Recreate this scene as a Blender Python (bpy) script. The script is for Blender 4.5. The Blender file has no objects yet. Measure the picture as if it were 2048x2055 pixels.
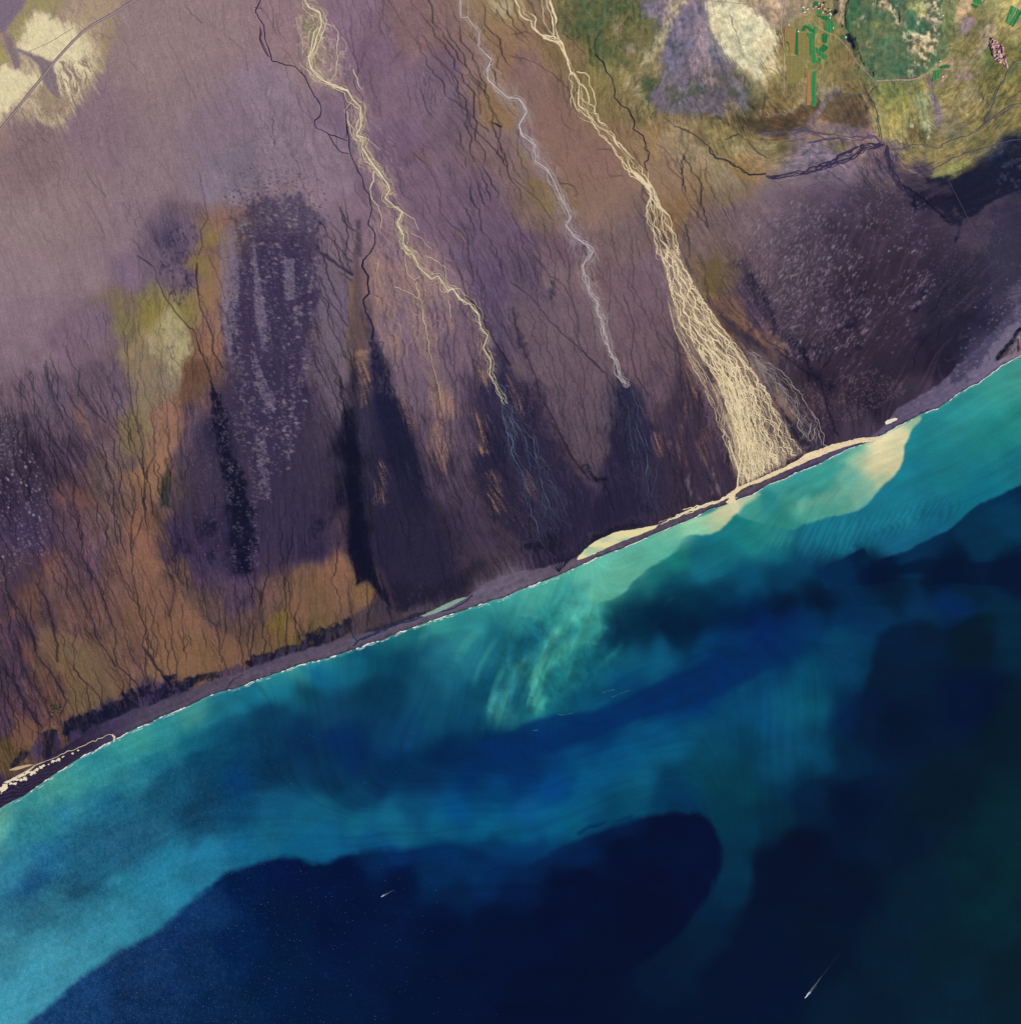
# Aerial view of a black sand outwash coast: braided silt rivers, dunes, farmland, turquoise sediment plumes.
import bpy, bmesh, math, random
import numpy as np

R = np.random.RandomState(7)
random.seed(7)
S = 5.0                     # metres per map unit ("px" of the survey map the coordinates below are given in)
CAM_H = 40000.0
MX, MY = 1024.0, 1027.5     # map centre

scene = bpy.context.scene
COL = scene.collection

# ------------------------------------------------------------------ small helpers
def hexrgb(h):
    return np.array([int(h[i:i+2], 16) for i in (0, 2, 4)], np.float32) / 255.0

def lin(c):
    c = np.asarray(c, np.float32)
    return np.where(c <= 0.04045, c / 12.92, ((np.maximum(c, 0) + 0.055) / 1.055) ** 2.4)

KLAND = np.array([1.055, 1.07, 1.10], np.float32)   # light falling on level ground, per channel (measured)
KSEA = np.array([1.06, 1.01, 1.05], np.float32)
SEA_SUB = np.array([0.0019, 0.0016, 0.0012], np.float32)

def alb(h):
    """surface colour (linear) for a level surface seen as sRGB hex h in this light"""
    return np.clip(lin(hexrgb(h)) / KLAND, 0.0, 0.9)

TILE = 512.0 / 1925.0
def T(tx, ty, pts):
    return [(tx + x * TILE, ty + y * TILE) for x, y in pts]
def Z(x0, y0, s, pts):
    return [(x0 + x * s, y0 + y * s) for x, y in pts]

def world(x, y, z=0.0):
    return ((x - MX) * S, (MY - y) * S, z)

_tab = np.random.RandomState(99).rand(512 * 512).astype(np.float32)
def vnoise(x, y, seed=0):
    x = np.asarray(x, np.float32) + seed * 17.31
    y = np.asarray(y, np.float32) + seed * 9.77
    xf = np.floor(x); yf = np.floor(y)
    fx = x - xf; fy = y - yf
    xi = xf.astype(np.int32) & 511; yi = yf.astype(np.int32) & 511
    x1 = (xi + 1) & 511; y1 = (yi + 1) & 511
    fx = fx * fx * (3 - 2 * fx); fy = fy * fy * (3 - 2 * fy)
    a = _tab[yi * 512 + xi]; b = _tab[yi * 512 + x1]
    c = _tab[y1 * 512 + xi]; d = _tab[y1 * 512 + x1]
    return (a + (b - a) * fx) * (1 - fy) + (c + (d - c) * fx) * fy

def fbm(x, y, seed=0, octv=4):
    s = 0.0; a = 0.5; t = 0.0
    ca, sa = math.cos(0.6), math.sin(0.6)
    for o in range(octv):
        s = s + a * vnoise(x, y, seed + o * 3)
        t += a; a *= 0.5
        x, y = (x * ca - y * sa) * 2.03, (x * sa + y * ca) * 2.03
    return s / t

def sstep(a, b, v):
    t = np.clip((v - a) / (b - a), 0, 1)
    return t * t * (3 - 2 * t)

def up(a, n1, n0):
    """bilinear resize of a 2D/3D array to n1 rows, n0 columns"""
    h, w = a.shape[:2]
    yy = np.linspace(0, h - 1, n1, dtype=np.float32); xx = np.linspace(0, w - 1, n0, dtype=np.float32)
    y0 = np.minimum(yy.astype(int), h - 2); x0 = np.minimum(xx.astype(int), w - 2)
    fy = (yy - y0)[:, None]; fx = (xx - x0)[None, :]
    if a.ndim == 3:
        fy = fy[..., None]; fx = fx[..., None]
    A = a[y0]; B = a[y0 + 1]
    top = A[:, x0] * (1 - fx) + A[:, x0 + 1] * fx
    bot = B[:, x0] * (1 - fx) + B[:, x0 + 1] * fx
    return (top * (1 - fy) + bot * fy).astype(np.float32)

def blur(a, r, it=2):
    r = int(r); k = 2 * r + 1
    for _ in range(it):
        for ax in (0, 1):
            p = np.pad(a, [(r + 1, r) if i == ax else (0, 0) for i in (0, 1)], mode='edge')
            c = np.cumsum(p, axis=ax, dtype=np.float64)
            a = ((np.take(c, range(k, c.shape[ax]), ax) - np.take(c, range(0, c.shape[ax] - k), ax)) / k).astype(np.float32)
    return a

def parse(txt):
    pts, cols = [], []
    for tok in txt.split():
        x, y, h = tok.split(',')
        pts.append((float(x), float(y))); cols.append(hexrgb(h))
    return np.array(pts, np.float32), np.array(cols, np.float32)

def idw(X, Y, pts, vals, e=26.0):
    """smooth scattered interpolation"""
    sh = X.shape
    x = X.ravel(); y = Y.ravel()
    out = np.zeros((x.size, vals.shape[1]), np.float32)
    st = 40000
    for i in range(0, x.size, st):
        d2 = (x[i:i+st, None] - pts[None, :, 0]) ** 2 + (y[i:i+st, None] - pts[None, :, 1]) ** 2
        w = 1.0 / (d2 + e * e) ** 2.6
        out[i:i+st] = (w @ vals) / w.sum(1, keepdims=True)
    return out.reshape(sh + (vals.shape[1],))

class Raster:
    def __init__(s, x0, y0, x1, y1, st):
        s.x0, s.y0, s.st = x0, y0, st
        s.nx = int((x1 - x0) / st) + 1; s.ny = int((y1 - y0) / st) + 1
        xs = (x0 + np.arange(s.nx) * st).astype(np.float32); ys = (y0 + np.arange(s.ny) * st).astype(np.float32)
        s.X, s.Y = np.meshgrid(xs, ys)
        s.x1 = xs[-1]; s.y1 = ys[-1]
        s.dX = np.zeros_like(s.X); s.dY = np.zeros_like(s.X)
        s.lic = np.full_like(s.X, 0.5)
    def coarse(s, k=4):
        xs = np.linspace(s.x0, s.x1, s.nx // k + 1, dtype=np.float32)
        ys = np.linspace(s.y0, s.y1, s.ny // k + 1, dtype=np.float32)
        return np.meshgrid(xs, ys)
    def warp(s, amp, spec):
        for sc, a, sd in spec:
            s.dX += (fbm(s.X / sc, s.Y / sc, sd, 2) - 0.5) * a * amp
            s.dY += (fbm(s.X / sc, s.Y / sc, sd + 40, 2) - 0.5) * a * amp
    def flow(s, txt, rnd=0.35, sc=60.0, seed=5):
        pts, v = [], []
        for tok in txt.split():
            a = [float(q) for q in tok.split(',')]
            n = math.hypot(a[2], a[3]); pts.append(a[:2]); v.append((a[2] / n, a[3] / n))
        cx, cy = s.coarse(8)
        f = up(idw(cx, cy, np.array(pts, np.float32), np.array(v, np.float32), 60.0), s.ny, s.nx)
        ang = np.arctan2(f[..., 1], f[..., 0]) + (fbm(s.X / sc, s.Y / sc, seed, 3) - 0.5) * 2 * rnd
        s.fx = np.cos(ang).astype(np.float32); s.fy = np.sin(ang).astype(np.float32)
    def make_lic(s, n, steps, h=1.0):
        acc = n.copy(); cnt = 1
        fx = s.fx.ravel(); fy = s.fy.ravel(); nn = n.ravel()
        gx, gy = np.meshgrid(np.arange(s.nx, dtype=np.float32), np.arange(s.ny, dtype=np.float32))
        for sg in (1, -1):
            px = gx.copy(); py = gy.copy()
            for k in range(steps):
                idx = (np.clip(py + 0.5, 0, s.ny - 1).astype(np.int32) * s.nx + np.clip(px + 0.5, 0, s.nx - 1).astype(np.int32))
                px += fx[idx] * (sg * h); py += fy[idx] * (sg * h)
                idx = (np.clip(py + 0.5, 0, s.ny - 1).astype(np.int32) * s.nx + np.clip(px + 0.5, 0, s.nx - 1).astype(np.int32))
                acc += nn[idx]; cnt += 1
        acc /= cnt
        m, sd = acc.mean(), acc.std()
        return np.clip(0.5 + (acc - m) / sd * 0.2, 0, 1)
    def poly(s, pts, feather=4.0, warp=1.0, streak=0.0, grow=0.0):
        """soft mask (slices, array) of a map polygon with a naturally uneven edge"""
        P = np.array(pts, np.float32)
        pad = feather * 2 + 14 * warp + abs(grow) + streak
        i0 = max(0, int((P[:, 0].min() - pad - s.x0) / s.st)); i1 = min(s.nx, int((P[:, 0].max() + pad - s.x0) / s.st) + 2)
        j0 = max(0, int((P[:, 1].min() - pad - s.y0) / s.st)); j1 = min(s.ny, int((P[:, 1].max() + pad - s.y0) / s.st) + 2)
        sl = (slice(j0, j1), slice(i0, i1))
        if i1 <= i0 or j1 <= j0:
            return (slice(0, 0), slice(0, 0)), np.zeros((0, 0), np.float32)
        x = s.X[sl] + s.dX[sl] * warp; y = s.Y[sl] + s.dY[sl] * warp
        d2 = np.full(x.shape, 1e12, np.float32); ins = np.zeros(x.shape, bool)
        n = len(P)
        for a in range(n):
            ax, ay = P[a]; bx, by = P[(a + 1) % n]
            ex, ey = bx - ax, by - ay
            t = np.clip(((x - ax) * ex + (y - ay) * ey) / max(ex * ex + ey * ey, 1e-6), 0, 1)
            dx = x - ax - ex * t; dy = y - ay - ey * t
            np.minimum(d2, dx * dx + dy * dy, out=d2)
            if ay != by:
                c = (ay > y) != (by > y)
                ins ^= c & (x < ex * (y - ay) / (by - ay) + ax)
        d = np.sqrt(d2) * np.where(ins, 1, -1) + grow
        if streak:
            d = d + (s.lic[sl] - 0.5) * 2 * streak
        return sl, sstep(-feather, feather, d)
    def paint(s, C, pts, col, alpha=1.0, feather=4.0, warp=1.0, streak=0.0, mod=None, grow=0.0):
        sl, m = s.poly(pts, feather, warp, streak, grow)
        if m.size == 0:
            return
        m = m * alpha
        if mod is not None:
            m = m * mod[sl]
        c = hexrgb(col) if isinstance(col, str) else col
        if getattr(c, 'ndim', 1) == 3:
            c = c[sl]
        C[sl] = C[sl] * (1 - m[..., None]) + c * m[..., None]
    def splat(s, M, px, py, w, a):
        """soft dots of radius w (map units) and strength a, by maximum, into M"""
        px = np.asarray(px, np.float32); py = np.asarray(py, np.float32)
        w = np.broadcast_to(np.asarray(w, np.float32), px.shape); a = np.broadcast_to(np.asarray(a, np.float32), px.shape)
        k = int(math.ceil((float(w.max()) + 1.0) / s.st)) + 1
        gx = (px - s.x0) / s.st; gy = (py - s.y0) / s.st
        ix = np.round(gx).astype(np.int32); iy = np.round(gy).astype(np.int32)
        flat = M.ravel()
        for oy in range(-k, k + 1):
            for ox in range(-k, k + 1):
                jx = ix + ox; jy = iy + oy
                d = np.hypot(jx - gx, jy - gy) * s.st
                v = a * np.clip((w + 0.9 - d) / 1.8, 0, 1)
                ok = (v > 0.01) & (jx >= 0) & (jx < s.nx) & (jy >= 0) & (jy < s.ny)
                np.maximum.at(flat, (jy[ok] * s.nx + jx[ok]), v[ok])
        M[...] = flat.reshape(M.shape)
    def at(s, A, x, y):
        """bilinear sample of raster A"""
        gx = np.clip((np.asarray(x, np.float32) - s.x0) / s.st, 0, s.nx - 1.001)
        gy = np.clip((np.asarray(y, np.float32) - s.y0) / s.st, 0, s.ny - 1.001)
        ix = gx.astype(np.int32); iy = gy.astype(np.int32)
        fx = gx - ix; fy = gy - iy
        if A.ndim == 3:
            fx = fx[..., None]; fy = fy[..., None]
        return (A[iy, ix] * (1 - fx) + A[iy, ix + 1] * fx) * (1 - fy) + (A[iy + 1, ix] * (1 - fx) + A[iy + 1, ix + 1] * fx) * fy

def resample(pts, step, closed=False):
    P = np.array(pts, np.float64)
    d = np.hypot(*np.diff(P, axis=0).T); L = np.concatenate([[0], np.cumsum(d)])
    n = max(2, int(L[-1] / step) + 1)
    t = np.linspace(0, L[-1], n)
    return np.stack([np.interp(t, L, P[:, 0]), np.interp(t, L, P[:, 1])], 1)

def smooth(P, it=2):
    for _ in range(it):
        Q = P.copy(); Q[1:-1] = P[:-2] * 0.25 + P[1:-1] * 0.5 + P[2:] * 0.25; P = Q
    return P

def normals(P):
    t = np.gradient(P, axis=0); n = np.stack([-t[:, 1], t[:, 0]], 1)
    return n / np.maximum(np.hypot(n[:, 0], n[:, 1]), 1e-6)[:, None]

def n1(t, seed):
    return vnoise(np.asarray(t, np.float32), np.full(np.shape(t), seed * 3.7, np.float32), seed) - 0.5

def wiggle(P, amp, wl, seed):
    s = np.arange(len(P)) * np.hypot(*(P[1] - P[0]))
    n = normals(P)
    o = amp * 2 * (n1(s / wl, seed) + 0.5 * n1(s / wl * 2.3, seed + 1))
    return P + n * o[:, None]

# ------------------------------------------------------------------ coast
COAST = [(-4000, 3600), (-1200, 2170), (-200, 1715), (0, 1623), (53, 1594), (88, 1568), (138, 1537), (170, 1516), (192, 1505), (229, 1487), (255, 1471), (298, 1452), (332, 1436),
 (386, 1414), (415, 1399), (447, 1388), (476, 1380), (512, 1366), (555, 1352), (602, 1335), (640, 1324), (664, 1318), (709, 1303), (738, 1293), (778, 1279),
 (812, 1266), (850, 1253), (884, 1241), (922, 1227), (977, 1210), (1024, 1193), (1088, 1168), (1138, 1148), (1194, 1122), (1247, 1101), (1311, 1074),
 (1348, 1058), (1402, 1035), (1428, 1022), (1456, 1012), (1471, 1005), (1505, 993), (1531, 978), (1561, 965), (1596, 949), (1639, 932), (1669, 918),
 (1692, 905), (1714, 897), (1744, 887), (1762, 879), (1791, 860), (1818, 846), (1847, 832), (1879, 819), (1908, 802), (1919, 792), (1962, 769), (1988, 749),
 (2015, 731), (2048, 710), (2250, 585), (3200, 60), (6000, -1500)]
_cx = np.array([p[0] for p in COAST], np.float32); _cy = np.array([p[1] for p in COAST], np.float32)
def coast(x):
    return np.interp(x, _cx, _cy).astype(np.float32) + (vnoise(np.asarray(x) / 9.0, np.zeros_like(x), 3) - 0.5) * 2.2 + (vnoise(np.asarray(x) / 31.0, np.zeros_like(x), 4) - 0.5) * 3.0
def shore_dist(x, y):
    """map distance inland of the water line (positive on land)"""
    return (coast(x) - y) * 0.905
# ------------------------------------------------------------------ ground cover colours (survey samples: x,y,colour)
LAND = """
-60,60,887480 -60,300,87727e -60,600,877282 -60,900,3a2c48 -60,1200,604642 -60,1450,6c5040
60,330,806874 320,100,8d7680 448,64,8c7482 448,256,7f6c82 200,280,806a7c 300,350,84707f 440,380,80708a 64,450,887480 256,450,846f80 160,380,86717e 380,180,86727f
470,330,766880 450,440,80605c 430,500,7a5c60 420,480,857048 380,470,6c5a74 350,490,564868
560,64,8c7080 540,180,85728a 560,320,86738a 600,400,8a7486 620,100,87707a 700,60,7f6580 760,100,745c78 700,250,75607c 760,200,78617a 660,300,85718a 680,380,84708a
830,60,806470 900,60,80666c 960,40,8a7060 1000,30,96805f 850,180,75607a 900,140,735e78 950,120,866a6c 1000,120,8e6e5c 1000,64,96765e 900,250,6e5a70
800,300,6f5876 850,400,705a74 950,400,6b5672 1000,300,775f68 1012,228,8c7058 700,420,7d667c 700,500,7d6678 800,480,705a76 960,490,665270 750,350,745e78
1060,60,836858 1040,130,826468 1060,200,7f6664 1100,240,866664 1100,320,8a6a66 1200,400,8a6c66 1200,330,886866 1250,450,6f5c66 1085,380,786060 1040,470,665270
1130,500,6c5668 1160,380,846658 1140,100,806850 1170,50,5e5c3c 1200,90,606038 1220,160,80704a 1260,200,7a6848 1250,280,846a52 1320,270,8c7052 1400,290,8e7656
1340,340,8a7060 1350,420,80654f 1440,300,887048 1500,330,92744c 1480,385,7c6a5c 1480,440,6d5a68 1420,480,6c5a5e 1390,180,63503f 1350,120,745c76 1300,130,8c7856
1440,190,5e4c30 1480,230,5c4a34 1380,60,74607a 1450,60,c4b08c 1500,160,b8a482 1040,290,7f6a74 1100,420,78625f 1240,60,5c5c36 1275,110,7c6c4a 1300,210,5a5438
1560,20,9a8070 1560,90,6c5c3c 1600,120,92804e 1650,100,7c7044 1700,120,84704a 1620,190,86744c 1560,200,74603e 1690,180,7c6844 1760,60,4a6846 1800,120,586840 1760,130,566a48
1850,80,8c7a58 1900,40,7c7850 1950,60,7a6c48 2020,30,a0905c 2010,120,6a6236 1950,120,827548 1980,170,6a6038 2030,180,7a6c3e 1860,190,86784c 1800,210,8c8048 1780,250,9c8a52
1710,220,6c5038 1560,250,584232 1600,290,7d6670 1545,300,82704e 1640,300,7a6478 1600,325,7c6878 1670,262,82685c 1730,262,7c6066 1900,240,84744a 1950,220,8c7a4c 2000,250,746440
1850,275,7a6b40 1900,310,86744a 1960,270,7c6c40 2030,240,7c6c40 2020,265,74663c 1900,335,8c7e4c 1820,325,8a7250 1780,320,56445c 1680,335,77627a 1640,390,6e5a70 1560,400,7c6878 1560,470,665468
1700,420,584862 1700,480,4c3c56 1850,378,35304a 1840,350,4a3c54 1900,400,1e1c34 1980,345,20203a 2020,300,23233f 1930,360,1c1a32 2030,350,30304c 2030,420,4a445c 2000,430,5a4e66 1960,470,564a62 1850,470,4a3c56 2030,490,56505f 1900,430,54465e
60,560,877282 60,650,816c80 60,720,7c687c 180,560,84707f 200,650,715d76 256,560,766280 130,700,755f76 330,530,6c5a74 380,560,665270 60,790,6c586c 30,860,4c3c54 100,800,60506a 150,830,5f4c62
220,760,604e66 240,800,66546c 200,870,624d5c 150,920,4c3a54 60,920,3e2e4a 40,990,362a46 100,960,45344c 150,990,5a4050 200,960,5c4a50 250,900,64505a 280,880,74604c 290,800,7c6a5a 280,720,8a7660
240,640,766a52 250,600,706058 300,620,857648 345,640,a0946e 340,690,a09272 330,760,80726a 380,630,86764c 400,535,85704a 422,600,8d6a5a 440,555,8c6a60 430,660,80605c 410,700,845e50 390,740,6c4c3e
370,780,785646 340,820,8c665e 320,880,86645a 320,920,946c5a 300,960,8a6652 345,985,4a3c48 370,900,4a3c54 370,820,503e54 400,880,3a3050 400,980,453650 440,880,2c2646 470,700,4a3e58 480,640,473a5a 490,800,403454
490,950,3f3250 470,560,5a4c66 530,560,463a5a 580,560,40345a 560,650,40365a 610,600,40355a 655,560,685670 670,620,685670 690,560,685056 700,650,66504e 740,560,7a606c 790,560,806472
800,650,78607a 780,700,75607a 850,560,7c6474 900,585,7a627a 880,650,745c74 960,540,604e6e 960,610,5c4a6a 1000,580,5a486a 900,720,6c5670 840,720,725c72 800,780,6c5870 850,800,6a566e 900,800,6c5668
1000,700,50425f 970,680,584868 1000,770,3c3454 560,750,3a3054 600,720,40365a 640,740,5c4c62 660,790,544660 600,800,3c3050 560,850,3c3252 620,880,463a54 560,960,3a3150 640,950,3e3350 700,720,64504e
720,770,40344a  785,830,201e40 800,900,1e1c3c 740,880,36304f 740,960,2f2a48 705,900,14142e 710,980,10112a 850,900,453a58 880,890,60485a 900,960,463856 930,900,564460 940,980,463850
1000,900,2c284a 980,850,3a3150 1010,980,443450 960,780,4c3c5a
1060,560,564662 1060,650,685464 1120,560,75606e 1130,650,745e6c 1200,560,745c68 1210,640,705a66 1300,600,745c6c 1330,560,6e5a6c 1300,660,6e5664 1360,700,64505c 1250,720,6c5664 1100,740,6a5666
1060,740,625064 1170,760,6a5566 1150,820,5c4a60 1100,850,503e58 1060,800,3c3050 1050,900,2a2850 1130,900,4c3a54 1180,900,58465a 1210,950,463858 1255,820,36304f 1260,900,302a48 1300,880,3c3050
1330,780,5a4660 1330,850,4a384e 1380,820,48364e 1400,900,46344a 1440,960,3e3048 1350,970,3c2f4a 1250,1000,322a4a 1130,1000,3a3050 1460,560,665450 1420,540,6e5a4e 1500,580,4c3e58 1480,640,70544e
1520,620,3e3250 1500,700,54444e 1600,580,58465a 1640,600,54425a 1560,640,54425a 1555,700,5e4a50 1600,720,443650 1620,800,4a3848 1700,600,44344e 1700,700,43344c 1750,560,46354c 1800,640,46364e 1850,560,40344e
1900,600,34304a 1940,680,2a2844 1960,560,3c364e 2030,555,57505f 2040,600,6a5f70 1980,700,70647a 1960,650,302a46 1900,720,2c2742 1800,750,3a3048 1700,780,3e3048 1750,800,332a44 1830,795,4c4058 2000,720,766a7a
1600,860,3a3044 1650,840,443650 1720,860,54465e 1600,500,604e62 1650,500,58485e 1540,540,5c4a5c 1750,480,4c3c54 1800,420,55475f 1800,520,48384f
60,1060,463854 130,1060,54404e 200,1060,685052 240,1060,66524e 280,1060,865f4c 320,1060,5c463c 360,1080,423450 420,1060,302644 480,1060,262040 100,1130,704e40 50,1150,584446 130,1150,5c464a 60,1200,664a42 180,1130,5a4652 230,1150,6a5048
280,1150,80604a 350,1150,685044 420,1130,483854 480,1150,463852 40,1280,4c3a4a 100,1230,544042 160,1240,684e46 210,1230,6a5046 260,1230,74583f 300,1230,7c5f46 350,1240,846248 400,1260,84624a 440,1230,5c4a44 480,1210,4c3c50
490,1260,604c40 20,1350,4a3a48 80,1320,6c5040 130,1320,786042 180,1340,7a6345 220,1340,745a44 260,1330,6c5246 330,1330,886a48 410,1310,785f3e 450,1300,84624a 60,1420,584248 100,1400,664c40 160,1390,7a6344 60,1470,745542 20,1500,5c4c30 20,1440,483848
200,1450,34304a 330,1410,443a54 -10,1600,352a48
560,1060,3c3250 600,1060,342c4c 620,1100,342c4c 680,1080,544250 720,1080,181732 760,1100,2f2846 800,1080,352c48 900,1060,3a304a 990,1060,40324e 1010,1030,564252 560,1140,4c3c48 600,1180,745a44 540,1200,664e44 660,1180,806046
690,1160,8c684c 730,1180,7c623e 570,1245,74622f 620,1220,84654a 800,1160,40324a 860,1120,32294a 930,1140,40324a 760,1205,4a3c50 980,1120,45384e 1000,1170,665a72 840,1210,50445c 700,1255,5c4c44 1100,1100,302848 1200,1060,2c2646 640,1265,6c5a3a
"""
FLOW = """60,300,.45,1 300,300,.35,1 60,900,.4,1 200,850,.4,1 300,800,.12,1 300,1200,.35,1 80,1300,.4,1 450,800,.08,1 600,700,.18,1 670,700,.45,1 740,700,.15,1 800,950,.4,1 700,1000,.1,1 600,1200,.1,1 850,300,.62,1 640,100,.3,1
900,800,.2,1 1000,900,.55,1 960,1050,.5,1 1100,650,.4,1 1050,400,.5,1 1200,850,.12,1 1130,950,.45,1 1350,850,.2,1 1300,300,.7,1 1250,1000,.1,1 1400,700,.5,1 1500,640,.9,1 1600,600,-.5,1 1480,400,.5,1 1900,600,-.75,.7 1750,550,-.45,1 1600,330,1,-.2 1900,270,1,-.55
1960,180,.7,-1 1500,100,.55,1 1380,120,.1,1 1420,230,.3,1 1320,180,-.5,1 1780,100,-.2,1 1830,250,-.1,1 1650,120,0,1 1700,230,.6,1 1900,380,1,-.5 2000,700,1,-.75 1650,840,.1,1 1750,700,-.6,1 1000,60,.8,1 1200,80,.1,1"""

LR = Raster(-110, -110, 2160, 1760, 1.12)
LR.warp(1.0, [(60, 16, 11), (22, 11, 12), (8, 8, 13), (4, 3, 14)])
LR.flow(FLOW, 0.30, 45.0)
_w = R.rand(LR.ny, LR.nx).astype(np.float32)
LIC = LR.make_lic(_w, 16, 1.4)                       # fine streaks along the drainage
_w2 = vnoise(LR.X / 5.5, LR.Y / 5.5, 21)
LIC2 = LR.make_lic(_w2.astype(np.float32), 26, 2.0)  # broad streaks
LR.lic = np.clip(LIC2 * 0.5 + LIC * 0.5, 0, 1)
_fx, _fy = LR.fx, LR.fy
_a = np.arctan2(_fy, _fx) + (fbm(LR.X / 11, LR.Y / 11, 25, 3) - .5) * 3.0
LR.fx, LR.fy = np.cos(_a).astype(np.float32), np.sin(_a).astype(np.float32)
LIC3 = LR.make_lic(vnoise(LR.X / 1.7, LR.Y / 1.7, 27).astype(np.float32), 13, 1.1)    # wandering rill texture
LR.fx, LR.fy = _fx, _fy
LIC3 = np.clip((LIC3 - .5) * 1.1 + .5, 0, 1)
GR = R.rand(LR.ny, LR.nx).astype(np.float32)         # grain

pts, cols = parse(LAND)
k = 5
cx, cy = LR.coarse(k)
cdX = fbm(cx / 55, cy / 55, 31, 3) - 0.5; cdY = fbm(cx / 55, cy / 55, 61, 3) - 0.5
C = up(idw(cx + cdX * 46, cy + cdY * 46, pts, cols, 20.0), LR.ny, LR.nx)
NZ1 = fbm(LR.X / 26, LR.Y / 26, 71, 4)
NZ2 = fbm(LR.X / 7, LR.Y / 7, 81, 3)
SD = shore_dist(LR.X, LR.Y)
upR = sstep(0, 1, np.clip((LR.X - 1250 + (LR.Y - 330) * 0.9 * -1) / 260, 0, 1)) * sstep(400, 300, LR.Y)   # grassy hills in the north east

def P(pts, col, a=1.0, f=4.0, w=1.0, s=0.0, mod=None, g=0.0):
    if mod is None and isinstance(col, str):      # broken ground: the cover thins out in rills and spots
        mod = np.clip(1.05 - .55 * sstep(.52, .2, LIC3) - .3 * (1 - NZ2), 0.25, 1) if a < .97 else np.clip(1.1 - .3 * sstep(.45, .2, LIC3), 0, 1)
    LR.paint(C, pts, col, a, f, w, s, mod, g)

# --- streaked texture of the plain
dark = np.array(hexrgb('1c1838')); rose = np.array(hexrgb('9a7070'))
lum = C.mean(2)
dz = sstep(0, 120, LR.X - 1500 + np.maximum(0, 420 - LR.Y)) * sstep(330, 420, LR.Y)      # dune ground: no running water
smo = sstep(560, 400, LR.X + (LR.Y - 300) * .5) * sstep(760, 560, LR.Y)     # smooth bare sand of the north west
sa = (0.07 + 0.34 * sstep(0.46, 0.26, lum)) * (1 - 0.35 * upR) * (1 - .75 * dz)
mul = 1 + sa * (LIC - 0.5) * 1.7 + sa * 0.5 * (LIC2 - 0.5)
C *= mul[..., None]
C *= (1.05 + (NZ1 - 0.5) * 0.2 * (1 - .65 * smo) - .25 * dz)[..., None] * np.array([1.02, 1.0, .965], np.float32)
rs = (1 - .7 * smo) * (.07 + .22 * sstep(.47, .30, lum) + .22 * upR) * (1 - .85 * dz) * (.45 + 1.1 * fbm(LR.X / 40, LR.Y / 40, 73, 3))
m = sstep(.46, .16, LIC3) * rs
C = C * (1 - m[..., None]) + (C * .45 + hexrgb('241d3c') * .2) * m[..., None]
m = sstep(.58, .84, LIC3) * rs * .55
C = C * (1 - m[..., None]) + np.clip(C * 1.35 + hexrgb('8a6058') * .06, 0, 1) * m[..., None]
m = sstep(0.62, 0.85, LIC2) * 0.16 * sstep(0.5, 0.28, lum)
C = C * (1 - m[..., None]) + hexrgb('8a6064') * m[..., None]

# --- north west: pale lichen ground crossed by the road
P(T(0, 0, [(-300, -300), (950, -300), (940, 60), (880, 220), (830, 330), (760, 520), (690, 640), (570, 820), (450, 950), (250, 880), (100, 850), (0, 1010), (-300, 1200)]), 'a88c7c', 0.9, 14, 1.2, 16)
P(T(0, 0, [(560, -100), (960, -100), (900, 230), (760, 480), (640, 380), (520, 160)]), 'b49a7e', .7, 14, 1.2, 20)
P(T(0, 0, [(840, 120), (900, 200), (850, 330), (780, 470), (700, 560), (680, 480), (760, 330)]), '96806a', .7, 10, 1, 10)
P(T(0, 0, [(180, 150), (420, 60), (620, 200), (740, 380), (700, 560), (600, 760), (480, 930), (300, 880), (60, 900), (-300, 1100), (-300, 520), (160, 440)]), 'd2bc98', .75, 26, 1.4, 26)
P(T(0, 0, [(150, -100), (470, -100), (460, 120), (300, 90), (240, 170), (230, 260), (90, 330), (60, 240)]), '9c9260', .95, 8, 1, 8)
P(T(0, 0, [(-200, 280), (40, 330), (60, 480), (-200, 560)]), 'a39a5e', .9, 8, 1)
cream = 'e4d3ae'
P(T(0, 0, [(210, 190), (300, 110), (400, 130), (540, 220), (560, 290), (640, 330), (700, 430), (690, 520), (600, 660), (540, 780), (470, 890), (400, 900), (290, 860), (230, 750), (290, 590), (300, 520), (250, 440), (130, 390), (160, 300)]), cream, 1, 11, 1.2, 16, None, 5)
P(T(0, 0, [(-300, 560), (130, 500), (170, 560), (290, 570), (290, 620), (200, 720), (100, 820), (-300, 1100)]), cream, 1, 5, 1, 12)
P(T(0, 0, [(350, 560), (420, 560), (520, 780), (480, 880), (300, 830), (240, 740)]), '86685f', .75, 10, 1.5, 22, sstep(.42, .6, LIC))
P(T(0, 0, [(430, 480), (700, 420), (700, 560), (600, 700), (440, 700)]), '846a6a', .8, 10, 1.5, 10, sstep(.6, .35, LIC3))
P(T(0, 0, [(230, 700), (330, 640), (480, 700), (620, 620), (560, 860), (430, 950), (260, 900)]), '8a6f68', .85, 10, 1.2, 10, sstep(.56, .38, LIC))
P(T(0, 0, [(560, 280), (720, 420), (700, 640), (620, 700), (640, 480)]), '937a66', .7, 8, 1.2, 12, sstep(.55, .4, LIC))
P(T(0, 0, [(-300, -300), (195, -300), (190, 0), (150, 80), (100, 150), (40, 240), (-300, 300)]), '7f6c82', 1, 4, .5, 6)
P(T(0, 0, [(20, 250), (60, 270), (110, 360), (230, 390), (330, 440), (400, 470), (410, 540), (440, 640), (460, 740), (380, 700), (310, 620), (295, 530), (240, 440), (135, 400), (155, 510), (110, 520), (50, 350)]), '84707a', 1, 4, .5, 3)
P(T(0, 0, [(-100, 980), (40, 950), (80, 1100), (-100, 1200)]), '9a7870', .6, 14, 1)
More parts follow.
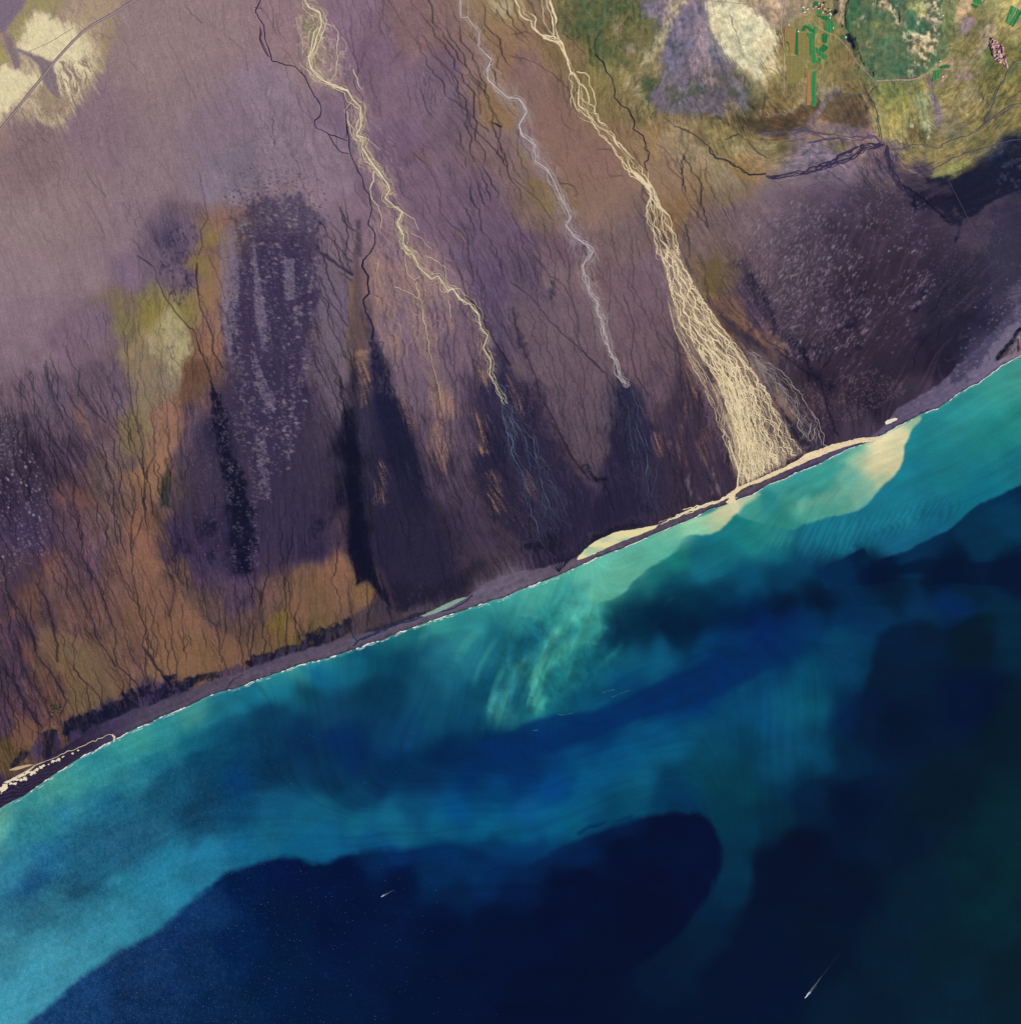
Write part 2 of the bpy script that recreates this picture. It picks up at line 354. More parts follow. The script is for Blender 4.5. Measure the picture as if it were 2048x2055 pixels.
P(T(0, 0, [(380, 150), (420, 30), (430, 110), (390, 160)]), '8a7670', .8, 5, .5)

# --- left plain
for q, c, a in [([(900, 350), (930, 480), (1000, 540), (950, 600), (880, 600)], '8a8452', .6), ([(1050, 300), (1180, 200), (1230, 330), (1150, 420), (1060, 380)], '8a8250', .55), ([(1300, 330), (1450, 260), (1520, 500), (1430, 540)], '8a7a4c', .7),
                ([(1050, 1060), (1130, 1050), (1150, 1360), (1090, 1420), (1040, 1250)], '8a7c5a', .8), ([(900, 1240), (1000, 1130), (1000, 1500), (890, 1620)], '82744e', .6),
                ([(560, 1150), (620, 1150), (680, 1400), (640, 1400)], '8e6250', .6), ([(380, 1690), (480, 1740), (520, 1900), (390, 1880)], '80584c', .8), ([(560, 1690), (680, 1760), (760, 1925), (560, 1925)], '785048', .7),
                ([(1000, 700), (1180, 640), (1210, 900), (1180, 1180), (1040, 1180), (1000, 900)], '8c7866', .8), ([(1160, 1200), (1330, 1080), (1330, 1300), (1250, 1600), (1150, 1750), (1110, 1900), (1180, 1500)], '986c5c', .8),
                ([(1500, 540), (1640, 420), (1720, 560), (1660, 720), (1560, 760)], '946a5e', .75), ([(1500, 0), (1640, 0), (1620, 260), (1510, 450), (1480, 200)], '86704a', .8), ([(1590, 20), (1720, 60), (1700, 400), (1620, 420)], '946c60', .8)]:
    P(T(0, 512, q), c, a, 9, 1.3, 14)
pale = T(0, 512, [(1270, 420), (1330, 460), (1440, 580), (1460, 660), (1380, 820), (1340, 920), (1290, 900), (1230, 760), (1260, 620)])
P(pale, 'b0a27e', .9, 8, 1, 14); P(T(0, 512, [(1100, 560), (1160, 640), (1190, 760), (1130, 720)]), 'b8a488', .8, 6, .8, 8)
P(T(0, 512, [(1240, 480), (1300, 470), (1320, 700), (1300, 900), (1260, 800)]), '5e4c66', .45, 5, 1, 14, sstep(.5, .7, NZ2))
P(T(0, 512, [(1440, 770), (1570, 800), (1560, 960), (1450, 1100), (1330, 1170), (1310, 1060), (1370, 900)]), '6c4c40', .9, 6, 1, 16)
P(T(0, 512, [(1270, 1560), (1290, 1640), (1280, 1800), (1280, 1900), (1220, 1880), (1210, 1760), (1240, 1640)]), '2c3228', .85, 6, 1, 8)
P(T(0, 512, [(1690, 1230), (1720, 1330), (1650, 1500), (1620, 1350)]), '15152f', .6, 8, 1, 8)

# --- autumn coloured mires near the western shore
for q, c, a in [([(300, 380), (430, 340), (540, 560), (560, 760), (470, 860), (350, 620)], '805c4c', .5), ([(100, 600), (200, 420), (300, 640), (330, 880), (220, 900), (140, 760)], '664a3c', .55),
                ([(280, 880), (380, 850), (420, 1000), (420, 1200), (330, 1130), (290, 1000)], '80684a', .5), ([(470, 1010), (620, 990), (760, 1050), (850, 1200), (880, 1330), (760, 1450), (560, 1560), (500, 1480), (570, 1280), (480, 1160)], '786446', .6),
                ([(1040, 60), (1180, 40), (1160, 220), (1240, 480), (1180, 800), (1080, 700), (1030, 420)], '94684e', .6), ([(1180, 500), (1330, 520), (1330, 900), (1230, 860)], '886048', .5),
                ([(1060, 760), (1500, 800), (1560, 1000), (1660, 1150), (1500, 1300), (1330, 1340), (1130, 1040)], '8a6648', .6), ([(1640, 900), (1860, 800), (1900, 1080), (1700, 1160)], '6c5440', .45), ([(1660, 1020), (1880, 970), (1900, 1090), (1700, 1170)], '8a6446', .6),
                ([(820, 540), (960, 520), (1000, 700), (900, 820), (800, 640)], '7c5a4c', .45), ([(100, 1480), (300, 1660), (200, 1780), (40, 1820), (80, 1620)], '7c5a44', .8), ([(140, 930), (230, 960), (260, 1120), (180, 1180)], '785446', .7)]:
    P(T(0, 1024, q), c, a, 8, 1.5, 12, 0.55 + 0.9 * (NZ1 - .2))
for q, c, a in [([(500, 560), (640, 440), (720, 560), (720, 800), (560, 850), (540, 680)], '86644a', .6), ([(730, 680), (800, 510), (850, 540), (910, 650), (880, 760), (780, 830), (720, 780)], '8e6c48', .9), ([(830, 560), (900, 640), (890, 740), (840, 680)], '8a6e3c', .6),
                ([(220, 680), (360, 620), (430, 760), (380, 900), (240, 960)], '8a6448', .8), ([(0, 880), (200, 900), (220, 1000), (60, 1080), (-60, 1080)], '785a40', .55), ([(330, 520), (480, 560), (600, 780), (520, 860), (400, 900), (360, 640)], '6c5836', .45)]:
    P(T(512, 1024, q), c, a, 7, 1.2, 14, 0.55 + 0.9 * (NZ1 - .2))

# --- centre: bare sand sheets and dark wet fans
P(T(512, 512, [(490, 0), (740, 0), (740, 150), (700, 760), (680, 1010), (560, 760), (480, 420)]), '6f5e74', .85, 6, 1, 8)
P(T(512, 512, [(480, 780), (520, 760), (660, 1000), (670, 1300), (600, 1200), (500, 960)]), '6a5a70', .7, 6, 1, 14)
P(T(512, 0, [(755, 1660), (800, 1650), (800, 1925), (740, 1925)]), '473a4e', .9, 5, .6)
P(T(512, 512, [(735, 0), (790, 0), (800, 400), (860, 640), (850, 720), (780, 800), (720, 800), (690, 1000), (720, 540)]), '5e4a54', .9, 5, .6, 8)
P(T(512, 512, [(715, 190), (740, 190), (735, 500), (715, 690), (705, 640)]), '7c602e', .8, 3, .5, 4)
P(T(512, 512, [(760, 740), (850, 710), (860, 760), (780, 800)]), 'a07a62', .7, 4, .8, 8)
# wedges of dark wet sand widening to the shore, and the pale dry sheets between them
DARKW = [([(738, 600), (748, 660), (770, 716), (795, 796), (830, 895), (855, 965), (885, 1060), (930, 1190), (800, 1230), (760, 1130), (752, 1000), (748, 860), (740, 740)], '262143', .9, 11),
 ([(1000, 700), (1030, 742), (1080, 830), (1140, 920), (1200, 1010), (1130, 1090), (1040, 1080), (980, 1040), (955, 960), (962, 860), (955, 790), (975, 740)], '262244', .9, 22),
 ([(1232, 728), (1262, 770), (1292, 830), (1322, 900), (1335, 1020), (1180, 1060), (1200, 990), (1224, 885), (1236, 800)], '242144', .92, 18),
 ([(1362, 740), (1400, 790), (1450, 850), (1476, 985), (1320, 1030), (1290, 960), (1305, 880), (1345, 800)], '3b2f4c', .7, 24),
 ([(445, 780), (560, 760), (640, 860), (690, 1000), (690, 1090), (560, 1140), (400, 1140), (330, 1110), (372, 1000), (405, 900)], '382f4c', .8, 44),
 ([(-120, 860), (40, 850), (120, 960), (110, 1090), (20, 1230), (-120, 1260)], '3a2d4a', .6, 24)]
for q, c, a, st_ in DARKW:
    P(q, c, a, 9, 1.0, st_)
for q, c, a in [([(760, 560), (880, 600), (955, 650), (950, 740), (930, 800), (915, 880), (890, 950), (862, 900), (820, 800), (790, 690)], '745f73', .55),
                ([(1020, 560), (1170, 590), (1215, 690), (1232, 780), (1225, 870), (1205, 960), (1170, 960), (1120, 870), (1060, 770), (1020, 690)], '6a5768', .6),
                ([(1200, 520), (1330, 560), (1360, 660), (1362, 730), (1340, 790), (1310, 830), (1280, 780), (1230, 690)], '70596a', .55),
                ([(900, 980), (960, 1000), (1010, 1090), (960, 1130), (900, 1120)], '47395a', .5), ([(640, 420), (700, 430), (705, 700), (690, 800), (650, 700), (628, 560)], '74627a', .6)]:
    P(q, c, a, 9, 1.0, 12)
B0 = [(420, 785), (440, 790), (452, 850), (475, 930), (498, 1010), (508, 1080), (508, 1135), (488, 1140), (470, 1080), (452, 1000), (436, 900)]
P(B0, '11132d', .96, 6, 1.6, 12, sstep(.25, .45, NZ2)); P([(445, 1000), (500, 1000), (515, 1140), (470, 1150)], '14152f', .7, 8, 1.6, 12)
fan = T(512, 512, [(885, 590), (905, 640), (960, 790), (1020, 960), (1070, 1120), (1130, 1240), (1170, 1330), (1210, 1480), (1240, 1600), (1310, 1925), (1120, 1925), (1040, 1600), (940, 1300), (890, 1000), (868, 760), (870, 640)])
P(fan, '191a3c', .95, 4, .5, 11)
P([(800, 940), (866, 1010), (900, 1090), (945, 1170), (880, 1205), (790, 1225), (765, 1160), (770, 1040)], '272340', .75, 18, 1.2, 26)
P(T(512, 512, [(790, 1100), (860, 900), (900, 1200), (960, 1500), (1060, 1925), (820, 1925), (790, 1400)]), '2d2848', .6, 14, .8, 20)
P(T(512, 512, [(700, 1170), (760, 1130), (770, 1350), (800, 1600), (790, 1925), (700, 1925), (690, 1600), (680, 1300)]), '0e1029', .95, 5, .8, 12)
P(T(512, 1024, [(720, -40), (810, -40), (840, 130), (880, 250), (900, 420), (950, 570), (1000, 690), (1050, 750), (1020, 780), (930, 650), (840, 520), (740, 560), (740, 420), (690, 330), (690, 200)]), '0e1029', .97, 6, .8, 10)
P(T(512, 1024, [(960, 560), (1250, 560), (1560, 500), (1680, 330), (1740, 370), (1650, 560), (1500, 660), (1250, 720), (1080, 800), (1000, 700)]), '1d1a34', .7, 10, 1.2, 14)
P(T(512, 1024, [(880, 80), (1500, 0), (1600, 300), (1500, 560), (1100, 600), (930, 430)]), '2e2745', .5, 30, 1, 40)
P(T(512, 512, [(735, 800), (765, 800), (765, 1000), (720, 1200), (725, 1000)]), '1c1b38', .7, 7, 1, 8)
gold = hexrgb('b8866e')
for q in [[(1300, 1480), (1350, 1280), (1420, 1210), (1470, 1420), (1430, 1560), (1400, 1640), (1350, 1560)], [(1100, 1080), (1160, 1130), (1200, 1300), (1170, 1330), (1110, 1200)], [(980, 600), (1040, 600), (1050, 720), (1000, 680)],
          [(1690, 880), (1760, 900), (1740, 1000), (1690, 960)], [(930, 1560), (960, 1600), (960, 1880), (910, 1880), (915, 1700)], [(800, 760), (845, 760), (830, 1120), (805, 1060)], [(1330, 1000), (1480, 1050), (1500, 1200), (1400, 1250)],
          [(1720, 560), (1740, 640), (1720, 800), (1690, 700)], [(1780, 1650), (1830, 1700), (1850, 1925), (1790, 1925)], [(1640, 1180), (1720, 1200), (1760, 1500), (1700, 1480)]]:
    P(T(512, 512, q), gold, .9, 8, 1, 14, sstep(.48, .72, LIC))
for q in [[(1300, 1030), (1340, 1100), (1310, 1300), (1290, 1200)], [(1110, 1320), (1150, 1330), (1140, 1480)], [(1260, 1280), (1290, 1290), (1300, 1600), (1270, 1560)], [(1190, 1420), (1215, 1430), (1210, 1560)], [(1060, 1380), (1110, 1340), (1120, 1500)],
          [(1290, 700), (1340, 640), (1420, 1000), (1400, 1200), (1320, 1000)], [(0, 900), (140, 1190), (120, 1230), (0, 1050)], [(120, 1600), (170, 1700), (180, 1800), (130, 1750)], [(1420, 1300), (1480, 1360), (1480, 1600), (1420, 1500)]]:
    P(T(1024, 512, q), hexrgb('a07064'), .75, 8, 1, 12, sstep(.5, .72, LIC))
# pale tongues at the foot of the plain
for q in [[(1340, 1660), (1370, 1850), (1350, 1880), (1310, 1700)], [(1400, 1740), (1430, 1840), (1410, 1850)], [(1505, 1720), (1540, 1770), (1545, 1820), (1520, 1800)], [(1560, 1700), (1590, 1760), (1590, 1820), (1565, 1780)], [(1525, 1600), (1545, 1680), (1530, 1690)]]:
    P(T(1024, 512, q), '83707c', .85, 3, .5, 6)
# dark curling wet patches
for x0, y0, q, c, a in [(1024, 512, [(510, 1560), (560, 1560), (640, 1640), (710, 1720), (690, 1750), (620, 1690)], '0c0f28', .95), (1024, 512, [(280, 160), (330, 180), (350, 340), (300, 300)], '2e2646', .8), (1024, 512, [(0, 420), (60, 640), (130, 760), (100, 770), (20, 640)], '332a48', .8),
                        (512, 1024, [(440, 60), (530, 30), (560, 160), (480, 160)], '141430', .8), (512, 1024, [(420, 110), (440, 130), (440, 220), (425, 200)], '141430', .7), (512, 1024, [(480, 270), (510, 280), (490, 330)], '1a1836', .8), (512, 1024, [(1535, 260), (1560, 250), (1555, 300), (1540, 310)], '141430', .8),
                        (512, 1024, [(590, 0), (620, 0), (600, 130), (590, 80)], '15152f', .8), (0, 1024, [(1480, 80), (1600, 40), (1600, 150), (1500, 190)], '141430', .8), (0, 1024, [(1590, 290), (1640, 240), (1640, 380), (1590, 370)], '15152f', .8), (0, 1024, [(1400, 230), (1460, 250), (1460, 340), (1430, 340)], '16162f', .8), (0, 1024, [(1330, 240), (1350, 240), (1355, 380), (1335, 390)], '13132c', .85),
                        (1024, 1024, [(120, 270), (200, 200), (340, 110), (380, 300), (300, 380), (220, 350), (160, 300)], '16152f', .85), (1024, 1024, [(680, 170), (800, 120), (960, 100), (1040, 110), (940, 140), (800, 160), (700, 210), (600, 270)], '14142e', .9), (1024, 1024, [(280, 400), (340, 360), (500, 330), (510, 370), (400, 390), (380, 440), (310, 430)], '1e1b38', .7),
                        (1536, 512, [(320, 900), (400, 900), (420, 980), (540, 980), (540, 1010), (400, 1005), (330, 970)], '14142c', .9), (1536, 512, [(350, 720), (480, 700), (480, 760), (400, 770)], '1a1a34', .85), (1536, 512, [(-20, 420), (30, 450), (120, 600), (250, 680), (270, 720), (200, 700), (80, 590), (0, 500)], '181830', .8),
                        (1024, 512, [(1800, 150), (1925, 380), (1925, 420), (1850, 350), (1800, 250)], '1c1b34', .75), (1024, 512, [(1520, 400), (1600, 440), (1900, 700), (1925, 750), (1800, 690), (1600, 560)], '2c2443', .6), (1024, 512, [(1700, 20), (1800, 60), (1880, 300), (1780, 200)], '241f3a', .45)]:
    P(T(x0, y0, q), c, a, 6, 1.6, 10)
for q in [[(630, 310), (680, 280), (740, 250), (740, 290), (690, 300), (650, 330)], [(520, 560), (640, 490), (700, 430), (690, 460), (640, 530), (560, 580)], [(640, 520), (690, 480), (660, 540)], [(1090, 390), (1140, 370), (1130, 410)], [(1130, 260), (1190, 240), (1150, 270)], [(580, 740), (630, 720), (620, 755)], [(680, 680), (710, 650), (710, 680)]]:
    P(T(1536, 512, q), '17172f', .85, 3, 1.3, 6)
# green lichen north east of the wide fan
P(T(1024, 512, [(1400, 200), (1560, 0), (1640, 60), (1600, 200), (1560, 330), (1450, 260)]), '6a5838', .7, 10, 1.2, 14, .4 + NZ1)
P(T(1024, 512, [(1480, 330), (1600, 430), (1760, 480), (1900, 600), (1925, 700), (1760, 560), (1560, 440)]), '9a6c54', .75, 8, 1.2, 14, sstep(.3, .6, NZ2))
P(T(1024, 512, [(1430, 260), (1500, 270), (1600, 350), (1560, 360), (1450, 310)]), '9c7c4c', .7, 6, 1.2, 8)
P(T(1536, 512, [(0, 520), (160, 680), (260, 860), (240, 900), (100, 760), (0, 680)]), '846050', .7, 7, 1.2, 10, sstep(.3, .6, NZ2))
P(T(1536, 512, [(40, 960), (120, 1000), (230, 1200), (230, 1260), (150, 1230), (60, 1080)]), '8c6450', .85, 5, 1, 8)
P(T(512, 0, [(1850, 830), (1925, 800), (1990, 1050), (1925, 1030)]), '92705a', .8, 6, 1, 8); P(T(1024, 0, [(20, 1050), (80, 1080), (150, 1200), (140, 1260), (60, 1200)]), '8a6e50', .85, 6, 1, 8); P(T(1024, 0, [(120, 1330), (240, 1340), (330, 1480), (320, 1570), (260, 1600), (170, 1530)]), '877048', .8, 8, 1.2, 10)
P(T(1024, 0, [(0, 520), (150, 560), (430, 700), (560, 900), (740, 1100), (900, 1330), (960, 1480), (960, 1650), (560, 1600), (400, 1300), (280, 1050), (100, 720)]), '886864', .55, 12, 1, 12)
P(T(1024, 0, [(560, 1350), (940, 1420), (960, 1600), (740, 1760), (560, 1600), (500, 1450)]), '8a6e64', .5, 12, 1.3, 10)
P(T(512, 0, [(1190, 1150), (1260, 1140), (1310, 1240), (1290, 1260), (1220, 1190)]), '82604c', .5, 5, 1.4, 8); P(T(512, 0, [(1520, 1740), (1560, 1740), (1600, 1850), (1560, 1800)]), 'a07860', .5, 5, 1.4, 8)
P(T(512, 0, [(1620, 0), (1925, 0), (1925, 620), (1840, 560), (1760, 400)]), '8a6c5c', .45, 16, 1, 10)
P(T(512, 0, [(1740, 0), (1925, 0), (1925, 90), (1840, 110), (1760, 60)]), 'b8a888', .7, 8, 1, 14, .4 + NZ1)
P(T(512, 0, [(370, 80), (460, 110), (480, 200), (450, 420), (460, 540), (410, 500), (420, 330), (360, 240)]), '6e6c58', .8, 5, .8, 5)
P(T(512, 0, [(760, 1040), (830, 1040), (810, 1100)]), '7c7656', .8, 3, .5)
# rusty stain bands along the western braid plain
for q in [[(1120, 20), (1350, 110), (1400, 160), (1300, 130)], [(1360, 250), (1400, 280), (1450, 380), (1410, 370)], [(1200, 280), (1300, 330), (1420, 500), (1350, 440)], [(1600, 560), (1700, 700), (1720, 760), (1660, 690)], [(1380, 150), (1420, 330), (1380, 300)], [(1450, 330), (1510, 480), (1480, 470)]]:
    P(T(512, 0, q), '75504c', .45, 6, 1.6, 12)
# --- north east: grassy hills, gravel fans, farmland
GX = lambda q: T(1024, 0, q)
HX = lambda q: T(1536, 0, q)
grn = 0.35 + 1.1 * (NZ2 - .15)
P(GX([(480, -50), (980, -50), (960, 180), (1130, 120), (1200, 200), (1140, 320), (1000, 560), (880, 560), (760, 440), (640, 420), (520, 260), (440, 100)]), '6a5e3a', .8, 8, 1.2, 14)
for q in [[(500, 0), (620, 0), (650, 200), (560, 320), (480, 240)], [(640, 0), (740, 20), (690, 250), (640, 420), (610, 300)], [(640, 330), (760, 300), (900, 500), (860, 540), (720, 420)], [(800, 0), (960, 20), (900, 100), (760, 90)], [(1000, 620), (1130, 560), (1120, 700), (1020, 740)]]:
    P(GX(q), '455838', .75, 8, 1.5, 14, grn)
for q, c, a in [([(980, 0), (1180, 0), (1100, 130), (1000, 130)], '7a6480', .8), ([(1180, -20), (1370, -20), (1230, 200), (1130, 340), (1080, 440), (1060, 330), (1180, 150)], 'b8a07c', .85), ([(970, 480), (1000, 400), (1060, 370), (1060, 450), (990, 530), (970, 520)], 'bca88c', .95),
                ([(870, 360), (960, 330), (930, 400), (880, 400)], '9a7f74', .8), ([(780, 180), (870, 160), (850, 210), (770, 260)], '90746c', .7)]:
    P(GX(q), c, a, 6, 1.1, 12)
P(GX([(1370, 20), (1440, 40), (1500, 230), (1600, 330), (1660, 440), (1740, 560), (1800, 700), (1800, 850), (1600, 900), (1380, 880), (1080, 820), (1040, 740), (1120, 600), (1130, 420), (1180, 260), (1280, 110)]), '75667a', .96, 6, 1.2, 16)
P(GX([(1360, 470), (1540, 440), (1660, 600), (1740, 760), (1700, 860), (1480, 860), (1400, 640)]), '624f5e', .8, 10, 1.4, 20)
for q in [[(1180, 620), (1250, 640), (1260, 760), (1200, 770)], [(1260, 360), (1310, 380), (1290, 440)], [(1020, 570), (1110, 560), (1080, 700), (1010, 680)], [(1480, 470), (1540, 490), (1500, 560)], [(1540, 560), (1620, 580), (1580, 650)], [(1160, 340), (1210, 350), (1190, 370)], [(1400, 600), (1480, 620), (1460, 760), (1380, 700)], [(1640, 640), (1720, 660), (1700, 740), (1640, 720)], [(1300, 680), (1360, 690), (1330, 790)]]:
    P(GX(q), '3f4a30', .7, 6, 1.6, 12)
P(GX([(1370, 10), (1400, 90), (1450, 170), (1500, 330), (1530, 440), (1400, 470), (1365, 470), (1385, 200)]), '917681', .95, 4, .6, 8)
P(GX([(1380, 440), (1530, 420), (1560, 620), (1500, 700), (1420, 560)]), 'a08080', .6, 8, 1.2, 10, sstep(.5, .72, LIC))
P(GX([(1350, 760), (1400, 740), (1440, 830), (1380, 850)]), '7a5f7c', .8, 6, 1.4, 10); P(GX([(1060, 700), (1160, 620), (1160, 800), (1110, 820)]), '745c78', .7, 6, 1.3, 12)
P(GX([(1440, 20), (1640, 20), (1780, 50), (1860, 140), (1920, 200), (2010, 280), (1960, 400), (1900, 520), (1925, 620), (1850, 600), (1760, 520), (1690, 520), (1640, 400), (1580, 330), (1520, 240), (1470, 110)]), 'd6c29e', 1, 6, 1.1, 16)
P(HX([(-20, 250), (60, 240), (80, 420), (120, 540), (60, 560), (-20, 480)]), 'd0b694', .8, 10, 1.3, 20)
P(GX([(1770, 60), (1925, 70), (1925, 130), (1860, 120)]), '9c7a68', .95, 4, .8, 4)
P(HX([(-10, -10), (110, -10), (120, 50), (60, 60), (-10, 50)]), 'caa890', .9, 6, 1, 6)
P(GX([(1800, 360), (1900, 330), (1925, 420), (1860, 520), (1790, 480)]), '7c6a46', .5, 7, 1.5, 16, sstep(.4, .7, NZ2))
P(GX([(1660, 480), (1760, 540), (1900, 640), (1925, 800), (1800, 780), (1720, 640)]), '4e4228', .75, 8, 1.2, 16)
P(GX([(1600, 790), (1760, 780), (1780, 880), (1640, 900)]), '7e7240', .75, 7, 1.4, 10)
P(GX([(1680, 900), (1780, 880), (1925, 900), (1990, 880), (1990, 990), (1860, 990), (1740, 950)]), '453626', .85, 6, 1.2, 8)
for q, c, a in [([(820, 540), (940, 620), (1030, 720), (1080, 800), (1060, 920), (960, 850), (880, 780), (830, 650)], '9a8258', .7), ([(870, 600), (960, 650), (1010, 740), (960, 720), (880, 660)], 'b8a688', .8), ([(870, 780), (980, 830), (1050, 910), (980, 880)], 'b09a78', .7),
                ([(1130, 980), (1240, 960), (1420, 1080), (1660, 1300), (1720, 1400), (1560, 1440), (1300, 1260), (1080, 1100)], 'a08872', .65), ([(1640, 1190), (1760, 1170), (1925, 1160), (1925, 1250), (1800, 1300), (1700, 1250)], '9c7858', .85),
                ([(1400, 880), (1700, 950), (1850, 1100), (1640, 1190), (1450, 1050)], '8a784a', .6), ([(1650, 1100), (1780, 1090), (1780, 1150), (1690, 1160)], 'a89070', .6)]:
    P(GX(q), c, a, 9, 1.2, 12)
P(GX([(1340, 1000), (1430, 990), (1500, 1100), (1480, 1120), (1380, 1060)]), '574434', .7, 7, 1.4, 8)
# gravel fan of the western hill tile
P(HX([(0, 870), (120, 840), (260, 760), (420, 690), (500, 660), (540, 660), (440, 760), (300, 820), (100, 880), (0, 930)]), 'a68a72', .85, 6, 1, 8)
P(HX([(-20, 880), (120, 870), (260, 800), (400, 740), (440, 760), (340, 920), (300, 970), (100, 1000), (-20, 1000)]), '513b2a', .95, 6, 1, 10)
P(HX([(560, 700), (640, 740), (680, 820), (760, 890), (810, 980), (560, 950), (380, 900), (420, 830)]), '5c4436', .95, 6, 1, 10)
P(HX([(340, 950), (500, 930), (760, 990), (830, 1020), (700, 1030), (460, 1000), (360, 1000)]), '7c6270', .8, 6, 1, 8)
P(HX([(550, 670), (580, 690), (460, 780), (380, 880), (330, 960), (310, 930), (360, 850), (440, 760)]), '7a6476', .95, 4, .6, 4)
P(HX([(280, 1035), (410, 1040), (420, 1060), (320, 1075)]), '9c745c', .8, 4, .8)
P(HX([(500, 1120), (570, 1080), (640, 1070), (600, 1140), (520, 1180)]), '6e6040', .7, 6, 1.2, 6, .4 + NZ2)
P(HX([(90, 1080), (200, 1050), (240, 1130), (150, 1180)]), '5a482e', .6, 8, 1.2, 8, .4 + NZ2)
P(HX([(0, 1200), (30, 1210), (50, 1260), (0, 1290)]), '8a6c50', .8, 4, .8)
P(HX([(650, 740), (770, 720), (850, 900), (840, 960), (760, 830)]), 'a08a64', .7, 7, 1, 10)
# meadows
P(HX([(130, 120), (340, 110), (520, 180), (560, 320), (500, 500), (380, 560), (150, 540)]), '8a8048', .55, 10, 1, 4)
P(HX([(500, 330), (560, 320), (680, 480), (780, 580), (740, 640), (600, 620), (480, 520)]), '6a5c38', .65, 12, 1.4, 10, .3 + NZ2)
P(HX([(760, 660), (1140, 620), (1180, 680), (1100, 760), (960, 780), (880, 1000), (830, 1040), (860, 860), (800, 720)]), '8e8848', .65, 10, 1.3, 10)
P(HX([(880, 660), (940, 650), (960, 720), (900, 730)]), '5c6a3a', .7, 6, 1.3, 6)
# green plateau with bare rock patches
pl = HX([(640, -100), (830, -100), (840, 30), (1340, -100), (1330, 120), (1360, 300), (1400, 340), (1380, 420), (1300, 500), (1180, 560), (1060, 590), (900, 600), (830, 580), (760, 530), (700, 440), (655, 350), (650, 260), (615, 190), (605, 90)])
P(pl, '5a6a4c', 1, 5, .8, 4)
P(pl, '456a4a', .6, 8, 1, 10, sstep(.48, .66, NZ1)); P(pl, '6c6a48', .5, 8, 1, 6, sstep(.52, .42, NZ1) * NZ2 * 1.4)
P(HX([(640, -60), (740, -60), (680, 160), (620, 230), (605, 100)]), '3a6a48', .8, 6, 1, 8)
P(HX([(800, 180), (860, 190), (840, 240), (790, 230)]), '8a8a4c', .8, 8, 1.2)
bare = [[(860, -60), (1000, -60), (1005, 60), (960, 110), (890, 100), (840, 50)], [(1180, -60), (1300, -60), (1320, 120), (1290, 250), (1220, 170), (1130, 90)], [(1080, 240), (1240, 240), (1330, 290), (1240, 380), (1180, 480), (1140, 440), (1060, 390), (1050, 300)], [(1000, 100), (1030, 240), (1055, 280), (1045, 290), (990, 200)], [(1050, 510), (1130, 450), (1140, 470), (1060, 530)], [(1100, 160), (1190, 130), (1200, 180), (1120, 200)]]
for q in bare:
    P(HX(q), 'b8947a', .95, 6, 1.6, 6, sstep(.36, .52, NZ2)); P(HX(q), 'cdbb92', .8, 6, 1.6, 6, sstep(.56, .66, NZ2))
P(HX([(1080, 20), (1190, 0), (1220, 120), (1140, 150), (1070, 80)]), 'a49c5c', .8, 6, 1.4, 8)
P(HX([(1060, 60), (1120, 80), (1130, 240), (1080, 230), (1050, 140)]), '3c6a4e', .8, 5, 1, 5)
P(HX([(700, 120), (740, 120), (720, 200), (690, 200)]), 'a8a880', .8, 4, 1.4, 4, sstep(.5, .6, NZ2)); P(HX([(745, 330), (785, 330), (750, 395)]), 'b09478', .7, 4, 1.4, 4, sstep(.45, .6, NZ2))
# cliff and talus along its western edge, cliff shadow painted in as dark strips
P(HX([(555, -30), (640, -30), (600, 110), (590, 190), (545, 160)]), 'b08e76', .95, 4, .7, 4)
P(HX([(500, -30), (565, -30), (555, 60), (545, 130), (520, 130), (505, 80)]), '5a4c50', .6, 4, 1, 4, sstep(.6, .4, LIC3))
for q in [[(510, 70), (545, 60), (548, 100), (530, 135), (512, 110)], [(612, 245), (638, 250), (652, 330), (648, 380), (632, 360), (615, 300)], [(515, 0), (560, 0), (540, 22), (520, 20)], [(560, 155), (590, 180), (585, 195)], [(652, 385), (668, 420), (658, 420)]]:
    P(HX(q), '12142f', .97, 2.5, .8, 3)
P(HX([(520, 480), (640, 440), (760, 520), (820, 580), (740, 560), (660, 500)]), 'a3825f', .5, 8, 1, 8)
# river gravel, far east
P(HX([(1480, -20), (1560, -20), (1520, 80), (1490, 130), (1420, 160), (1410, 120)]), 'c29c78', 1, 4, .7, 4)
P(HX([(1480, 130), (1540, 110), (1570, 150), (1540, 220), (1490, 260), (1460, 180)]), '957680', 1, 4, .7, 4)
P(HX([(1640, 160), (1720, 190), (1740, 260), (1680, 360), (1560, 430), (1540, 400), (1620, 320), (1600, 240)]), 'b0917c', .9, 5, 1.2, 8)
P(HX([(1400, 400), (1520, 420), (1600, 440), (1500, 540), (1400, 560), (1300, 640), (1280, 620), (1380, 520)]), '9c8274', .7, 6, 1.2, 8); P(HX([(1420, 590), (1480, 550), (1590, 550), (1540, 600), (1440, 610)]), '957880', .9, 5, 1, 6)
P(HX([(1230, 520), (1270, 480), (1420, 450), (1410, 480), (1300, 500)]), 'b08a7c', .8, 4, .8)
for q in [[(1640, 360), (1700, 380), (1740, 500), (1640, 440)], [(1850, 540), (1925, 470), (1925, 620), (1820, 640)], [(1700, 600), (1760, 560), (1740, 620)], [(1330, 120), (1400, 60), (1410, 280), (1350, 300)]]:
    P(HX(q), '4e6238', .65, 8, 1.6, 8, grn)
P(HX([(1180, 700), (1230, 680), (1250, 760), (1320, 800), (1480, 880), (1560, 960), (1400, 1020), (1270, 1000), (1240, 860)]), '836c62', .6, 9, 1.2, 12); P(HX([(1200, 560), (1235, 560), (1250, 680), (1300, 800), (1330, 930), (1290, 960), (1250, 820), (1215, 660)]), '7c6378', .95, 4, .7, 6)
